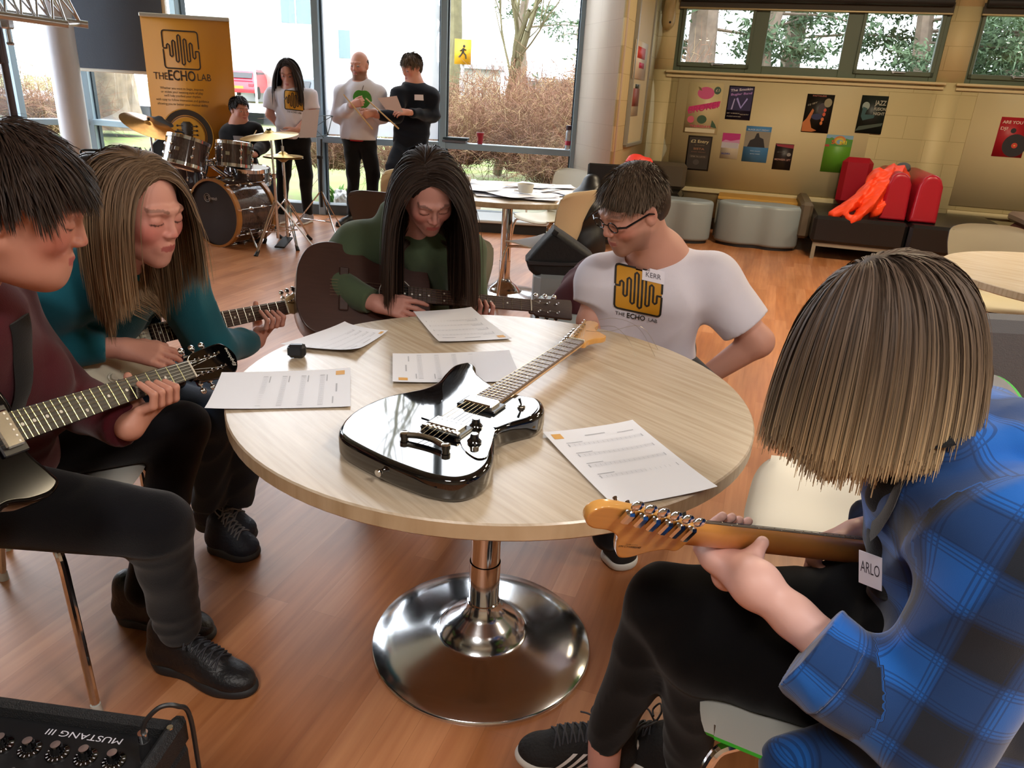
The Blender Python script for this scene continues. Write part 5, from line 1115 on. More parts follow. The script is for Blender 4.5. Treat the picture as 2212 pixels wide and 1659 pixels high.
strands('hair_streaks',T,hR,ho,hs,1600,.27,'8d7353',tip='e4cda2',w=.0024,part=(0,-.03,.125),grav=.28,lay=.020,seg=14,vary=.3,seed=22,lift=.05,tippow=2,trim=.156,root=lambda d:(d[:,2]>-.5)&(d[:,2]<.45)&(d[:,1]>.0)&~((d[:,1]>.80)&(d[:,2]<.3)))
g=S(); pel=V(.79,.98,.56)
g.rc(nb+V(.075,.02,-.10),pel+V(0,0,-.02),.130,.150,k=.05); g.rc(nb+V(.01,0,-.035),shL,.082,.086,k=.06); g.rc(nb+V(.01,0,-.035),shR,.082,.086,k=.06)
g.rc(nb+V(.10,.03,-.09),V(.80,.94,.70),.125,.14,k=.06)
g.rc(shL,elL+V(.01,-.01,0),.088,.072,k=.05)
cuff=PY(1752,1405,.775); g.rc(elL,cuff+unit(cuff-elL)*.03,.073,.060,k=.03,cut=(cuff,unit(w-elL)))
g.rc(shR,elR,.085,.07,k=.04); g.rc(elR,wR+(elR-wR)*.1,.066,.05,k=.03,cut=(wR+(elR-wR)*.14,unit(wR-elR)))
g.rc(V(.70,.84,.58),V(.55,.80,.47),.085,.065,k=.03); g.rc(V(.58,.81,.50),V(.45,.83,.45),.06,.04,k=.03)   # front tail over the lap
g.rc(V(.66,.82,.6),V(.60,.74,.42),.12,.10,k=.05)
col_=[nb+V(-.075,-.02,.01),nb+V(-.03,-.075,.02),nb+V(.05,-.07,.035),nb+V(.085,.0,.04)]
g.chain(col_,[.020,.024,.026,.026],k=.012)
nzp=wrinkle(.007,(12,16,11),31); g.nz=nzp
def segc(v,a,b):
    a=np.array(a);b=np.array(b); ba=b-a; h=((v-a)@ba)/np.dot(ba,ba); hc=np.clip(h,0,1); d=_len(v-a-hc[:,None]*ba); return d,h*np.linalg.norm(ba)
def pl_attr(v):
    segs=[((nb+V(.02,.01,-.02)),pel,.145,0.),(shL,elL,.085,.03),(elL,cuff,.065,.30),(shR,elR,.08,.03)]
    D=[];U=[];Vv=[]
    e1p=None
    for (a,b_,r,off) in segs:
        d,l=segc(v,a,b_); ax=unit(np.array(b_)-np.array(a)); e1=unit(np.cross(ax,V(.3,.9,.2))) if off<.2 else unit(e1p-ax*np.dot(e1p,ax)); e1p=e1; e2=np.cross(ax,e1); q=v-np.array(a); ang=np.arctan2(q@e2,q@e1)
        D.append(d-r); U.append(ang*.075); Vv.append(l+off)
    D=np.stack(D,1); k=D.argmin(1); i=np.arange(len(v)); return {'pu':np.stack(U,1)[i,k]+5,'pv':np.stack(Vv,1)[i,k]+5}
g.build('plaid_shirt',mPlaid,T,h=.0045,attrf=pl_attr,clip=[((0,0,.40),(0,0,-1))])
# rolled cuff
c2=S(); ax=unit(w-elL); c2.rc(cuff-ax*.035,cuff-ax*.002,.068,.064,k=.01,cut=[(cuff+ax*.002,ax),(cuff-ax*.045,-ax)]); c2.nz=wrinkle(.003,(20,24,22),33); c2.build('sleeve_cuff',mPlaid,T,h=.0035,attrf=pl_attr)
# hood / t-shirt at the throat, strap and sticker
m=MB(); pts=decal(g,spline([nb+V(-.05,-.10,.05),PY(2050,1010,.72),PY(1990,1120,.70),PY(1925,1215,.75)],8,closed=False),(-.3,-.9,.2)); m.tube(pts,.024,8,flat=.14); m.build('guitar_strap',mBlackC,T)
s=S(); s.rc(PY(1945,1010,.86),PY(1915,1075,.88),.030,.026,k=.02); s.rc(PY(1925,1075,.90),PY(1925,1250,.95),.030,.036,k=.02); s.rc(PY(1945,1010,.86),nb+V(-.02,.02,-.02),.030,.05,k=.02); s.build('black_top',mBlackC,T,h=.005)
o2=PY(1880,1232,.905); u_=unit(PY(1900,1238,.89)-PY(1858,1222,.915)); v_=unit(PY(1876,1195,.905)-PY(1862,1262,.905)); v_=unit(v_-u_*np.dot(v_,u_)); nn=np.cross(u_,v_)
m=MB(); m.box(o2,(.036,.052,.0012),R=np.array([u_,v_,nn]).T); st_=m.build('name_sticker',M('sticker_white','e2deea',.6),T)
m=MB(); text_fit(m,'ARLO',o2+nn*.001-v_*.006-u_*.0,u_,v_,w=.030,h=.018,align='c'); m.build('name_lettering',M('pen_dark','3a3440',.7),st_)
# wrist cords with a small charm
m=MB(); cw=w+(elL-w)*.50; ax=unit(elL-w); e1=unit(np.cross(ax,V(0,0,1))); e2=np.cross(ax,e1)
for k in range(2): m.tube([cw+ax*(.006*k+.006*math.sin(a+k))+e1*.0365*math.cos(a)+e2*.0365*math.sin(a) for a in np.linspace(0,2*math.pi,30,endpoint=False)],.0013,5,closed=True)
p=cw-V(0,0,.040)+V(-.01,-.01,0); m.tube([p+V(0,0,.01),p,p-V(.004,0,.022)],.0014,5); m.build('cord_bracelet',M('black_cord','0d0d0f',.6),T)
m=MB(); m.tube([p-V(.004,0,.022)+V(.004*math.cos(a),0,.004*math.sin(a)-.004) for a in np.linspace(0,6.28,12,endpoint=False)],.0008,5,closed=True); m.lathe([(.001,-.014),(.0035,-.008),(.001,0)],8,p-V(.004,0,.030)); m.build('charm',mNickel,T)
# legs
t=S(); kn=V(.285,1.04,.575); ak=V(.235,1.155,.135); t.rc(V(.62,1.06,.55),kn,.088,.068,k=.03); t.rc(kn,ak,.064,.040,k=.02,cut=(PY(1300,1582,1.165),unit(ak-kn)))
k2=PZ(1510,1400,.52); t.rc(V(.64,.90,.53),k2,.088,.070,k=.03); t.rc(k2,k2+V(.06,.13,-.42),.062,.042,k=.02); t.rc(V(.64,.9,.55),V(.64,1.06,.55),.11,.11,k=.03)
t.nz=wrinkle(.0025,(20,26,13),35); t.build('leggings',mLegg,T,h=.006,clip=[((0,0,.10),(0,0,-1))])
s=S(); s.rc(ak+V(0,0,.03),ak+V(.005,.0,-.07),.036,.034,k=.02); s.build('ankle',mSkin,T,h=.004,colf=lambda v:np.tile(np.array(lin((215,165,155))[:3]),(len(v),1)))
hl=PZ(1358,1668,.0); tl=PZ(1112,1662,.02); u,R_,h_,L_=shoe(T,hl+V(.01,.02,0),tl+V(.0,.03,0),M('black_suede','151517',.8,bump=.3,bscale=150),mRubW,lace=mLaceB,h=.095,w=.046)
m=MB().at(R_,h_); m.bx(-.004,.03,-.02,.02,.045,.085,.008); m.build('heel_tab',M('white_stripe','dcdcdc',.6),u)
for i in range(3):
    a=L_*(.42+.085*i)
    for sd in (1,-1):
        m=MB(); P_=[[h_+R_@V(a+.030-.042*t_+q_,sd*.02,.020+.046*t_) for t_ in np.linspace(0,1,7)] for q_ in (-.005,.005)]; X=decal(SHOE_S,np.array(P_[0]+P_[1]),R_@V(0,sd,0),off=.0012,start=.05); m.add(X,[(k,k+1,k+8,k+7) for k in range(6)]); m.build('stripe',M('white_stripe','dcdcdc',.6),u)
h2=k2+V(.06,.16,-.52); shoe(T,V(h2[0]+.02,h2[1]+.02,0),V(h2[0]-.18,h2[1]+.13,0),M('black_suede','151517',.8),mRubW,lace=mLaceB,h=.095,w=.046,hh=.005)
# ================= OUTSIDE =================
def ground_mat():
    m=bpy.data.materials.new('lawn_and_litter'); m.use_nodes=True; n=m.node_tree; b=n.nodes['Principled BSDF']; L=n.links.new
    t=n.nodes.new('ShaderNodeTexCoord'); a=n.nodes.new('ShaderNodeTexNoise'); a.inputs['Scale'].default_value=1.3; a.inputs['Detail'].default_value=8; L(t.outputs['Object'],a.inputs[0])
    c=n.nodes.new('ShaderNodeValToRGB'); c.color_ramp.elements[0].position=.38; c.color_ramp.elements[0].color=lin('6f6a4c'); c.color_ramp.elements[1].position=.62; c.color_ramp.elements[1].color=lin('6f8a3e'); L(a.outputs[0],c.inputs[0]); L(c.outputs[0],b.inputs['Base Color']); b.inputs['Roughness'].default_value=.95; return m
m=MB(); m.grid(lambda u,v:V(-45+90*u,7.0+60*v,-.14+.9*max(0,(v-.28))*(1-.8*u)+.02*math.sin(u*60)*math.sin(v*44)),60,50); struct('ground',m,ground_mat())
m=MB(); m.prism([(-2.7,8.6),(3.4,8.4),(3.4,12.0),(-1.2,12.4)],-.15,-.09); lt=struct('ground_bed',m,M('leaf_litter','7a6149',.95,var=.45,scale=26))
m=MB(); 
for i in range(4):
    for j in range(3): m.bx(-.55+i*.62,.05+i*.62,8.75+j*.62,9.34+j*.62,-.14,-.075,.006)
struct('path',m,M('paving_slab','8f8f7c',.9,var=.15,scale=6))
m=MB(); m.prism([(-40,33),(12,30),(12,40),(-40,44)],-.12,.02); struct('road',m,M('asphalt','7f8084',.9)) if 0 else None
m=MB(); m.grid(lambda u,v:V(-44+70*u,26+9*v,.12+.25*(1-u)+.02),30,8); struct('road',m,M('asphalt','8c8d90',.9))
# brown shrubs
tw1=M('bare_twigs','8a6650',.9); tw2=M('straw_twigs','a8906a',.9); tw3=M('mossy_bark','6f6a4e',.9,var=.2); leafm=M('dull_leaf','6d7442',.8)
def shrub_mesh(seed,n=420,h=1.2,r=.8,mix=.25):
    r_=np.random.default_rng(seed); m=MB()
    for k in range(n):
        a=r_.uniform(0,6.28);q=r_.uniform(0,.45)*r; p=V(q*math.cos(a),q*math.sin(a),0); d=unit(V(math.cos(a)*r_.uniform(.1,1.2),math.sin(a)*r_.uniform(.1,1.2),1.2)); pts=[p]; L=h*r_.uniform(.5,1.15)
        for s in range(5): d=unit(d+r_.normal(size=3)*.28+V(0,0,-.09*s)); p=p+d*L/5; pts.append(p)
        m.mi(0 if r_.random()>mix else 1); m.tube(pts,[.006,.005,.0045,.0035,.003,.002],3,cap=False)
        for s in (2,3,4):
            for _ in range(2):
                d2=unit(r_.normal(size=3)+V(0,0,.4)); q1=pts[s]; m.tube([q1,q1+d2*.09,q1+unit(d2+r_.normal(size=3)*.5)*.2],[.003,.0025,.0015],3,cap=False)
    return m
sh=[]
lab='low bare brown shrub in the bed outside the window'
for i in range(3):
    o=shrub_mesh(i+1).build('bare_shrub',[tw1,tw2],smooth=False); sh.append(o)
spots=[(-1.0,11.4,1.0,.95),(.1,11.3,1.0,1.05),(1.1,11.5,1.1,1.1),(2.1,11.6,1.05,1.05),(-.4,12.2,1.15,1.25),(.7,12.3,1.1,1.3),(1.7,12.5,1.2,1.35),(2.9,12.4,1.2,1.3),(-1.6,10.6,.75,.7),(-2.5,10.4,.75,.8),(.0,13.4,1.3,1.45),(1.3,13.6,1.3,1.5),(2.6,13.7,1.3,1.5),(-8.6,11.0,1.3,1.2),(-9.9,11.8,1.4,1.3),(-7.9,12.6,1.1,.95),(-1.3,13.2,1.2,1.2),(.5,10.6,.8,.7),(1.5,10.6,.85,.8)]
for i,(x,y,s,hs_) in enumerate(spots):
    o=sh[i] if i<3 else sh[i%3].copy()
    if i>=3: C.objects.link(o)
    o.location=(x,y,-.13); o.scale=(s,s,hs_); o.rotation_euler=(0,0,i*1.3); tag(o,lab,'shrub','bare shrubs outside the glass')
# leafy green plant and white bag by the glass
m=MB(); r_=np.random.default_rng(4); bp=PY(728,408,9.3); bp[2]=-.12
for k in range(60):
    a=r_.uniform(0,6.28); l=r_.uniform(.12,.34); d=V(math.cos(a)*.6,math.sin(a)*.6,1.)*l; e=unit(V(-math.sin(a),math.cos(a),.2))*.035; p=bp+V(*(r_.normal(size=2)*.06),0); m.quad(p,p+d*.6+e,p+d+V(math.cos(a),math.sin(a),-.4)*.06,p+d*.6-e)
tag(m.build('leafy_plant',M('fresh_leaf','5d8f3a',.6)),'bright green leafy plant outside, beside a crumpled white bag','plant')
s=S(); q=PY(740,432,8.95); s.el(q,(.10,.07,.11)); s.el(q+V(.07,0,-.02),(.08,.06,.08),k=.02); s.el(q+V(-.05,0,.06),(.05,.04,.06),k=.02); s.nz=wrinkle(.02,(30,40,35),3); bagt=s.build('white_bag',M('white_plastic','d5d8dc',.5),None,h=.012); tag(bagt,'crumpled white bag lying outside against the glass','bag')
# trees
def branchy(m,p,d,L,r,depth,rg,spread=.5,up=.12,sides=5,tips=None):
    pts=[p]; n=5
    for k in range(n): d=unit(d+rg.normal(size=3)*.10+V(0,0,up*.3)); p=p+d*L/n; pts.append(p)
    m.tube(pts,list(np.linspace(r,r*.62,n+1)),sides,cap=False)
    if tips is not None: tips.extend(pts[2:])
    if depth==0: return
    for k in range(rg.integers(2,5)):
        i=rg.integers(2,n+1); q=pts[i]; e=unit(rg.normal(size=3)); dd=unit(d+e*spread+V(0,0,up)); branchy(m,q,dd,L*rg.uniform(.55,.8),r*.5,depth-1,rg,spread,up,4,tips)
def bare_tree(x,y,h,r,seed,label,lean=(0,0),depth=4):
    rg=np.random.default_rng(seed); m=MB(); branchy(m,V(x,y,-.1),unit(V(lean[0],lean[1],1)),h,r,depth,rg,.75,.18,8); return tag(m.build('bare_tree',tw3),label,'tree')
bare_tree(-.52,14.5,2.6,.09,3,'slim mossy bare tree close outside, right of the dark mullion',(.05,0))
bare_tree(-1.55,16,4.2,.20,9,'bare tree seen between the two standing men',(.03,0))
bare_tree(-2.6,22,4.5,.10,12,'bare tree behind the man in the white hoodie',(-.08,0))
bare_tree(-10.2,17.5,5.5,.3,17,'bare tree on the lawn behind the dark screen',(0,0))
pinem=M('pine_needles','4d6248',.9,var=.3,scale=3); bark=M('pine_bark','76685c',.9,var=.2)
def pine(x,y,h,r,seed,label,z0=.35,dens=1.,w=2.4,low=None,ts=.055,nn_=170):
    rg=np.random.default_rng(seed); t=thing('pine_tree',label,'tree',(x,y,-.1)); m=MB(); pts=[V(x+.08*k*rg.normal()*.3,y,-.1+h*k/8) for k in range(9)]; m.tube(pts,list(np.linspace(r,r*.3,9)),8)
    c=MB(); nb_=int(26*dens)
    for k in range(nb_):
        z=h*(z0+(1-z0)*k/nb_); a=rg.uniform(0,6.28); L=w*(1.15-(z/h))*rg.uniform(.6,1.1)+.2; p=V(x,y,z); e=p+V(math.cos(a)*L,math.sin(a)*L,rg.uniform(-.15,.25)*L); m.tube([p,(p+e)/2+V(0,0,.08),e],[.035,.02,.01],4,cap=False)
        N=int(nn_*dens)
        ctr=p+(e-p)*rg.uniform(.35,1.05,(N,1))+rg.normal(size=(N,3))*np.array([.2,.2,.12])
        for q in ctr:
            d1=rg.normal(size=3)*ts; d2=rg.normal(size=3)*ts; c.add([q,q+d1,q+d2],[(0,1,2)])
    m.build('trunk',bark,t,smooth=True); c.build('needles',pinem,t,smooth=False); return t
pine(-.25,24,9,.17,1,'tall pine seen right of the yellow sign'); pine(1.7,26,9,.15,2,'thinner pine at the right of the window bay',dens=.7)
for i,(x,y,h,r,z0,d,w_) in enumerate(((3.2,15.5,9,.34,.12,1.5,2.6),(4.7,16.2,10,.24,.25,1.0,2.4),(5.7,17.5,10,.26,.2,1.2,2.6),(7.6,15.8,10,.2,.05,2.0,3.0),(9.6,16,10,.24,.05,2.1,3.2),(12,16,10,.26,.05,2,3.2))):
    pine(x,y,h,r,20+i,['thick conifer trunk behind the first high pane','conifer behind the middle high pane','second conifer behind the middle high pane','dense conifer behind the third high pane','dense conifer between the high windows','conifer behind the right-hand high window'][i],z0,d,w_,ts=.05,nn_=430)
# far hedge, buildings, fence, sign, lamp posts, cars
def box_building(name,label,x0,x1,y0,y1,h,wm,wins=(),z0=-.1):
    t=thing(name,label,'building',((x0+x1)/2,(y0+y1)/2,z0)); m=MB(); m.bx(x0,x1,y0,y1,z0,h); m.build('wall',wm,t,smooth=False)
    m=MB(); m.bx(x0-.2,x1+.2,y0-.2,y1+.2,h,h+.15); m.build('roof',M('grey_fascia','9a9da0',.7),t)
    for (a,b,c_,d) in wins:
        w=MB(); w.bx(a,b,y0-.04,y0+.02,c_,d); f=w.build('window',M('far_window','5f7480',.2),t); w=MB(); w.bx((a+b)/2-.03,(a+b)/2+.03,y0-.07,y0-.03,c_,d); w.build('glazing_bar',M('white_bar','d0d4d6',.5),f)
    return t
box_building('building','white building beyond the car park behind the long-haired player',-18,-9.2,44,52,7,M('white_render','cfd3d6',.8),((-13.6,-12.0,4.2,5.6),(-11.2,-9.9,2.6,4.0)))
box_building('building','low concrete shed outside left of the tall pine',-3.6,-1.2,30,33,2.1,M('pale_concrete','a5a598',.9))
box_building('building','long dark roofed block beyond the brown shrubs',-1.0,9,38,42,1.9,M('dull_grey_wall','7d8088',.9))
def car(x,y,rz,col,label,z=.1):
    t=thing('car',label,'car',(x,y,z),rz); R=np.array(Matrix.Rotation(rz,3,'Z')); o=V(x,y,z)
    m=MB(); pr=[(-2.0,.30),(-2.05,.55),(-1.95,.82),(-1.55,.90),(-1.15,1.35),(-.7,1.45),(.5,1.45),(.95,1.30),(1.35,.95),(1.95,.82),(2.08,.55),(2.0,.30)]
    n=len(pr); v=[]; 
    for yy,ins in ((-.85,0),(-.80,0),(.80,0),(.85,0)): v+=[(a,yy*(1 if b<1.0 else .80),b) for a,b in pr]
    f=[]
    for k in range(3): f+=[(k*n+i,k*n+(i+1)%n,(k+1)*n+(i+1)%n,(k+1)*n+i) for i in range(n)]
    f+=[tuple(range(n))[::-1],tuple(3*n+i for i in range(n))]; m.at(R,o).add(v,f); m.build('car_body',M('car_'+label.split()[0],col,.25,coat=.6),t)
    m=MB().at(R,o); m.box((-1.38,0,1.14),(.03,1.2,.36),R=frame(x=V(1,0,-.95),y=V(0,1,0))); m.box((1.15,0,1.14),(.03,1.2,.36),R=frame(x=V(1,0,.95),y=V(0,1,0)))
    for s_ in (-1,1): m.box((-.1,s_*.74,1.16),(1.7,.03,.34)); 
    m.build('car_window',M('car_glass','20262c',.08),t)
    for a in (-1.3,1.3):
        for s_ in (-1,1): w=MB().at(R,o); w.lathe([(.0,-.1),(.30,-.1),(.32,-.06),(.32,.06),(.30,.1),(0,.1)],20,(a,s_*.78,.31),R=frame(x=V(1,0,0),z=V(0,1,0))); w.build('wheel',M('tyre','1a1a1c',.8),t)
    m=MB().at(R,o)
    for s_ in (-1,1): m.box((-1.99,s_*.66,.68),(.12,.28,.18),bev=.03)
    m.build('tail_light',M('tail_red','c8283a',.3),t); m=MB().at(R,o); m.box((-2.06,0,.56),(.02,.52,.12)); m.build('number_plate',M('plate_yellow','d8a630',.5),t); return t
car(-8.55,30.2,math.radians(88),'3c4a54','dark car parked behind the dark screen, red tail lights',.05)
car(-9.3,25.0,math.radians(70),'c8cacd','white van-like car beside the banner, front car of the row',.2) if 0 else None
p=PY(500,206,46); car(p[0],p[1],math.radians(75),'d2d4d6','white car parked beyond the lawn right of the banner',p[2]); p=PY(523,212,42); car(p[0],p[1]+1,math.radians(96),'b8283c','red car parked nearest the lawn right of the banner',p[2])
p=PY(585,203,48); car(p[0],p[1],math.radians(80),'c9ccd0','silver car behind the long-haired player',p[2])
t=thing('lamp_post','slim white lamp post beyond the lawn right of the banner','post',tuple(PZ(556,235,-.05))); q=PZ(556,235,-.05); m=MB(); m.cyl(q,q+V(0,0,7),.06,.04); m.build('pole',M('galvanised','c0c4c8',.5),t); m=MB(); m.box(q+V(.3,0,7),(.7,.15,.08)); m.build('lamp_head',M('galvanised','c0c4c8',.5),t)
q=PY(1000,112,14.0); t=thing('road_sign','yellow sign with a black walking figure on a post outside','sign',(q[0],q[1],-.1)); m=MB(); m.box(q,(.29,.03,.40)); m.build('sign_plate',M('sign_yellow','e0aa1c',.5),t,smooth=False); m=MB(); m.cyl((q[0],q[1]+.04,-.1),(q[0],q[1]+.04,q[2]+.2),.03); m.build('post',M('galvanised','c0c4c8',.5),t)
m=MB(); m.ell(q+V(.02,-.02,.09),(.022,.005,.024)); m.tube([q+V(.01,-.02,.06),q+V(0,-.02,0)],.02,6); m.tube([q+V(0,-.02,0),q+V(.05,-.02,-.05),q+V(.06,-.02,-.11)],.012,6); m.tube([q+V(0,-.02,0),q+V(-.03,-.02,-.05),q+V(-.07,-.02,-.09)],.012,6); m.tube([q+V(.01,-.02,.05),q+V(.06,-.02,.03)],.009,6); m.tube([q+V(.01,-.02,.05),q+V(-.05,-.02,.01)],.009,6); m.build('walking_figure',M('sign_black','26221a',.6),t)
t=thing('handrail','white metal handrail along the path up on the lawn, far left','railing',tuple(PZ(110,140,.2))); 
A=PY(8,118,22);B=PY(70,140,24);B2=PY(115,138,26)
for k,h in enumerate((0,-.32)):
    m=MB(); m.tube([A+V(-3,0,h+.5),A+V(0,0,h),B+V(0,0,h),B2+V(0,0,h),B2+V(2.5,1,h-.5)],.035,6); m.build('rail',M('white_rail','d0d4d8',.5),t)
for p in (A,B,B2,A*.5+B*.5,B*.5+B2*.5): m=MB(); m.cyl(p,p-V(0,0,1.0),.03); m.build('post',M('white_rail','d0d4d8',.5),t)
q=PY(108,112,20); t=thing('notice_sign','small white notice on a pole on the lawn, far left','sign',(q[0],q[1],0)); m=MB(); m.box(q,(.28,.02,.38)); m.build('sign_plate',M('sign_white','d5d5dc',.6),t,smooth=False); m=MB(); m.box(q+V(0.02,-.013,.10),(.16,.004,.1)); m.build('red_print',M('sign_red','c04050',.6),t); m=MB(); m.cyl((q[0],q[1]+.02,.0),q+V(0,.02,0),.02); m.build('pole',M('galvanised','c0c4c8',.5),t)
q=PY(230,185,19); t=thing('tree_stump','broad old tree trunk on the lawn, cut off by the dark screen','tree',(q[0],q[1],-.1)); m=MB(); m.grid(lambda u,v:V(q[0]+(.75-.45*v+.10*math.sin(u*44)+.05*math.sin(u*90+v*6))*math.cos(u*6.283),q[1]+(.6-.35*v)*math.sin(u*6.283),-.0+4*v**1.3),60,14,wrapu=True); m.build('trunk',M('old_bark','8a7a68',.95,var=.3,scale=6),t)
# white film with a clear panel stuck on the tall pane
a,b=gl[4],gl[5]; d=unit(b-a); nn=V(-d[1],d[0],0); vo=a+nn*.088
def fmat():
    m=bpy.data.materials.new('white_window_film'); m.use_nodes=True; n=m.node_tree; n.nodes.clear(); o=n.nodes.new('ShaderNodeOutputMaterial'); t1=n.nodes.new('ShaderNodeBsdfTranslucent'); t2=n.nodes.new('ShaderNodeBsdfDiffuse'); mx=n.nodes.new('ShaderNodeMixShader'); t1.inputs[0].default_value=(.85,.87,.9,1); t2.inputs[0].default_value=(.85,.86,.88,1); mx.inputs[0].default_value=.25; tr=n.nodes.new('ShaderNodeBsdfTransparent'); tr.inputs[0].default_value=(.95,.97,1,1); m2=n.nodes.new('ShaderNodeMixShader'); m2.inputs[0].default_value=.55
    n.links.new(t1.outputs[0],mx.inputs[1]); n.links.new(t2.outputs[0],mx.inputs[2]); n.links.new(tr.outputs[0],m2.inputs[1]); n.links.new(mx.outputs[0],m2.inputs[2]); n.links.new(m2.outputs[0],o.inputs[0]); return m
t=thing('window_graphic','white film with a clear panel and letters on the tall pane behind the standing men','sticker',tuple(vo))
def fu(x,y): p=PP(x,y,vo,nn); return float((p-vo)@d),p[2]
L=np.linalg.norm(b-a); u0,z1=fu(728,28); u1,z0=fu(906,118); _,zb=fu(860,205); ub,_=fu(862,160); uc,_=fu(800,150)
def sheet(m,ua,ub_,za,zb_): m.box(vo+d*(ua+ub_)/2+V(0,0,(za+zb_)/2),(ub_-ua,.0015,zb_-za),R=np.array([d,nn,V(0,0,1)]).T)
m=MB(); sheet(m,.04,u0,.85,3.04); sheet(m,u1,L-.04,.85,3.04); sheet(m,u0,u1,z1,3.04); sheet(m,u0,u1,.85,zb-.02); fi=m.build('film',fmat(),t,smooth=False)
m=MB(); sheet(m,uc,ub,z0-.075,z0+.005); text_fit(m,'nU',vo-nn*.002+d*(fu(830,112)[0])+V(0,0,z0+.015),d,V(0,0,1),w=.28,h=.20,bold=.02); text_fit(m,'ole Va',vo-nn*.002+d*(fu(842,60)[0])+V(0,0,fu(842,55)[1]),d,V(0,0,1),w=.30,h=.055); text_fit(m,'ill',vo-nn*.002+d*fu(815,190)[0]+V(0,0,zb+.02),d,V(0,0,1),w=.24,h=.24,bold=.02); m.build('lettering',fmat(),t,smooth=False)
# ================= THINGS IN THE ROOM =================
# ---- pull-up banner ----
Yb=7.45; c1=PY(301,28,Yb); c2=PY(463,36,Yb); ub=unit(V(c2[0]-c1[0],0.06,0)); wb=.80; zt=c1[2]-.01
t=thing('banner','tall amber pull-up banner with a waveform logo behind the drum kit','banner',(c1[0]+.4,Yb,0)); nb_=V(ub[1],-ub[0],0); ob=V(c1[0],Yb,0)
R=np.array([ub,-nb_,V(0,0,1)]).T
m=MB(); m.box(ob+ub*.4+V(0,0,zt/2+.04),(wb,.004,zt-.08),R=R); sheet_=m.build('banner_sheet',M('amber_vinyl','cf8a1e',.45),t,smooth=False)
m=MB(); m.box(ob+ub*.4+V(0,0,zt),(wb+.01,.03,.035),R=R,bev=.006); m.build('top_bar',M('alu_bar','cfc9b8',.35,metal=.7),t)
m=MB(); m.box(ob+ub*.4+V(0,0,.05),(wb+.06,.16,.09),R=R,bev=.02); m.build('base',M('alu_bar','cfc9b8',.35,metal=.7),t)
def bp(x,y):   # banner plane point from the photo
    return PP(x,y,ob+nb_*.004,nb_)
lc=bp(391,108); hv=.5*np.linalg.norm(bp(430,110)-bp(353,107)); vz=V(0,0,1)
m=MB(); logo_flat(m,lc,ub,vz,hv,.075)
pa=bp(391,172); text_fit(m,'THE',bp(348,171),ub,vz,w=.13,h=.062,align='c'); text_fit(m,'ECHO',bp(394,174),ub,vz,w=.25,h=.088,align='c',bold=.015); text_fit(m,'LAB',bp(442,175),ub,vz,w=.125,h=.062,align='c')
for i,(tx,yy,ww) in enumerate((('Whether you want to begin, improve',194,.40),('or widen your existing style of play',202,.39),("we'll help you find your rhythm",210,.34),('with easy to follow instruction and guidance',219,.49),('allowing you to better your musical ability',228,.47))): text_fit(m,tx,bp(393+i*.6,yy),ub,vz,w=ww,h=.021,align='c')
m.build('banner_lettering',M('print_brown','33230f',.6),t,smooth=False)
bc=bp(406,292); Rr=np.array([ub,vz,nb_]).T
def disc(m,r0,r1,z,n=48):
    A=np.linspace(0,2*math.pi,n,endpoint=False); P=[bc+nb_*z+ub*(r*math.cos(a))+vz*(r*math.sin(a)) for r in (r0,r1) for a in A]; m.add(P,[(i,(i+1)%n,n+(i+1)%n,n+i) for i in range(n)])
m=MB(); disc(m,.185,.235,.001); disc(m,.17,.176,.001); m.build('badge_ring',M('print_brown','33230f',.6),t,smooth=False)
m=MB(); disc(m,.238,.244,.001); disc(m,.0,.16,.0006); m.build('badge_field',M('print_gold','d89a2a',.5),t,smooth=False)
m=MB(); m.at(Rr,bc+nb_*.002); m.prism([(-.028,-.2),(-.05,.02),(-.055,.10),(-.03,.125),(.03,.125),(.055,.10),(.05,.02),(.028,-.2)],0,.001)
for sx in (-1,1):
    for k in range(3): m.cyl((sx*.04,.085-.04*k,0),(sx*.085,.085-.04*k,0),.004,seg=6); m.ell((sx*.09,.085-.04*k,0),(.012,.010,.004),seg=10,rings=6)
m.build('headstock_print',M('print_brown','33230f',.6),t,smooth=False)
# ---- dark screen panel with pale rim ----
Ys=7.75; a_=PY(150,152,Ys); b_=PY(372,162,Ys); zb=a_[2]; x0_,x1_=a_[0],b_[0]; top=3.3
t=thing('screen_panel','large dark grey screen with a pale rounded rim, hung behind the banner','screen',((x0_+x1_)/2,Ys,zb))
def rrect(x0,x1,z0,z1,r):
    o=[]
    for cx,cz,a0 in ((x1-r,z0+r,-90),(x1-r,z1-r,0),(x0+r,z1-r,90),(x0+r,z0+r,180)): o+=[(cx+r*math.cos(math.radians(a0+q)),cz+r*math.sin(math.radians(a0+q))) for q in range(0,91,15)]
    return o
Rxz=np.array([[1,0,0],[0,0,-1],[0,1,0]],float)
m=MB().at(Rxz,V(0,Ys,0)); m.prism(rrect(x0_,x1_,zb,top,.11),-.05,0,.006,2); m.build('rim',M('pale_rim','c9c6b8',.4),t)
m=MB().at(Rxz,V(0,Ys,0)); m.prism(rrect(x0_+.03,x1_-.03,zb+.03,top-.03,.09),0,.006); m.build('panel',M('slate_fabric','3a4049',.75,bump=.1),t)
m=MB(); [m.cyl((x,Ys+.025,top-.02),(x,Ys+.025,CH),.012) for x in (x0_+.3,x1_-.3)]; m.build('hanger',mSteel,t)
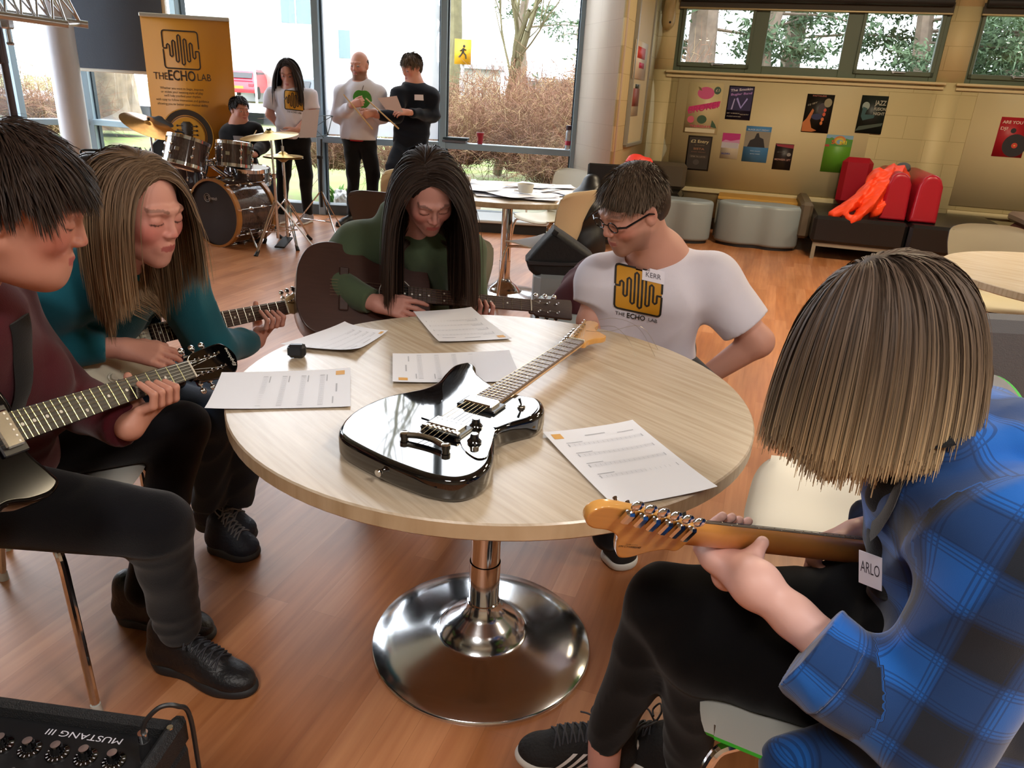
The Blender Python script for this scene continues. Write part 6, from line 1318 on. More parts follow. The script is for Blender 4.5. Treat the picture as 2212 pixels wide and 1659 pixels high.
# ---- truss on a lifting stand ----
t=thing('lighting_truss','aluminium lattice truss at the top left, on a lifting stand','truss',(-4.1,5.6,0)); Yt=5.5
mAl=M('aluminium','c4c6c8',.28,metal=.9)
e1=PY(148,53,Yt); f1=PY(-60,24,Yt-.25); e2=e1+V(-.10,.13,.29); dv=(f1-e1); f2=f1+V(-.10,.13,.29); e3=e1+V(-.03,.30,.02); f3=f1+V(-.03,.30,.02)
for (p,q) in ((e1,f1),(e2,f2),(e3,f3)): m=MB(); m.cyl(p,q,.025,seg=14); m.build('chord',mAl,t)
m=MB(); N=6
for k in range(N):
    A=lambda P,Q,s:P+(Q-P)*s
    m.cyl(A(e1,f1,k/N+.02),A(e2,f2,(k+.5)/N),.008,seg=8); m.cyl(A(e2,f2,(k+.5)/N),A(e1,f1,(k+1)/N),.008,seg=8); m.cyl(A(e2,f2,(k+.02)/N),A(e3,f3,(k+.5)/N),.008,seg=8); m.cyl(A(e3,f3,(k+.5)/N),A(e2,f2,(k+1)/N),.008,seg=8); m.cyl(A(e1,f1,(k+.02)/N),A(e3,f3,(k+.5)/N),.008,seg=8)
m.build('lattice',mAl,t)
q=PY(14,45,Yt-.05); m=MB(); m.box(q,(.06,.07,.10),bev=.01); m.cyl(q-V(0,0,.05),q-V(0,0,.13),.012); m.box(q-V(0,0,.14),(.05,.02,.02),bev=.005); m.build('clamp',mSteel,t)
pt=PY(2,60,Yt); pb=PY(33,262,Yt); pf=V(pb[0]+.0,pb[1],0.02)
m=MB(); m.cyl((pb[0],Yt,.6),(pb[0],Yt,pt[2]),.024,seg=14); m.box((pb[0]-.03,Yt,1.62),(.09,.07,.5),bev=.01); m.build('mast',M('stand_grey','565058',.4,metal=.5),t)
m=MB(); m.lathe([(.05,-.03),(.055,0),(.05,.03)],20,(pb[0],Yt,pb[2]),); m.build('tripod_hub',mBlack,t)
ft=[PY(190,400,Yt+.3),V(pb[0]-.55,Yt+.5,0),V(pb[0]-.3,Yt-.7,0)]; ft[0]=pb+(ft[0]-pb)*(pb[2]/(pb[2]-ft[0][2]))
for f in ft: m=MB(); m.tube([V(pb[0],Yt,pb[2]),V(f[0],f[1],.01)],.016,8); m.build('leg',M('black_metal','131417',.35),t)
m=MB(); q=PY(38,299,Yt-.1); m.tube([q-V(.10,0,0),q-V(.03,0,.0),q+V(.03,0,0),q+V(.085,0,.0)],[.026,.028,.026,.010],16); tag(m.build('cable_connector',M('connector_blue','2c62b0',.35)),'blue cable connector hanging on the stand above the boy in maroon','connector')
# ---- cases, cajon ----
t=thing('cajon','pale wooden box drum standing left of the girl in teal','drum',tuple(PZ(150,520,0))); q=PZ(138,520,0); m=MB(); Rc=frame(x=V(.93,.38,0),z=V(0,0,1)); m.box(q+V(0,.1,.245),(.30,.30,.48),R=Rc,bev=.006); m.build('box',M('birch_ply','d2ae78',.5,var=.08,scale=4),t)
m=MB(); m.box(q+Rc@V(.152,0,0)+V(0,.1,.245),(.006,.29,.47),R=Rc); m.build('rear_panel',M('red_brown_panel','5a2020',.6),t)
def drumcase(c,ax,r,h,label,stk=()):
    t=thing('drum_case',label,'case',(c[0],c[1],c[2]-r)); R=frame(z=ax,x=V(0,0,1)); m=MB(); m.lathe([(0,-h/2),(r-.01,-h/2),(r,-h/2+.01),(r,h*.1),(r+.008,h*.11),(r+.008,h*.16),(r,h*.17),(r,h/2-.01),(r-.01,h/2),(0,h/2)],40,c,R=R); m.build('shell',M('case_black','23262b',.45),t)
    m=MB(); m.at(R,c); m.box((0,0,h/2+.004),(2*r*.98,.02,.008),bev=.002); m.tube(spline([(r*.98,-.07,0),(r*1.12,-.06,0),(r*1.14,0,0),(r*1.12,.06,0),(r*.98,.07,0)],4,closed=False),.009,8); m.build('handle',M('case_black2','15161a',.5),t)
    for (x,y,cn,cc) in stk: m=MB().at(R,c); m.lathe([(.027,h/2),(.027,h/2+.002),(0,h/2+.002)],20,(x,y,0)); m.build('sticker',M(cn,cc,.5),t)
    return t
q=PY(203,378,6.1); drumcase(q,(.45,-.9,.0),.17,.36,'black round drum case with pale and orange stickers on its end',((0,.08,'st_pale','cfc0b4'),(0.02,-.08,'st_orange','e09a20')))
m=MB(); m.box(q+V(.05,-.17,-.14),(.09,.004,.03)); m.build('strap_label',M('amber_label','d9981e',.5),bpy.data.objects['drum_case'])
q=PY(290,375,6.9); drumcase(q,(.2,-.97,.1),.20,.16,'flat black cymbal case standing behind the girl in teal')
q2=PY(372,330,7.0); drumcase(PY(385,352,6.95),(.1,-.98,.1),.24,.2,'big black drum case behind the toms, in front of the banner')
q=PY(140,380,5.95); t=thing('gear_bag','low black bag with an orange cord and white sheet, beside the round case','bag',(q[0],q[1],q[2]-.3)); m=MB(); m.box(q+V(0,.0,-.17),(.42,.4,.30),bev=.05); m.build('bag_body',M('case_black','23262b',.45),t); m=MB(); m.box(q+V(.04,0,-.012),(.26,.2,.004)); m.build('paper_sheet',mPaper,t); m=MB(); m.tube(spline([q+V(.12,-.2,-.14),q+V(.13,-.21,-.02),q+V(.2,-.15,-.005),q+V(.3,-.12,-.02),q+V(.34,-.2,-.06)],5,closed=False),.010,6); m.build('orange_cord',M('cord_orange','e07a1c',.5),t)
# ---- drum kit ----
mWood=M('dark_drum_finish','4a3d3c',.12,var=.45,scale=26,coat=1,stretch=(5,5,.2)); mHoopW=M('amber_hoop','a9743a',.25,coat=.5); mHead=M('drum_head_dark','1b1210',.35); mHeadC=M('coated_head','5d3b30',.4); mHeadW=M('white_head','d6d4cc',.5); mLug=mChrome
fx=V(-.42,-.90,.0); fx=unit(fx); bc_=PY(466,467,6.30); bc_[2]=.285; RF=frame(z=fx,x=V(.9,-.42,0))
def drum(par,c,R,r,h,shell,top=mHeadW,bot=mHeadC,lugs=6,hoop=mChrome,name=None):
    """drum with axis R[:,2]; returns parts under par"""
    m=MB().at(R,c); m.lathe([(r,-h/2+.01),(r,h/2-.01)],40); sh=m.build('drum_shell',shell,par)
    for s_,hm in ((1,top),(-1,bot)):
        m=MB().at(R,c); m.lathe([(r-.002,s_*(h/2-.012)),(r-.002,s_*(h/2-.002)),(0,s_*(h/2-.002))],40); m.build('drum_head',hm,par)
        m=MB().at(R,c); m.lathe([(r+.002,s_*(h/2-.03)),(r+.010,s_*(h/2-.028)),(r+.010,s_*(h/2+.004)),(r+.002,s_*(h/2+.006)),(r-.003,s_*(h/2-.004))],40); m.build('hoop',hoop,par)
    for k in range(lugs):
        m=MB().at(R,c); a=k*2*math.pi/lugs+.3; x,y=r*math.cos(a),r*math.sin(a); n_=V(math.cos(a),math.sin(a),0)
        for s_ in (1,-1): m.ell((x*1.03,y*1.03,s_*h*.20),(.012,.012,.022),seg=8,rings=6); m.cyl((x*1.045,y*1.045,s_*h*.2),(x*1.045,y*1.045,s_*(h/2)),.0035,seg=6)
        m.build('lug',mLug,par)
    return sh
t=thing('bass_drum','bass drum with a dark front head and amber hoop, two toms mounted on it','drum',(bc_[0],bc_[1],0)); R=RF
m=MB().at(R,bc_-fx*.2); m.lathe([(.272,-.20),(.272,.19)],56); m.build('drum_shell',mWood,t)
m=MB().at(R,bc_-fx*.2); m.lathe([(.268,.215),(0,.215)],56); fh=m.build('front_head',mHead,t)
for s_ in (.205,-.205): m=MB().at(R,bc_-fx*.2); m.lathe([(.268,s_-.022),(.287,s_-.022),(.289,s_),(.287,s_+.02),(.268,s_+.022)],56); m.build('hoop',mHoopW,t)
for k in range(8):
    m=MB().at(R,bc_-fx*.2); a=k*math.pi/4+.2; m.ell((.285*math.cos(a),.285*math.sin(a),.07),(.014,.014,.035),seg=8,rings=6); m.ell((.285*math.cos(a),.285*math.sin(a),-.07),(.014,.014,.035),seg=8,rings=6); m.cyl((.293*math.cos(a),.293*math.sin(a),-.2),(.293*math.cos(a),.293*math.sin(a),.2),.004,seg=6); m.box((.293*math.cos(a),.293*math.sin(a),.205),(.03,.02,.03),bev=.004); m.build('lug',mChrome,t)
lf=bc_+fx*.017; ur=unit(V(.90,-.42,0)); 
m=MB(); A=np.linspace(.5,2*math.pi+.1,30); cc=lf+ur*-.06+vz*.125; m.tube([cc+ur*(.034*math.cos(a))+vz*(.034*math.sin(a)) for a in A],.005,5,flat=.4); m.tube([cc+ur*(.020*math.cos(a))+vz*(.020*math.sin(a)) for a in A],.004,5,flat=.4); text_fit(m,'Gretsch',cc+ur*.012-vz*.012,ur,vz,w=.10,h=.026,shear=.4,bold=.02); m.build('logo',M('logo_silver','a9a39c',.4),fh)
for s_ in (-1,1): m=MB(); p=bc_-fx*.12+ur*s_*.25-vz*.12; m.cyl(p,V(p[0]+ur[0]*s_*.14,p[1]+ur[1]*s_*.14-.1,0),.008); m.build('spur',mChrome,t)
mt=bc_-fx*.20+vz*.27; 
def drm(px,py,Y,r,h,tilt,lab=None): c=PY(px,py,Y); return c,frame(z=tilt,x=V(1,0,0))
tm=MB(); top_=PY(450,352,6.42); tm.cyl(mt,top_,.019,seg=14); tm.box(top_,(.09,.05,.045),bev=.01); tm.box(mt+vz*.01,(.08,.06,.03),bev=.008)
cA,RAa=drm(402,331,6.36,0,0,V(-.10,.34,.93)); cB,RBb=drm(506,334,6.48,0,0,V(.02,.20,.97))
tm.tube([top_+V(0,0,.01),cA+V(.10,0,-.05)],.012,8); tm.tube([top_+V(0,0,.01),cB+V(-.10,0,-.02)],.012,8); tm.build('tom_mount',mChrome,t)
for nm,c,R_,r,h in (('tom',cA,frame(z=unit(V(.16,.30,.94)),x=V(1,0,0)),.165,.23),('tom',cB,frame(z=unit(V(.04,.16,.98)),x=V(1,0,0)),.142,.20)):
    m=MB().at(R_,c); m.lathe([(r,-h/2+.01),(r,h/2-.01)],36); tp_=m.build('tom',mWood,t)
    for s_,hm in ((1,mHeadW),(-1,mHeadC)):
        m=MB().at(R_,c); m.lathe([(r-.002,s_*(h/2-.004)),(0,s_*(h/2-.003))],36); m.build('drum_head',hm,tp_)
        m=MB().at(R_,c); m.lathe([(r+.002,s_*(h/2-.026)),(r+.010,s_*(h/2-.024)),(r+.010,s_*(h/2+.003)),(r+.001,s_*(h/2+.006)),(r-.003,s_*(h/2-.004))],36); m.build('hoop',mChrome,tp_)
    for k in range(6):
        m=MB().at(R_,c); a=k*math.pi/3+.2; x,y=r*math.cos(a),r*math.sin(a)
        for s_ in (1,-1): m.ell((x*1.04,y*1.04,s_*h*.16),(.012,.012,.018),seg=8,rings=6)
        m.cyl((x*1.06,y*1.06,-h/2),(x*1.06,y*1.06,h/2),.0035,seg=6); m.build('lug',mChrome,tp_)
    m=MB().at(R_,c); m.box((0,-r-.004,.0),(.035,.006,.03),bev=.002); m.build('maker_badge',mNickel,tp_)
c=PY(385,398,6.75); t=thing('floor_tom','floor tom left of the bass drum on three chrome legs','drum',(c[0],c[1],0)); c[2]=.44; drum(t,c,np.eye(3),.20,.38,mWood)
for k in range(3): a=k*2.094+.5; m=MB(); m.tube([(c[0]+.215*math.cos(a),c[1]+.215*math.sin(a),.45),(c[0]+.215*math.cos(a),c[1]+.215*math.sin(a),.12),(c[0]+.25*math.cos(a),c[1]+.25*math.sin(a),0)],.006,8); m.build('leg',mChrome,t)
def tripod(t,x,y,zh,sp=.28,zf=.0,double=True,a0=.3,name='leg',tip=mBlack,r=.008):
    for k in range(3):
        a=a0+k*2.094; d=V(math.cos(a),math.sin(a),0); m=MB()
        for s_ in ((-.012,.012) if double else (0,)): o_=V(-math.sin(a),math.cos(a),0)*s_; m.tube([V(x,y,zh)+o_,V(x,y,zh*.8)+d*.07+o_,V(x,y,.02)+d*sp+o_*.4],r*.8,6)
        m.cyl(V(x,y,zh*.38),V(x,y,zh*.42)+d*sp*.55,.006,seg=6); l=m.build(name,mChrome,t)
        m=MB(); m.tube([V(x,y,.045)+d*(sp-.03),V(x,y,.0)+d*(sp+.012)],[.013,.018],8); m.build('rubber_foot',tip,l)
c=PY(537,378,6.72); t=thing('snare_drum','snare drum on its stand in front of the seated drummer','drum',(c[0],c[1],0)); drum(t,c,frame(z=unit(V(.05,-.05,1)),x=V(1,0,0)),.178,.14,mWood,lugs=8)
m=MB(); m.cyl((c[0],c[1],.12),(c[0],c[1],c[2]-.12),.012); m.cyl((c[0],c[1],c[2]-.22),(c[0],c[1],c[2]-.1),.018)
for k in range(3): a=k*2.094+.9; m.tube([(c[0],c[1],c[2]-.16),(c[0]+.13*math.cos(a),c[1]+.13*math.sin(a),c[2]-.10),(c[0]+.185*math.cos(a),c[1]+.185*math.sin(a),c[2]-.06)],.007,6)
m.build('stand_post',mBlack,t); tripod(t,c[0],c[1],.30,.24)
mCym=M('brass_cymbal','c08a4a',.24,metal=.85,var=.1,scale=20); mCym2=M('worn_brass','a98a48',.3,metal=.8,var=.1)
def cym(c,R,r,mat,par,name='cymbal'): m=MB().at(R,c); m.lathe([(0,.028),(.02,.026),(.04,.010),(.05,.004),(r*.98,-.022),(r,-.024),(r*.98,-.0255),(.05,.0015),(.04,.007),(.02,.023),(0,.025)],48); return m.build(name,mat,par)
c=PY(322,267,6.75); t=thing('crash_cymbal','tilted copper-coloured cymbal on a stand left of the banner','cymbal',(c[0],c[1],0)); cym(c,frame(z=unit(V(.42,-.13,.9)),x=V(1,0,0)),.235,mCym,t); m=MB(); m.cyl((c[0],c[1],.1),(c[0],c[1],c[2]+.05),.009); m.build('pole',mChrome,t); m=MB(); m.cyl(c,c+V(.0,0,.05),.011); m.build('wing_nut',mBlack,t); tripod(t,c[0],c[1],.42,.27,a0=.9)
c2_=PY(345,258,7.0); cym(c2_,frame(z=unit(V(.32,-.1,.9)),x=V(1,0,0)),.12,mBlack,t,'damper_pad')
c=PY(581,288,6.3); t=thing('ride_cymbal','large brass cymbal on a chrome stand in front of the long-haired player','cymbal',(c[0],c[1],0)); cym(c,frame(z=unit(V(-.10,-.10,1)),x=V(1,0,0)),.235,mCym2,t); m=MB(); m.cyl((c[0]+.02,c[1],.1),(c[0]+.02,c[1],.62),.013); m.cyl((c[0]+.02,c[1],.6),(c[0]+.01,c[1],c[2]+.04),.009); m.box((c[0]+.02,c[1],.62),(.035,.035,.04),bev=.006); m.build('pole',mChrome,t); m=MB(); m.cyl(c,c+V(0,0,.035),.02); m.build('felt',mBlack,t); tripod(t,c[0]+.02,c[1],.42,.30,a0=.2)
c=PY(611,334,6.55); t=thing('hi_hat','pair of hi-hat cymbals on a pedal stand beside the long-haired player','cymbal',(c[0],c[1],0)); cym(c+V(0,0,.0),np.eye(3),.17,mCym2,t); cym(c+V(0,0,-.035),np.diag([1,1,-1.]),.17,mCym2,t); m=MB(); m.cyl((c[0],c[1],.06),(c[0],c[1],c[2]-.05),.013); m.cyl((c[0],c[1],c[2]-.05),(c[0],c[1],c[2]+.17),.004); m.cyl((c[0],c[1],c[2]+.02),(c[0],c[1],c[2]+.07),.014); m.build('pole',mChrome,t); m=MB(); m.box((c[0],c[1]-.12,.04),(.09,.26,.015),R=frame(x=V(1,0,0),z=V(0,-.15,1)),bev=.004); m.build('pedal',mBlack,t); tripod(t,c[0],c[1],.40,.28,a0=1.1)
# ---- music stand with sheet ----
c=PY(694,300,6.85); t=thing('music_stand','folding wire music stand holding a sheet, before the man in the hoodie','stand',(c[0],c[1],0)); m=MB(); P_=lambda x,y:PY(x,y,6.85-.02*(y<270))
for a_,b_ in (((652,292),(718,250)),((718,250),(720,252)),((655,252),(700,298)),((700,250),(708,292)),((660,298),(712,291)),((663,250),(718,250)),((718,250),(708,292)),((702,252),(706,290)),((652,297),(664,252))): m.cyl(P_(*a_),P_(*b_),.0035,seg=6)
m.build('desk',M('stand_blue_grey','5a6b72',.4,metal=.5),t); m=MB(); m.cyl((c[0]-.02,c[1],.42),(c[0],c[1],c[2]),.009); m.cyl((c[0]-.02,c[1],.30),(c[0]-.02,c[1],.75),.013); m.box((c[0]-.02,c[1],.74),(.05,.03,.03),bev=.005); m.build('pole',mBlack,t)
tripod(t,c[0]-.02,c[1],.45,.33,double=False,a0=-.9)
q=[PY(655,238,6.80),PY(690,236,6.80),PY(683,297,6.82),PY(646,298,6.82)]; m=MB(); m.quad(q[3],q[2],q[1],q[0]); m.quad(*[p+V(0,.002,0) for p in q]); tag(m.build('music_sheet',M('pinkish_paper','d8c8c6',.6),smooth=False),'sheet of music propped on the folding music stand','paper')
# ---- sill things ----
def on_sill(x,w=.06): p=PP(x,300,gl[4]+0,unit(V(-(gl[5]-gl[4])[1],(gl[5]-gl[4])[0],0))); return p
d45=unit(gl[6]-gl[5]); n45=V(-d45[1],d45[0],0)
def sl(x,back=.05): p=PP(x,310,gl[5]-n45*0,n45); return V(p[0],p[1],.8305)+n45*back
q=sl(980,.06); t=thing('book','dark books stacked flat on the window rail','book',tuple(q)); 
for k,(hh,cn,cc,w_) in enumerate(((.0,'book_grey','5b5a60',.26),(.028,'book_dark','22343a',.28))): m=MB(); m.box(q+V(.01*k,0,hh+.014),(w_,.14,.026),R=frame(x=d45,z=V(0,0,1)),bev=.003); m.build('book_cover',M(cn,cc,.5),t)
t['label']='pair of dark books lying flat on the window rail, left of the red cup'
q=sl(1035,.06); t=thing('paper_cup','red paper cup on the window rail','cup',tuple(q)); m=MB(); m.lathe([(.026,0),(.040,.115),(.0405,.118),(.038,.118),(.0245,.004),(0,.004)],28,q); m.build('cup_wall',M('red_cup','9c1c30',.4),t); m=MB(); m.lathe([(.0385,.116),(.0425,.117),(.0425,.121),(.0385,.121)],28,q); m.build('rim',M('cup_rim','d8b8bc',.4),t); m=MB(); m.box(q+V(-.025,-.024,.06),(.006,.002,.05)); m.build('cup_print',M('cup_print','e0c8b0',.5),t)
q=sl(1227,.06); t=thing('water_bottle','clear plastic bottle with red band and dark cap on the window rail','bottle',tuple(q)); m=MB(); m.lathe([(.030,0),(.033,.01),(.033,.17),(.028,.19),(.024,.20)],24,q); m.build('bottle_body',M('clear_plastic','dfe6ec',.1,trans=.7),t); m=MB(); m.lathe([(.0335,.045),(.034,.05),(.034,.085),(.0335,.09)],24,q); m.build('label_band',M('band_red','b03048',.4),t); m=MB(); m.lathe([(.034,.20),(.035,.202),(.035,.245),(.0,.247)],24,q); m.build('cap',M('cap_plum','3a2430',.4),t)
# ---- papers on the far table ----
r_=np.random.default_rng(6)
for k in range(17):
    a=r_.uniform(0,6.28); rr_=.44*math.sqrt(r_.random()); cx,cy=-.10+rr_*math.cos(a),5.2+rr_*math.sin(a); R=frame(x=V(math.cos(k*1.1),math.sin(k*1.1),0),z=V(0,0,1)); m=MB(); zz=.7405+.0016*k; w2,h2=.105,.148
    m.at(R,V(cx,cy,zz)); m.grid(lambda u,v:V((u-.5)*.21,(v-.5)*.297,.0012+.004*(abs(2*u-1)**4*abs(2*v-1)**2)),6,6); m.grid(lambda u,v:V((.5-u)*.21,(v-.5)*.297,.0004+.004*(abs(2*u-1)**4*abs(2*v-1)**2)),6,6)
    tag(m.build('loose_sheet',mPaper),'white printed sheet among those covering the far round table','paper','loose sheets on the far table')
q=PZ(1135,415,.77); t=thing('paper_tub','small pale card tub on the papers of the far table','cup',(q[0],q[1],.767)); m=MB(); m.lathe([(.045,0),(.055,.055),(.053,.055),(.043,.003),(0,.003)],24,(q[0],q[1],.767)); m.build('tub_wall',M('pale_card','c9c4b8',.6),t)
m=MB(); q=PZ(1003,393,.767); m.box(q+V(0,0,.022),(.09,.07,.04),bev=.008); tag(m.build('tissue_pack',M('pale_card','c9c4b8',.6)),'small pale packet at the left side of the far table','box')
# ---- posters on the right wall ----
def poster(label,u0,u1,z0,z1,bg,parts=(),texts=(),name='poster',w=.014,base=None):
    t=thing(name,label,'poster',tuple(UZ((u0+u1)/2,z0,w))); m=MB(); wbox(m,u0,u1,z0,z1,w,w+.0015); m.build('sheet',M('paper_'+bg,bg,.45),t,smooth=False)
    W_,H_=u1-u0,z1-z0
    for i,(kind,a,b,c_,d,col) in enumerate(parts):
        m=MB(); lv=w+.0018+.0003*i
        if kind=='r': m.quad(UZ(u0+a*W_,z0+b*H_,lv),UZ(u0+c_*W_,z0+b*H_,lv),UZ(u0+c_*W_,z0+d*H_,lv),UZ(u0+a*W_,z0+d*H_,lv))
        elif kind=='e': P=[UZ(u0+(a+c_*math.cos(q))*W_,z0+(b+d*math.sin(q))*H_,lv) for q in np.linspace(0,2*math.pi,28,endpoint=False)]; m.add(P,[tuple(range(28))])
        elif kind=='p': P=[UZ(u0+x*W_,z0+y*H_,lv) for x,y in a]; m.add(P,[tuple(range(len(P)))])
        m.build('printed_shape',M('ink_'+col,col,.5),t,smooth=False)
    for (tx,a,b,ww,hh,col,*sk) in texts:
        m=MB(); sl_=sk[0] if sk else 0; text_fit(m,tx,UZ(u0+a*W_,z0+b*H_,w+.0048),unit(dr+V(0,0,sl_)),V(0,0,1),w=ww*W_,h=hh*H_,align='c',bold=.015); m.build('printed_text',M('ink_'+col,col,.5),t,smooth=False)
    return t
poster('pink and white party poster with a pink pig and BROKE! lettering',.31,.69,1.05,1.585,'cdc096',[('e',.52,.80,.24,.12,'d05a90'),('e',.84,.86,.10,.075,'3c5c50'),('p',((.05,.42),(.95,.55),(.97,.66),(.08,.52)),0,0,0,'d0307c'),('e',.18,.27,.10,.07,'d0607c'),('e',.50,.28,.14,.085,'3a5a44'),('p',((.78,.14),(.96,.12),(.90,.20),(.80,.28)),0,0,0,'3a5a44'),('p',((.28,.92),(.36,.90),(.40,.84),(.32,.86)),0,0,0,'7a6a3c'),('r',.05,.02,.92,.10,'d6ceb0')],[('BROKE!',.5,.455,.86,.13,'c02870',.25),('£1',.84,.84,.10,.05,'c8c4a8'),('THURSDAYS',.48,.12,.62,.045,'d0406c')])
poster('dark purple band poster with white light beams, upper row',.75,1.02,1.22,1.57,'1b1830',[('r',.04,.28,.96,.96,'251f50'),('p',((.18,.30),(.24,.30),(.30,.62),(.26,.62)),0,0,0,'a9a4d8'),('p',((.34,.62),(.55,.34),(.60,.34),(.40,.66)),0,0,0,'9a94e0'),('p',((.80,.62),(.58,.34),(.55,.36),(.76,.66)),0,0,0,'9a94e0')],[('The Smokin',.5,.86,.86,.07,'d4d0e4',.12),('Bugler Band',.52,.74,.82,.065,'b48ad8',.12),('SAT 14 MARCH',.3,.17,.5,.035,'a8a49c'),('FREE ENTRY',.75,.15,.35,.03,'a8a49c'),('STUDENT UNION BAR',.34,.08,.56,.03,'a8a49c')])
poster('black poster with an orange hand and glowing dots, upper row centre',1.575,1.853,1.137,1.527,'14110f',[('p',((.02,.02),(.0,.25),(.12,.36),(.28,.63),(.34,.58),(.26,.32),(.36,.12),(.56,.06),(.40,.02)),0,0,0,'b8692e'),('e',.62,.62,.14,.16,'3a3038'),('e',.80,.79,.14,.115,'8a8468'),('e',.74,.60,.05,.045,'c84a30'),('e',.73,.49,.055,.05,'c8502c'),('e',.70,.36,.055,.05,'c8682c'),('e',.68,.26,.05,.05,'c8702c'),('e',.48,.42,.2,.08,'1c2350')],[('FAITHLESS',.45,.94,.5,.035,'b06a5c'),('DJ SET',.25,.73,.35,.04,'9a9684',.35)])
poster('dark green jazz night poster with a white curl of smoke, upper right',2.12,2.38,1.163,1.541,'16211e',[('e',.22,.72,.14,.11,'8a9a94'),('p',((.12,.70),(.30,.66),(.24,.50),(.62,.50),(.60,.42),(.20,.34),(.10,.45)),0,0,0,'1f4c50'),('p',((.0,.05),(.95,.22),(.98,.30),(.1,.18)),0,0,0,'36463a')],[('JAZZ',.74,.76,.42,.12,'a8aa9c'),('FUSION',.76,.62,.44,.08,'a8aa9c'),('NIGHT',.76,.50,.42,.075,'a8aa9c')])
poster('dark brown poster with pale £2 Entry lettering, lower left',.38,.65,.645,1.024,'2b2520',[('r',.06,.04,.94,.955,'332c26'),('r',.14,.36,.86,.45,'463c34'),('e',.45,.24,.13,.08,'4a4440')],[('£2 Entry',.5,.80,.74,.085,'d2c69a'),('WITH A LIVE DJ',.5,.72,.4,.02,'8a7a60'),('SISTA',.5,.60,.46,.055,'a87a5a'),('EVERY FRIDAY',.5,.52,.6,.03,'7a5a48'),('9PM TIL LATE',.5,.385,.6,.035,'8a8070')])
poster('small pink and white notice with a blue strap line',.757,.95,.80,1.074,'cfc6b4',[('r',.0,.66,1,1,'b82a7c'),('p',((.0,.66),(.2,.74),(.5,.70),(1,.78),(1,.6),(0,.6)),0,0,0,'c48ab4'),('r',.0,.42,.96,.64,'b9b6c4')],[('SALONIKA',.32,.16,.5,.07,'3a4a9a')])
poster('blue poster with a dark group photograph, lower row',1.0,1.27,.784,1.165,'4f86bc',[('r',.0,.42,1,.86,'8a8478'),('p',((.14,.42),(.22,.60),(.38,.66),(.44,.80),(.52,.82),(.58,.70),(.74,.66),(.84,.42)),0,0,0,'1e1c22')],[('BLACK OUT FRIDAY',.5,.885,.84,.04,'c4d4e4'),('live music',.5,.30,.4,.03,'a8c8e4'),('every week',.5,.22,.4,.03,'a8c8e4')])
poster('small dark red and black flyer, lowest in the row',1.34,1.535,.724,1.0,'241b1c',[('p',((.0,.98),(.98,.98),(1,.84),(.1,.90)),0,0,0,'8a2434'),('e',.80,.60,.11,.07,'8a8684')],[('MIDWEEK LIFT',.5,.36,.86,.07,'b48a7c'),('drinks',.35,.66,.4,.04,'6a6464')])
poster('green poster with a rainbow and blue sky, lower right of the board',1.85,2.12,.74,1.129,'5f9a2c',[('r',.0,.90,1,1,'7aa4c0'),('p',((.0,.86),(.2,.93),(.45,.86),(.75,.92),(1,.87),(1,.7),(0,.7)),0,0,0,'4c8a34'),('e',.52,.86,.22,.12,'c87a3c'),('e',.52,.84,.17,.09,'c8b03c'),('e',.52,.82,.12,.06,'7aa4c0'),('r',.0,.68,.16,.74,'a03a2c')],[('S',.28,.76,.12,.10,'d8502c'),('MI',.66,.76,.26,.10,'d8c83c')])
poster('red poster asking ARE YOU A DJ? with a black record',3.467,3.742,1.022,1.405,'a81c28',[('e',.66,.30,.40,.29,'26242a'),('e',.66,.30,.10,.07,'c8402c'),('e',.66,.30,.03,.02,'e0b060'),('e',.50,.67,.09,.065,'26242a')],[('ARE YOU A',.48,.84,.82,.075,'dcc8bc'),('DJ?',.18,.68,.24,.075,'dcc8bc')])
# ---- noticeboard on the side wall by the corner ----
ds=unit(COR-D_); ns=V(-ds[1],ds[0],0); 
def sp(x,y): return PP(x,y,D_,ns)
a_=sp(1347,300);b_=sp(1379,300); zb_=sp(1347,314)[2]; ztp=3.0
t=thing('noticeboard','pale framed noticeboard seen edge-on on the wall by the corner','board',tuple((a_+b_)/2)); Rn=np.array([ds,ns,V(0,0,1)]).T; La=np.linalg.norm((b_-a_)[:2]); cn=(a_+b_)/2; cn[2]=(zb_+ztp)/2
m=MB(); m.box(cn-ns*.012,(La,.024,ztp-zb_),R=Rn); m.build('board_back',M('board_cream','c3b48c',.6),t)
m=MB(); [m.box(V(p[0],p[1],cn[2])-ns*.02,(.035,.04,ztp-zb_),R=Rn,bev=.004) for p in (a_,b_)]; m.box(V(cn[0],cn[1],zb_)-ns*.02,(La,.04,.035),R=Rn,bev=.004); m.build('board_frame',M('alu_frame','9a9a92',.35,metal=.5),t)
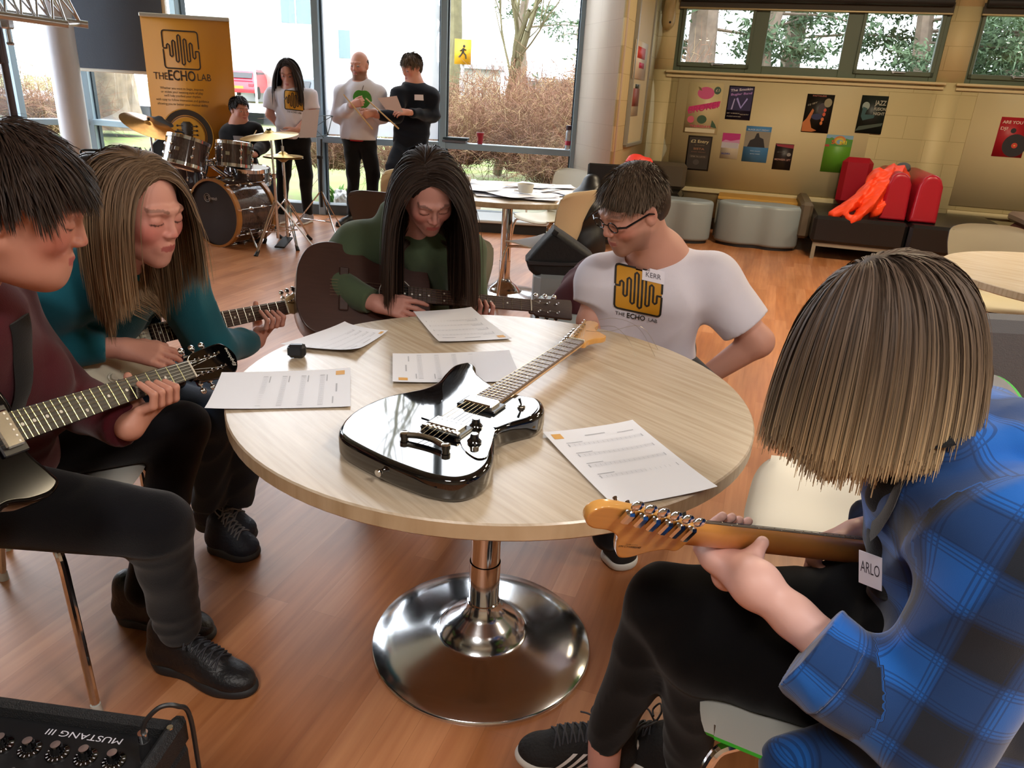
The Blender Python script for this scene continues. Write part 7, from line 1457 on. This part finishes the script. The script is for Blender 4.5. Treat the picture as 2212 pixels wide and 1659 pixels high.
for (x0n,x1n,y0n,y1n,lab_,col_n,sub) in ((1370,1397,88,172,'white notice with red blocks on the side noticeboard','d6c8b0',(('c84038',.2,.8,.55,.85),('b82850',.4,.8,.3,.45))),(1364,1380,180,250,'narrow portrait photo notice on the side noticeboard, below the red one','b9ae94',(('8a4a40',.1,.9,.3,.85),('2c3424',.3,.8,.85,.98)))):
    A=PP(x0n,(y0n+y1n)/2,D_-ns*.03,ns);B=PP(x1n,(y0n+y1n)/2,D_-ns*.03,ns); zt_=PP((x0n+x1n)/2,y0n,D_-ns*.03,ns)[2]; zb2=PP((x0n+x1n)/2,y1n,D_-ns*.03,ns)[2]; t2=thing('notice',lab_,'poster',tuple((A+B)/2)); cc_=(A+B)/2; cc_[2]=(zt_+zb2)/2; Ln=np.linalg.norm((B-A)[:2]); m=MB(); m.box(cc_,(Ln,.002,zt_-zb2),R=Rn); m.build('sheet',M('paper_'+col_n,col_n,.5),t2,smooth=False)
    for (cq,ua,ub_,va,vb) in sub: m=MB(); m.box(cc_-ns*.002+ds*Ln*((ua+ub_)/2-.5)+V(0,0,(zt_-zb2)*((va+vb)/2-.5)),(Ln*(ub_-ua),.001,(zt_-zb2)*(vb-va)),R=Rn); m.build('printed_shape',M('ink_'+cq,cq,.5),t2,smooth=False)
# ---- camera dome on the right wall ----
q=UZ(-.0,2.22,.0); t=thing('wall_speaker','beige wall-mounted speaker high in the corner','speaker',tuple(q)); s=S(); s.el(UZ(.0,2.24,.06),(.07,.07,.13),k=.01); s.el(UZ(.0,2.17,.06),(.065,.065,.07),k=.03); s.bx(UZ(0,2.30,.04),(.06,.05,.12),R=RR,rd=.02,k=.03); s.build('housing',M('beige_plastic','a8946a',.5),t,h=.008); m=MB(); m.ell(UZ(.03,2.17,.125),(.012,.012,.012)); m.build('lens',mBlack,t)
# ---- lounge furniture along the right wall ----
mGreyV=M('blue_grey_vinyl','8b969b',.38); mBlkV=M('black_vinyl','141416',.3); mRedV=M('red_vinyl','a3182a',.32,bump=.04)
def pouf(cx,cy,rz,h,label,la=.62,ra=.25):
    t=thing('pouf',label,'seat',(cx,cy,0),rz); c_,s_=math.cos(rz),math.sin(rz); Rz=np.array([[c_,-s_,0],[s_,c_,0],[0,0,1]]); o=[]
    N=64
    for k in range(N):
        a=2*math.pi*k/N; r=ra*(1.0+.0*math.cos(a)); x=(la/2)*math.cos(a); y=math.sin(a)*(ra*(.74+.26*math.cos(2*a)*-1*-1 if 0 else ra*0+ra) if 0 else ra*(.80-.20*math.cos(4*a)*0 - .22*math.exp(-(x/.11)**2)+.0)); o.append((x*(1+.06*abs(math.sin(a))),y))
    m=MB().at(Rz,V(cx,cy,0)); m.prism(o,.025,h,.035,5); m.build('cushion',mGreyV,t,ang=60); m=MB().at(Rz,V(cx,cy,0)); m.prism([(x*.93,y*.9) for x,y in o],0,.03); m.build('plinth',mBlack,t); return t
p=PZ(1640,542,0); pouf(p[0]+.02,p[1]+.28,-.30,.44,'grey kidney-shaped pouf in front of the low wooden table',.84,.29)
p=PZ(1480,545,0); pouf(1.62,7.95,-.30,.43,'blue-grey pouf partly hidden behind the man in glasses',.78,.28)
p=PZ(1240,640,0); t=thing('grey_seat_cube','pale grey upholstered seat beneath the black bag','seat',(.28,4.35,0)); m=MB(); m.box((.30,4.30,.235),(.42,.42,.42),bev=.04); m.build('cushion',mGreyV,t); m=MB(); m.box((.30,4.30,.012),(.36,.36,.024)); m.build('plinth',mBlack,t)
# low wooden table by the wall
t=thing('side_table','low wooden side table against the wall behind the grey pouf','table',tuple(UZ(1.3,0,.3))); m=MB(); wbox(m,.82,1.68,.40,.43,.04,.50,.004); m.build('table_top',M('honey_ply','c99a4c',.4,var=.08,scale=5),t)
for u in (.84,1.66):
    for w_ in (.06,.47): m=MB(); wbox(m,u-.02,u+.02,0,.40,w_-.02,w_+.02); m.build('leg',M('grey_leg','77756c',.5),t)
# brown chair end behind man
t=thing('bench_seat','small brown upholstered bench in the far corner','bench',tuple(UZ(.25,0,.3))); m=MB(); wbox(m,-.02,.42,.42,.72,.05,.16,.04); m.build('backrest',M('brown_vinyl','5c5244',.45),t); m=MB(); wbox(m,-.02,.42,.22,.42,.05,.55,.04); m.build('seat',mBlkV,t); m=MB(); wbox(m,0,.4,0,.22,.08,.5); m.build('base',mBlack,t)
# black modular sofa with red bolsters
A=PZ(1768,562,0); 
def sofa(u0,u1,w0,w1,label):
    t=thing('sofa_module',label,'sofa',tuple(UZ((u0+u1)/2,0,(w0+w1)/2))); m=MB(); wbox(m,u0,u1,.16,.42,w0,w1,.03); m.build('seat_cushion',mBlkV,t); gf=M('grey_frame','8c8273',.45)
    for a in (u0+.03,u1-.065):
        for b in (.03,w1-w0-.06): m=MB(); wbox(m,a,a+.035,0,.125,w0+b,w0+b+.035); m.build('leg',gf,t)
    for wv in (w1-.06,w0+.03): m=MB(); wbox(m,u0+.03,u1-.03,.125,.16,wv,wv+.03); m.build('rail',gf,t)
    return t
sofa(1.78,2.62,.10,1.30,'black bench sofa holding the orange jacket'); sofa(2.63,3.55,.10,1.32,'black bench sofa right of the red bolsters')
t=thing('corner_sofa','grey-brown padded sofa end against the wall by the low table','sofa',tuple(UZ(1.75,0,.4))); m=MB(); wbox(m,1.66,1.78,.14,.50,.06,1.0,.03); m.build('pad',M('brown_vinyl','5c5244',.45),t)
for i,(ua,lab_) in enumerate(((2.37,'red rounded bolster back, left of the pair, under the jacket'),(2.64,'red rounded bolster back, right of the pair'))):
    t=thing('bolster',lab_,'cushion',tuple(UZ(ua+.1,.42,.7)),group='red bolsters on the black sofa'); Ro=np.array([dr,V(0,0,1),-nr]).T   # profile in (u,z) extruded into the room
    o=[(-.115,0),(.115,0),(.12,.05),(.105,.34)]+[(.09*math.cos(a),.36+.085*math.sin(a)) for a in np.linspace(.2,math.pi-.2,9)]+[(-.105,.34),(-.12,.05)]
    m=MB().at(Ro,UZ(ua+.11,.42,.15)); m.prism(o,0,1.02,.035,5); m.build('bolster_pad',mRedV,t,ang=60)
t=thing('bolster','dull red padded back behind the orange jacket','cushion',tuple(UZ(2.2,.42,.2))); m=MB(); wbox(m,2.05,2.36,.42,.92,.08,.20,.05); m.build('bolster_pad',mRedV,t)
# orange jacket draped
mOr=M('orange_nylon','f2481c',.5,bump=.1,bscale=40); J=lambda x,y,w:PP(x,y,UZ(0,0,w),nr); s=S()
s.chain([J(1938,378,.75),J(1905,395,.95),J(1890,420,1.05)],[.10,.12,.10],k=.05); s.chain([J(1925,385,.9),J(1880,420,1.1),J(1840,445,1.18),J(1800,462,1.22)],[.09,.085,.065,.045],k=.04); s.chain([J(1905,405,1.1),J(1880,440,1.2),J(1850,468,1.24),J(1835,472,1.27)],[.08,.08,.055,.045],k=.03); s.chain([J(1935,380,.8),J(1915,420,1.0),J(1890,455,1.15)],[.09,.09,.06],k=.05)
w1=wrinkle(.022,(9,13,8),41); w2=wrinkle(.009,(26,34,22),42); s.nz=lambda X:w1(X)+w2(X); jk=s.build('jacket',mOr,None,h=.009); tag(jk,'bright orange jacket draped over the red bolster onto the black sofa','jacket')
t=thing('beanie','dark grey knitted hat on top of the orange jacket','hat',tuple(J(1950,362,.7))); s=S(); s.el(J(1951,364,.72),(.07,.07,.055)); s.nz=wrinkle(.006,(30,30,30),5); s.build('knit',M('grey_knit','4c5258',.9,bump=.5),t,h=.01)
# maroon chair/bench at far right, orange thing behind man
t=thing('maroon_bench','maroon upholstered seat at the right edge behind the pale chair','seat',tuple(UZ(4.3,0,.9))); m=MB(); wbox(m,3.7,4.9,.14,.42,.4,1.2,.03); m.build('seat_cushion',M('maroon_vinyl','55202c',.4),t); m=MB(); wbox(m,3.75,4.85,.0,.14,.45,1.15); m.build('base',mBlack,t); m=MB(); wbox(m,3.7,4.9,.42,.52,.25,1.15,.03); m.build('table_top',M('maroon_top','9c8a84',.4),t)
q=PY(1375,352,7.0); s=S(); s.chain([q+V(-.12,0,-.09),q+V(-.03,0,.0),q+V(.10,0,-.0)],[.05,.06,.05],k=.03); s.rc(q,q+V(0,0,-.5),.07,.16,k=.05); s.nz=wrinkle(.008,(18,20,19),9); tag(s.build('red_jacket',M('bright_red_nylon','e03a2c',.5),None,h=.012),'bright red jacket top showing behind the head of the man in glasses','jacket')
# grey padded seat back behind the plaid shirt
q=PZ(2075,703,.86); t=thing('booth_seat','grey upholstered seat back behind the person in plaid, right edge','seat',(q[0]+.5,q[1]+.15,0)); m=MB(); m.box((q[0]+.62,q[1]+.12,.60),(1.22,.13,.52),bev=.03); m.build('backrest',M('grey_wool','66666a',.9,bump=.3,bscale=300),t); m=MB(); m.box((q[0]+.62,q[1]+.42,.30),(1.2,.6,.14),bev=.03); m.build('seat',M('grey_wool','66666a',.9),t); m=MB(); [m.cyl((q[0]+a,q[1]+b,0),(q[0]+a,q[1]+b,.34),.02) for a in (.08,1.14) for b in (.12,.62)]; m.build('leg',mBlack,t)
# black coat on a chair back and black bag
s=S(); s.chain([PY(1277,392,5.0),PY(1268,450,4.95),PY(1262,520,4.95),PY(1265,590,4.95)],[.06,.10,.12,.13],k=.05); s.chain([PY(1255,430,5.0),PY(1240,540,4.95)],[.06,.08],k=.04); s.nz=wrinkle(.016,(10,14,9),44); ct=s.build('coat',M('black_nylon','121214',.45),None,h=.011,clip=[((0,0,.05),(0,0,-1))]); tag(ct,'black coat hanging over a chair back beside the cream chair','coat')
t=thing('coat_stand_chair','dark chair hidden under the black coat','chair',(.62,5.15,0)); m=MB(); m.box((.62,5.05,.72),(.40,.02,.5),bev=.01); m.box((.62,5.28,.45),(.42,.42,.03),bev=.01); m.build('seat_shell',mBlkV,t); m=MB(); [m.cyl((.62+a,5.28+b,.44),(.62+a*1.1,5.28+b*1.1,0),.010) for a in (-.18,.18) for b in (-.18,.18)]; m.build('leg',mChrome,t)
p1,p2,p3,p4=PY(1200,500,4.25),PY(1138,563,4.2),PY(1285,600,4.15),PY(1150,590,4.1); 
t=thing('black_bag','black instrument bag slumped against the cream chair','bag',(.25,4.25,.45)); m=MB().at(Rxz,V(0,4.14,0)); pg=[PY(x,y,4.14) for x,y in ((1192,500),(1203,497),(1262,538),(1285,560),(1292,600),(1215,612),(1152,592),(1137,566),(1140,556))]; m.prism(spline([(p[0],p[2]) for p in pg],3),-.16,.03,.03,4); m.build('bag_body',M('black_canvas_bag','141416',.7,bump=.2),t)
m=MB().at(Rxz,V(0,4.10,0)); pg=[PY(x,y,4.12) for x,y in ((1140,562),(1215,566),(1288,566),(1290,572),(1215,573),(1142,570))]; m.prism([(p[0],p[2]) for p in pg],-.01,.005,.002,2); m.build('seam',M('bag_seam','2a2a2e',.6),t)
s=S(); s.chain([PY(1285,600,3.5),PY(1250,640,3.4),PY(1215,690,3.35)],[.10,.10,.07],k=.05); s.rc(PY(1250,640,3.4),PY(1215,640,3.4)-V(0,0,.25),.09,.08,k=.05); s.nz=wrinkle(.014,(13,15,12),16); tag(s.build('maroon_coat',M('maroon_wool','431a22',.9),None,h=.010),'maroon coat heaped below the black bag, left of the man in glasses','coat')
t=thing('low_stool','low grey seat under the maroon coat','seat',(.28,3.4,0)); m=MB(); m.box((.28,3.42,.24),(.40,.40,.40),bev=.04); m.build('cushion',mGreyV,t); m=MB(); m.box((.28,3.42,.02),(.34,.34,.04)); m.build('plinth',mBlack,t)
q=PZ(1520,682,0); s=S(); s.el(q+V(0,0,.03),(.12,.10,.04)); s.rc(q+V(.05,0,.02),q+V(.16,-.03,.01),.02,.008,k=.02); s.nz=wrinkle(.01,(20,20,20),12); tag(s.build('dark_scarf',M('dark_cloth','22262a',.9),None,h=.008,clip=[((0,0,.001),(0,0,-1))]),'dark crumpled cloth on the floor right of the man in the T-shirt','cloth')
# ---- guitar amplifier, bottom left ----
za=.50; a0_=PZ(0,1500,za); a1_=PZ(408,1556,za); ux=unit(V(*(a1_-a0_)[:2],0)); uy=V(-ux[1],ux[0],0); cr_=a1_.copy()
t=thing('amplifier','black guitar amplifier with a row of knobs, bottom left corner','amplifier',tuple(V(cr_[0]-.3,cr_[1]-.14,0)))
def A_(x,y,z=0): return V(cr_[0],cr_[1],0)+ux*x+uy*y+V(0,0,z)       # x<=0 to the left, y<=0 towards us
Rax=np.array([ux,uy,V(0,0,1)]).T; mTol=M('black_tolex','1c1d20',.6,bump=.5,bscale=500); mPnl=M('amp_panel','191a1d',.4)
m=MB()
m.at(Rax,A_(0,0,0)); 
m.box((-.28,-.135,.235),(.56,.27,.47),bev=.012); m.build('cabinet',mTol,t)
m=MB().at(Rax,A_(0,0)); m.box((-.010,-.135,.49),(.022,.27,.05),bev=.008); m.box((-.28,-.01,.485),(.56,.018,.035),bev=.006); m.build('cabinet_edge',mTol,t)
m=MB().at(Rax,A_(0,0)); m.box((-.285,-.072,.474),(.53,.105,.012),bev=.002); pn=m.build('control_panel',mPnl,t)
for i in range(9):
    kx=-.075-.042*i; m=MB().at(Rax,A_(0,0)); m.lathe([(.0155,.480),(.0155,.4825),(.0095,.484),(.0075,.497),(.0065,.499)],24,(kx,-.068,0)); m.mi(1); m.lathe([(.0065,.499),(0,.4995)],16,(kx,-.068,0)); k_=m.build('control_knob',[mGloss,M('knob_cap_silver','b9a8a8',.3,metal=.8)],t)
    m=MB().at(Rax,A_(0,0))
    for q in range(10):
        a=math.radians(-200+q*24 + 180*0)+math.pi*0; a=math.radians(150+q*26); m.box((kx+.0128*math.cos(a),-.068+.0128*math.sin(a),.4832),(.0032,.0011,.0006),R=np.array(Matrix.Rotation(a,3,'Z')))
    m.build('dial_marks',M('panel_white','d8d8e4',.5),k_)
    m=MB().at(Rax,A_(0,0)); m.lathe([(.003,.480),(.003,.481),(0,.481)],10,(kx,-.100,0)); m.build('indicator',M('ind_grey','8a8a8c',.3,metal=.6),pn)
m=MB().at(Rax,A_(0,0)); text_fit(m,'MUSTANG III',(-.085,-.030,.4805),V(-1,0,0),V(0,-1,0),w=.115,h=.010); text_fit(m,'INPUT',(-.022,-.092,.4805),V(-1,0,0),V(0,-1,0),w=.02,h=.005); m.build('panel_lettering',M('panel_white','d8d8e4',.5),pn,smooth=False)
m=MB().at(Rax,A_(0,0)); m.lathe([(.009,.480),(.009,.484),(.006,.485)],16,(-.030,-.060,0)); m.build('input_socket',mSteel,pn)
m=MB().at(Rax,A_(0,0)); m.box((-.30,-.20,.478),(.16,.036,.014),bev=.005); [m.box((-.30,-.20+.006*k,.4865),(.15,.0025,.003)) for k in (-2,-1,0,1,2)]; m.box((-.20,-.20,.480),(.05,.045,.016),bev=.003); h_=m.build('handle',M('handle_black','141416',.5),t); m=MB().at(Rax,A_(0,0)); m.lathe([(.007,.488),(.006,.4905),(0,.4905)],14,(-.198,-.2,0)); m.build('handle_screw',mNickel,h_)
m=MB().at(Rax,A_(0,0)); m.lathe([(.005,.515),(.0045,.517),(0,.517)],12,(-.010,-.03,0)); m.build('corner_screw',mNickel,t)
t=thing('jack_lead','black jack lead plugged into the amplifier, looping up','cable',tuple(A_(-.03,-.06,.48)))
j=A_(-.030,-.060,.485); m=MB(); m.cyl(j,j+V(0,0,.035),.0085,.0075,seg=14); m.build('plug_sleeve',mBlack,t); m=MB(); m.cyl(j+V(0,0,.035),j+V(0,0,.050),.0068,seg=14); m.build('plug_collar',mChrome,t)
m=MB(); m.tube(spline([j+V(0,0,.045),j+V(.004,.004,.066),j+V(.022,.014,.083),j+V(.042,.022,.078),j+V(.050,.035,.045),j+V(.045,.05,-.10),j+V(.05,.06,-.45),j+V(.10,.14,-.482),j+V(.1,.4,-.482)],8,closed=False),.0034,8); m.build('cable',M('rubber_cable','1b1b1d',.45),t)
# ================= PEOPLE AT THE BACK =================
def figure(label,Y,head,face,sc,nb,shR,shL,elR,elL,wR,wL,hips,kn,an,toe,top,trs,shoe_m,sole_m,skin,sleeve=1.0,hem=None,hood=False,hairf=None,hands=None,brow=(60,42,32),beard=0,seat=None,tw=.12,torso_w=.0,lap=None,eye=True,cut_hem=True):
    q=lambda p:PY(p[0],p[1],p[2] if len(p)>2 else Y)
    P=dict(nb=q(nb),shR=q(shR),shL=q(shL),elR=q(elR),elL=q(elL),wR=q(wR),wL=q(wL)); hp=q(hips); kn=[q(k) for k in kn]; an=[q(k) for k in an]
    t=thing('person',label,'person',(hp[0],hp[1],0)); hR=hframe(face); ho=q(head)
    b=S(); head_sdf(b,hR,ho,sc); b.rc(ho+hR@V(0,-.03,-.06),P['nb'],.05,.058,k=.03); b.rc(P['nb'],hp,.09,.10,k=.05)
    for s_ in 'RL':
        b.rc(P['nb'],P['sh'+s_],.05,.048,k=.04); b.rc(P['sh'+s_],P['el'+s_],.046,.040,k=.02); b.rc(P['el'+s_],P['w'+s_],.040,.026,k=.02)
    for s_,hd in (hands or {}).items(): hand(b,P['w'+s_],*hd)
    b.build('body',mSkin,t,h=.0065,colf=skin_col(hR,ho,sc,base=skin,brow=brow,beard=beard,fl=.35,eye=eye))
    g=S(); nbp=P['nb']; hw=.165+torso_w
    g.rc(nbp-V(0,0,.08),hp+V(0,0,.02),tw,tw*1.08,k=.06,flat=(V(1,0,0),1.28)); 
    for s_ in 'RL':
        g.rc(nbp-V(0,0,.045),P['sh'+s_],.07,.075,k=.05)
        if sleeve<1: c=P['sh'+s_]+(P['el'+s_]-P['sh'+s_])*sleeve; g.rc(P['sh'+s_],c,.078,.074,k=.03,cut=(c-unit(P['el'+s_]-P['sh'+s_])*.01,unit(P['el'+s_]-P['sh'+s_])))
        else: w_=P['w'+s_]; e_=P['el'+s_]; f=(sleeve-1); wc=e_+(w_-e_)*(f if f>0 else .92); g.rc(P['sh'+s_],e_,.078,.066,k=.04); g.rc(e_,wc,.064,.042,k=.03,cut=(wc,unit(w_-e_)))
    if hood: g.rc(nbp+V(-.06,.0,.0),nbp+V(.06,.0,.0),.055,.055,k=.04); g.rc(nbp+V(0,.05,.0),nbp+V(0,.08,-.06),.07,.06,k=.03)
    else: g.el(nbp+V(0,-.01,.045),(.062,.062,.05),k=.008,sub=True)
    g.nz=wrinkle(.008,(12,15,10),int(head[0])); z0=hem if hem else hp[2]-.08
    g.build(top[0],top[1],t,h=.011,clip=[((0,0,z0),(0,0,-1))])
    l=S(); l.rc(hp+V(-.06,0,0),hp+V(.06,0,0),.115,.115,k=.03)
    for k,a,s_ in zip(kn,an,(-1,1)):
        l.rc(hp+V(.075*s_,0,-.02),k,.092,.068,k=.03); l.rc(k,a,.066,.050,k=.02,cut=(a,unit(a-k)))
    l.nz=wrinkle(.006,(14,16,9),3); l.build('trousers',trs,t,h=.012)
    for a,tv in zip(an,toe):
        d=unit(V(*tv,0)); base=V(a[0],a[1],0); shoe(t,base-d*.07,base+d*.20,shoe_m,sole_m,h=.10,hh=.008)
    if hairf: hairf(t,hR,ho,sc)
    return t,g,P,ho,hR
def short_hair(col,n=1500,L=.05,tip=None,fringe=.06,seed=1,cut=.5):
    def f(t,R,o,sc):
        hair_cap('hair_cap',t,R,o,sc,col,CAP,cuts=CAPCUT,h=.008); strands('hair',t,R,o,sc,n,lambda p,d,r:np.where(d[:,1]>.25,fringe,L),col,tip=tip,w=.008,part=(.02,-.06,.12),grav=.10,lay=.014,seg=5,vary=.35,seed=seed,lift=.10,root=lambda d:(d[:,2]>-.38)&~((d[:,1]>.45)&(d[:,2]<cut))&~((d[:,1]>.10)&(d[:,2]<.12))&~((d[:,1]>-.2)&(d[:,2]<-.12)))
    return f
def long_hair(col,L=.36,seed=2,coll=()):
    def f(t,R,o,sc):
        hair_cap('hair_cap',t,R,o,sc,col,CAP+[((0,-.06,-.07),(.07,.05,.10),.03)],cuts=CAPCUT,h=.008); strands('hair',t,R,o,sc,2400,L,col,w=.010,grav=.30,lay=.018,seg=12,vary=.3,seed=seed,parted=.02,coll=coll,root=lambda d:(d[:,2]>-.35)&~((d[:,1]>.42)&(d[:,2]<.64))&~((d[:,1]>.12)&(d[:,2]<.14)))
    return f
mNavy=cloth('navy_knit','151a24'); mBlkT=cloth('black_trousers','131316'); mGreyTrs=cloth('dark_blue_jeans','1d2430',bump=.3); mWhiteH=cloth('white_fleece','d5d2da'); mGreyShoe=M('grey_trainer','8a868c',.6,var=.2,scale=30)
SK=(196,142,126)
Yw=7.55
t,g,P,ho,hR=figure('long-haired person in white T-shirt with amber logo standing behind the cymbals',Yw,(622,157),(.10,-.85,-.42),1.0,(631,193),(590,207),(668,209),(583,247),(676,246),(604,274),(640,282,7.35),(632,300),((613,375),(660,378)),((606,462),(665,462,7.7)),((-.3,-1),(-.2,-1)),('t_shirt',mWhiteT),mBlkT,mGreyShoe,mRubW,SK,sleeve=.78,hem=PY(630,299,Yw)[2],hairf=long_hair('2e2421',.44,31,[]),hands={'R':((.6,-.4,-.5),(0,.6,.3),(0,-.3,.8),(.6,.6,.4)),'L':((-.7,-.3,-.3),(0,.6,.3),(0,-.3,.8),(.6,.6,.4))})
cloth_print('shirt_logo',t,g,PY(628,215,7.35),V(1,.0,-.05),V(0,0,1),V(0,-1,.1),.085,mInkD,mInkY,w=.10,off=.003,text=[('THE ECHO LAB',0,-1.35,1.5,.2,0)])
Yh=7.70
t,g,P,ho,hR=figure('balding man in white hoodie with a green apple print, holding drumsticks',Yh,(776,142),(-.25,-.92,-.12),1.05,(779,184),(739,203),(817,205),(731,250),(826,252),(762,226,7.42),(806,243,7.42),(776,298),((763,375),(806,378)),((760,463),(800,460)),((-.7,-.8),(.1,-1)),('hoodie',mWhiteH),mBlkT,mShoeB,mRubD,(205,150,132),hem=PY(776,301,Yh)[2],hood=True,beard=.8,brow=(96,62,42),tw=.135,hairf=None,hands={'R':((.65,-.2,.2),(.2,.7,.1),(0,0,1),(1.2,1.0,.6)),'L':((-.65,-.3,-.2),(.2,.7,.1),(0,0,1),(.9,.9,.6))})
s=S(hR,ho,1.05); s.el((0,-.03,.022),(.0765,.085,.072)); s.el((0,.02,.075),(.066,.12,.06),k=.008,sub=True); s.el((0,.10,-.03),(.08,.07,.09),k=.006,sub=True); s.build('hair',mHair,t,h=.008,colf=lambda v:np.tile(np.array(lin('54392b')[:3]),(len(v),1)))
m=MB(); A=np.linspace(0,2*math.pi,40,endpoint=False); oA=PY(774,211,7.4); rad=.088*(1+.06*np.cos(5*A)*(np.sin(A)<0)-.16*np.exp(-((A-math.pi/2)/.35)**2)); N=9; X=[oA]+[oA+V(1,0,0)*r*k/N*math.cos(a)+V(0,0,1)*r*.95*k/N*math.sin(a) for k in range(1,N+1) for a,r in zip(A,rad)]; X=decal(g,X,V(0,-1,.05),off=.003); f=[(0,1+i,1+(i+1)%40) for i in range(40)]+[(1+(k-1)*40+i,1+k*40+i,1+k*40+(i+1)%40,1+(k-1)*40+(i+1)%40) for k in range(1,N) for i in range(40)]; m.add(X,f); m.build('apple_print',M('apple_green','3f8a22',.7,var=.35,scale=12),t)
m=MB(); m.tube(decal(g,[oA+V(0,0,.07+.012*i)+V(.003*i,0,0) for i in range(5)],V(0,-1,.05),off=.004),.003,5); m.build('apple_stalk',M('stalk_brown','4a3018',.7),t)
m=MB(); z=PY(776,301,Yh)[2]; hp=PY(776,298,Yh); m.lathe([(.150,-.012),(.155,0),(.150,.02)],30,(hp[0],hp[1],z-.0),R=np.diag([1.12,.82,1])); m.build('shirt_hem',M('red_hem','b01828',.7),t)
for a_,b_,lab in (((742,204,7.32),(772,240,7.36),'drumstick in the right hand of the man in the white hoodie'),((790,212,7.34),(818,238,7.36),'drumstick in the left hand of the man in the white hoodie')):
    m=MB(); a=PY(*a_);b=PY(*b_); d=b-a; b=a+unit(d)*.40; m.tube([a,a+unit(d)*.012,a+unit(d)*.05,b],[.004,.006,.006,.0075],8); tag(m.build('drumstick',M('stick_wood','c9a877',.5)),lab,'drumstick')
Yd=7.72
t,g,P,ho,hR=figure('man in dark navy jumper reading a sheet of paper by the window',Yd,(889,147),(-.62,-.68,-.40),1.04,(896,184),(862,206,7.6),(931,206),(856,250,7.5),(936,250),(815,250,7.45),(884,243,7.42),(888,305,7.75),((848,360,7.55),(868,372,7.6)),((870,455,7.7),(880,462,7.7)),((-.7,-.7),(-.7,-.7)),('jumper',mNavy),mGreyTrs,mShoeB,mRubD,(200,142,122),hem=PY(888,322,Yd)[2],tw=.13,brow=(74,52,38),hairf=short_hair('4d3d30',1700,.05,'6b5846',.065,5),hands={'R':((-.8,-.3,.1),(.1,.5,.6),(0,.5,.6),(.3,.3,.3)),'L':((-.75,-.4,.05),(.1,.6,-.4),(0,.3,.8),(.6,.6,.5))})
m=MB(); o2=PY(897,207,7.45); v2=[(x,y) for y in (-.025,0,.025) for x in (-.04,0,.04)]; X=decal(g,[o2+V(1,0,.05)*x+V(0,0,1)*y for x,y in v2],V(-.1,-1,.1),off=.004); m.add(X,[(j*3+i,j*3+i+1,j*3+i+4,j*3+i+3) for j in (0,1) for i in (0,1)]); m.build('name_sticker',M('sticker_white','e2deea',.6),t)
c4=[PY(815,212,7.30),PY(857,207,7.30),PY(871,243,7.34),PY(833,236,7.34)]; m=MB(); m.quad(c4[3],c4[2],c4[1],c4[0]); m.quad(*[p+V(0,.0015,0) for p in c4]); tag(m.build('held_sheet',M('pinkish_paper','d8c8c6',.6),smooth=False),'sheet of paper held by the man in the dark jumper','paper')
t,g,P,ho,hR=figure('boy in black top with short dark hair seated at the drum kit',7.35,(518,238),(.72,-.62,-.12),.95,(516,270),(495,287),(549,284),(489,318),(568,315),(520,330,7.05),(548,334,7.0),(525,372,7.5),((500,392,7.15),(574,385,7.3)),((500,445,7.2),(590,440,7.35)),((0,-1),(.1,-1)),('jumper',mBlackC),mJean,mShoeB,mRubD,(190,132,112),hem=PY(522,368,7.4)[2],tw=.115,brow=(34,24,20),hairf=short_hair('221b18',1500,.045,None,.05,9,.58),hands={'R':((.5,-.5,-.3),(0,.3,-.7),(.6,.2,0),(.9,.9,.6)),'L':((-.4,-.6,.1),(-.2,.3,-.7),(-.6,.2,.1),(.9,.9,.6))})
m=MB(); o2=PY(512,300,7.2); X=decal(g,[o2+V(1,0,.0)*x+V(0,0,1)*y for x,y in [(a*1.15,b*1.1) for a,b in v2]],V(0,-1,.1),off=.004); m.add(X,[(j*3+i,j*3+i+1,j*3+i+4,j*3+i+3) for j in (0,1) for i in (0,1)]); m.build('name_sticker',M('sticker_grey','b9b6c0',.6),t)
for a_,b_,lab in (((545,298,6.9),(534,318,6.95),'drumstick rising between tom and ride cymbal, right hand of the drummer'),((528,318,6.9),(549,336,6.98),'drumstick in the left hand of the drummer')):
    m=MB(); a=PY(*a_);b=PY(*b_); m.tube([a-(b-a)*.8,a,b],[.004,.0065,.007],8); tag(m.build('drumstick',M('stick_wood','c9a877',.5)),lab,'drumstick')
th=PY(525,372,7.5); t=thing('drum_throne','round black stool under the drummer','stool',(th[0],th[1],0)); m=MB(); m.lathe([(0,.43),(.16,.43),(.17,.45),(.17,.49),(.15,.51),(0,.51)],32,(th[0],th[1],0)); m.build('seat',mBlkV,t); m=MB(); m.cyl((th[0],th[1],.1),(th[0],th[1],.44),.014); m.build('post',mChrome,t); tripod(t,th[0],th[1],.3,.24)
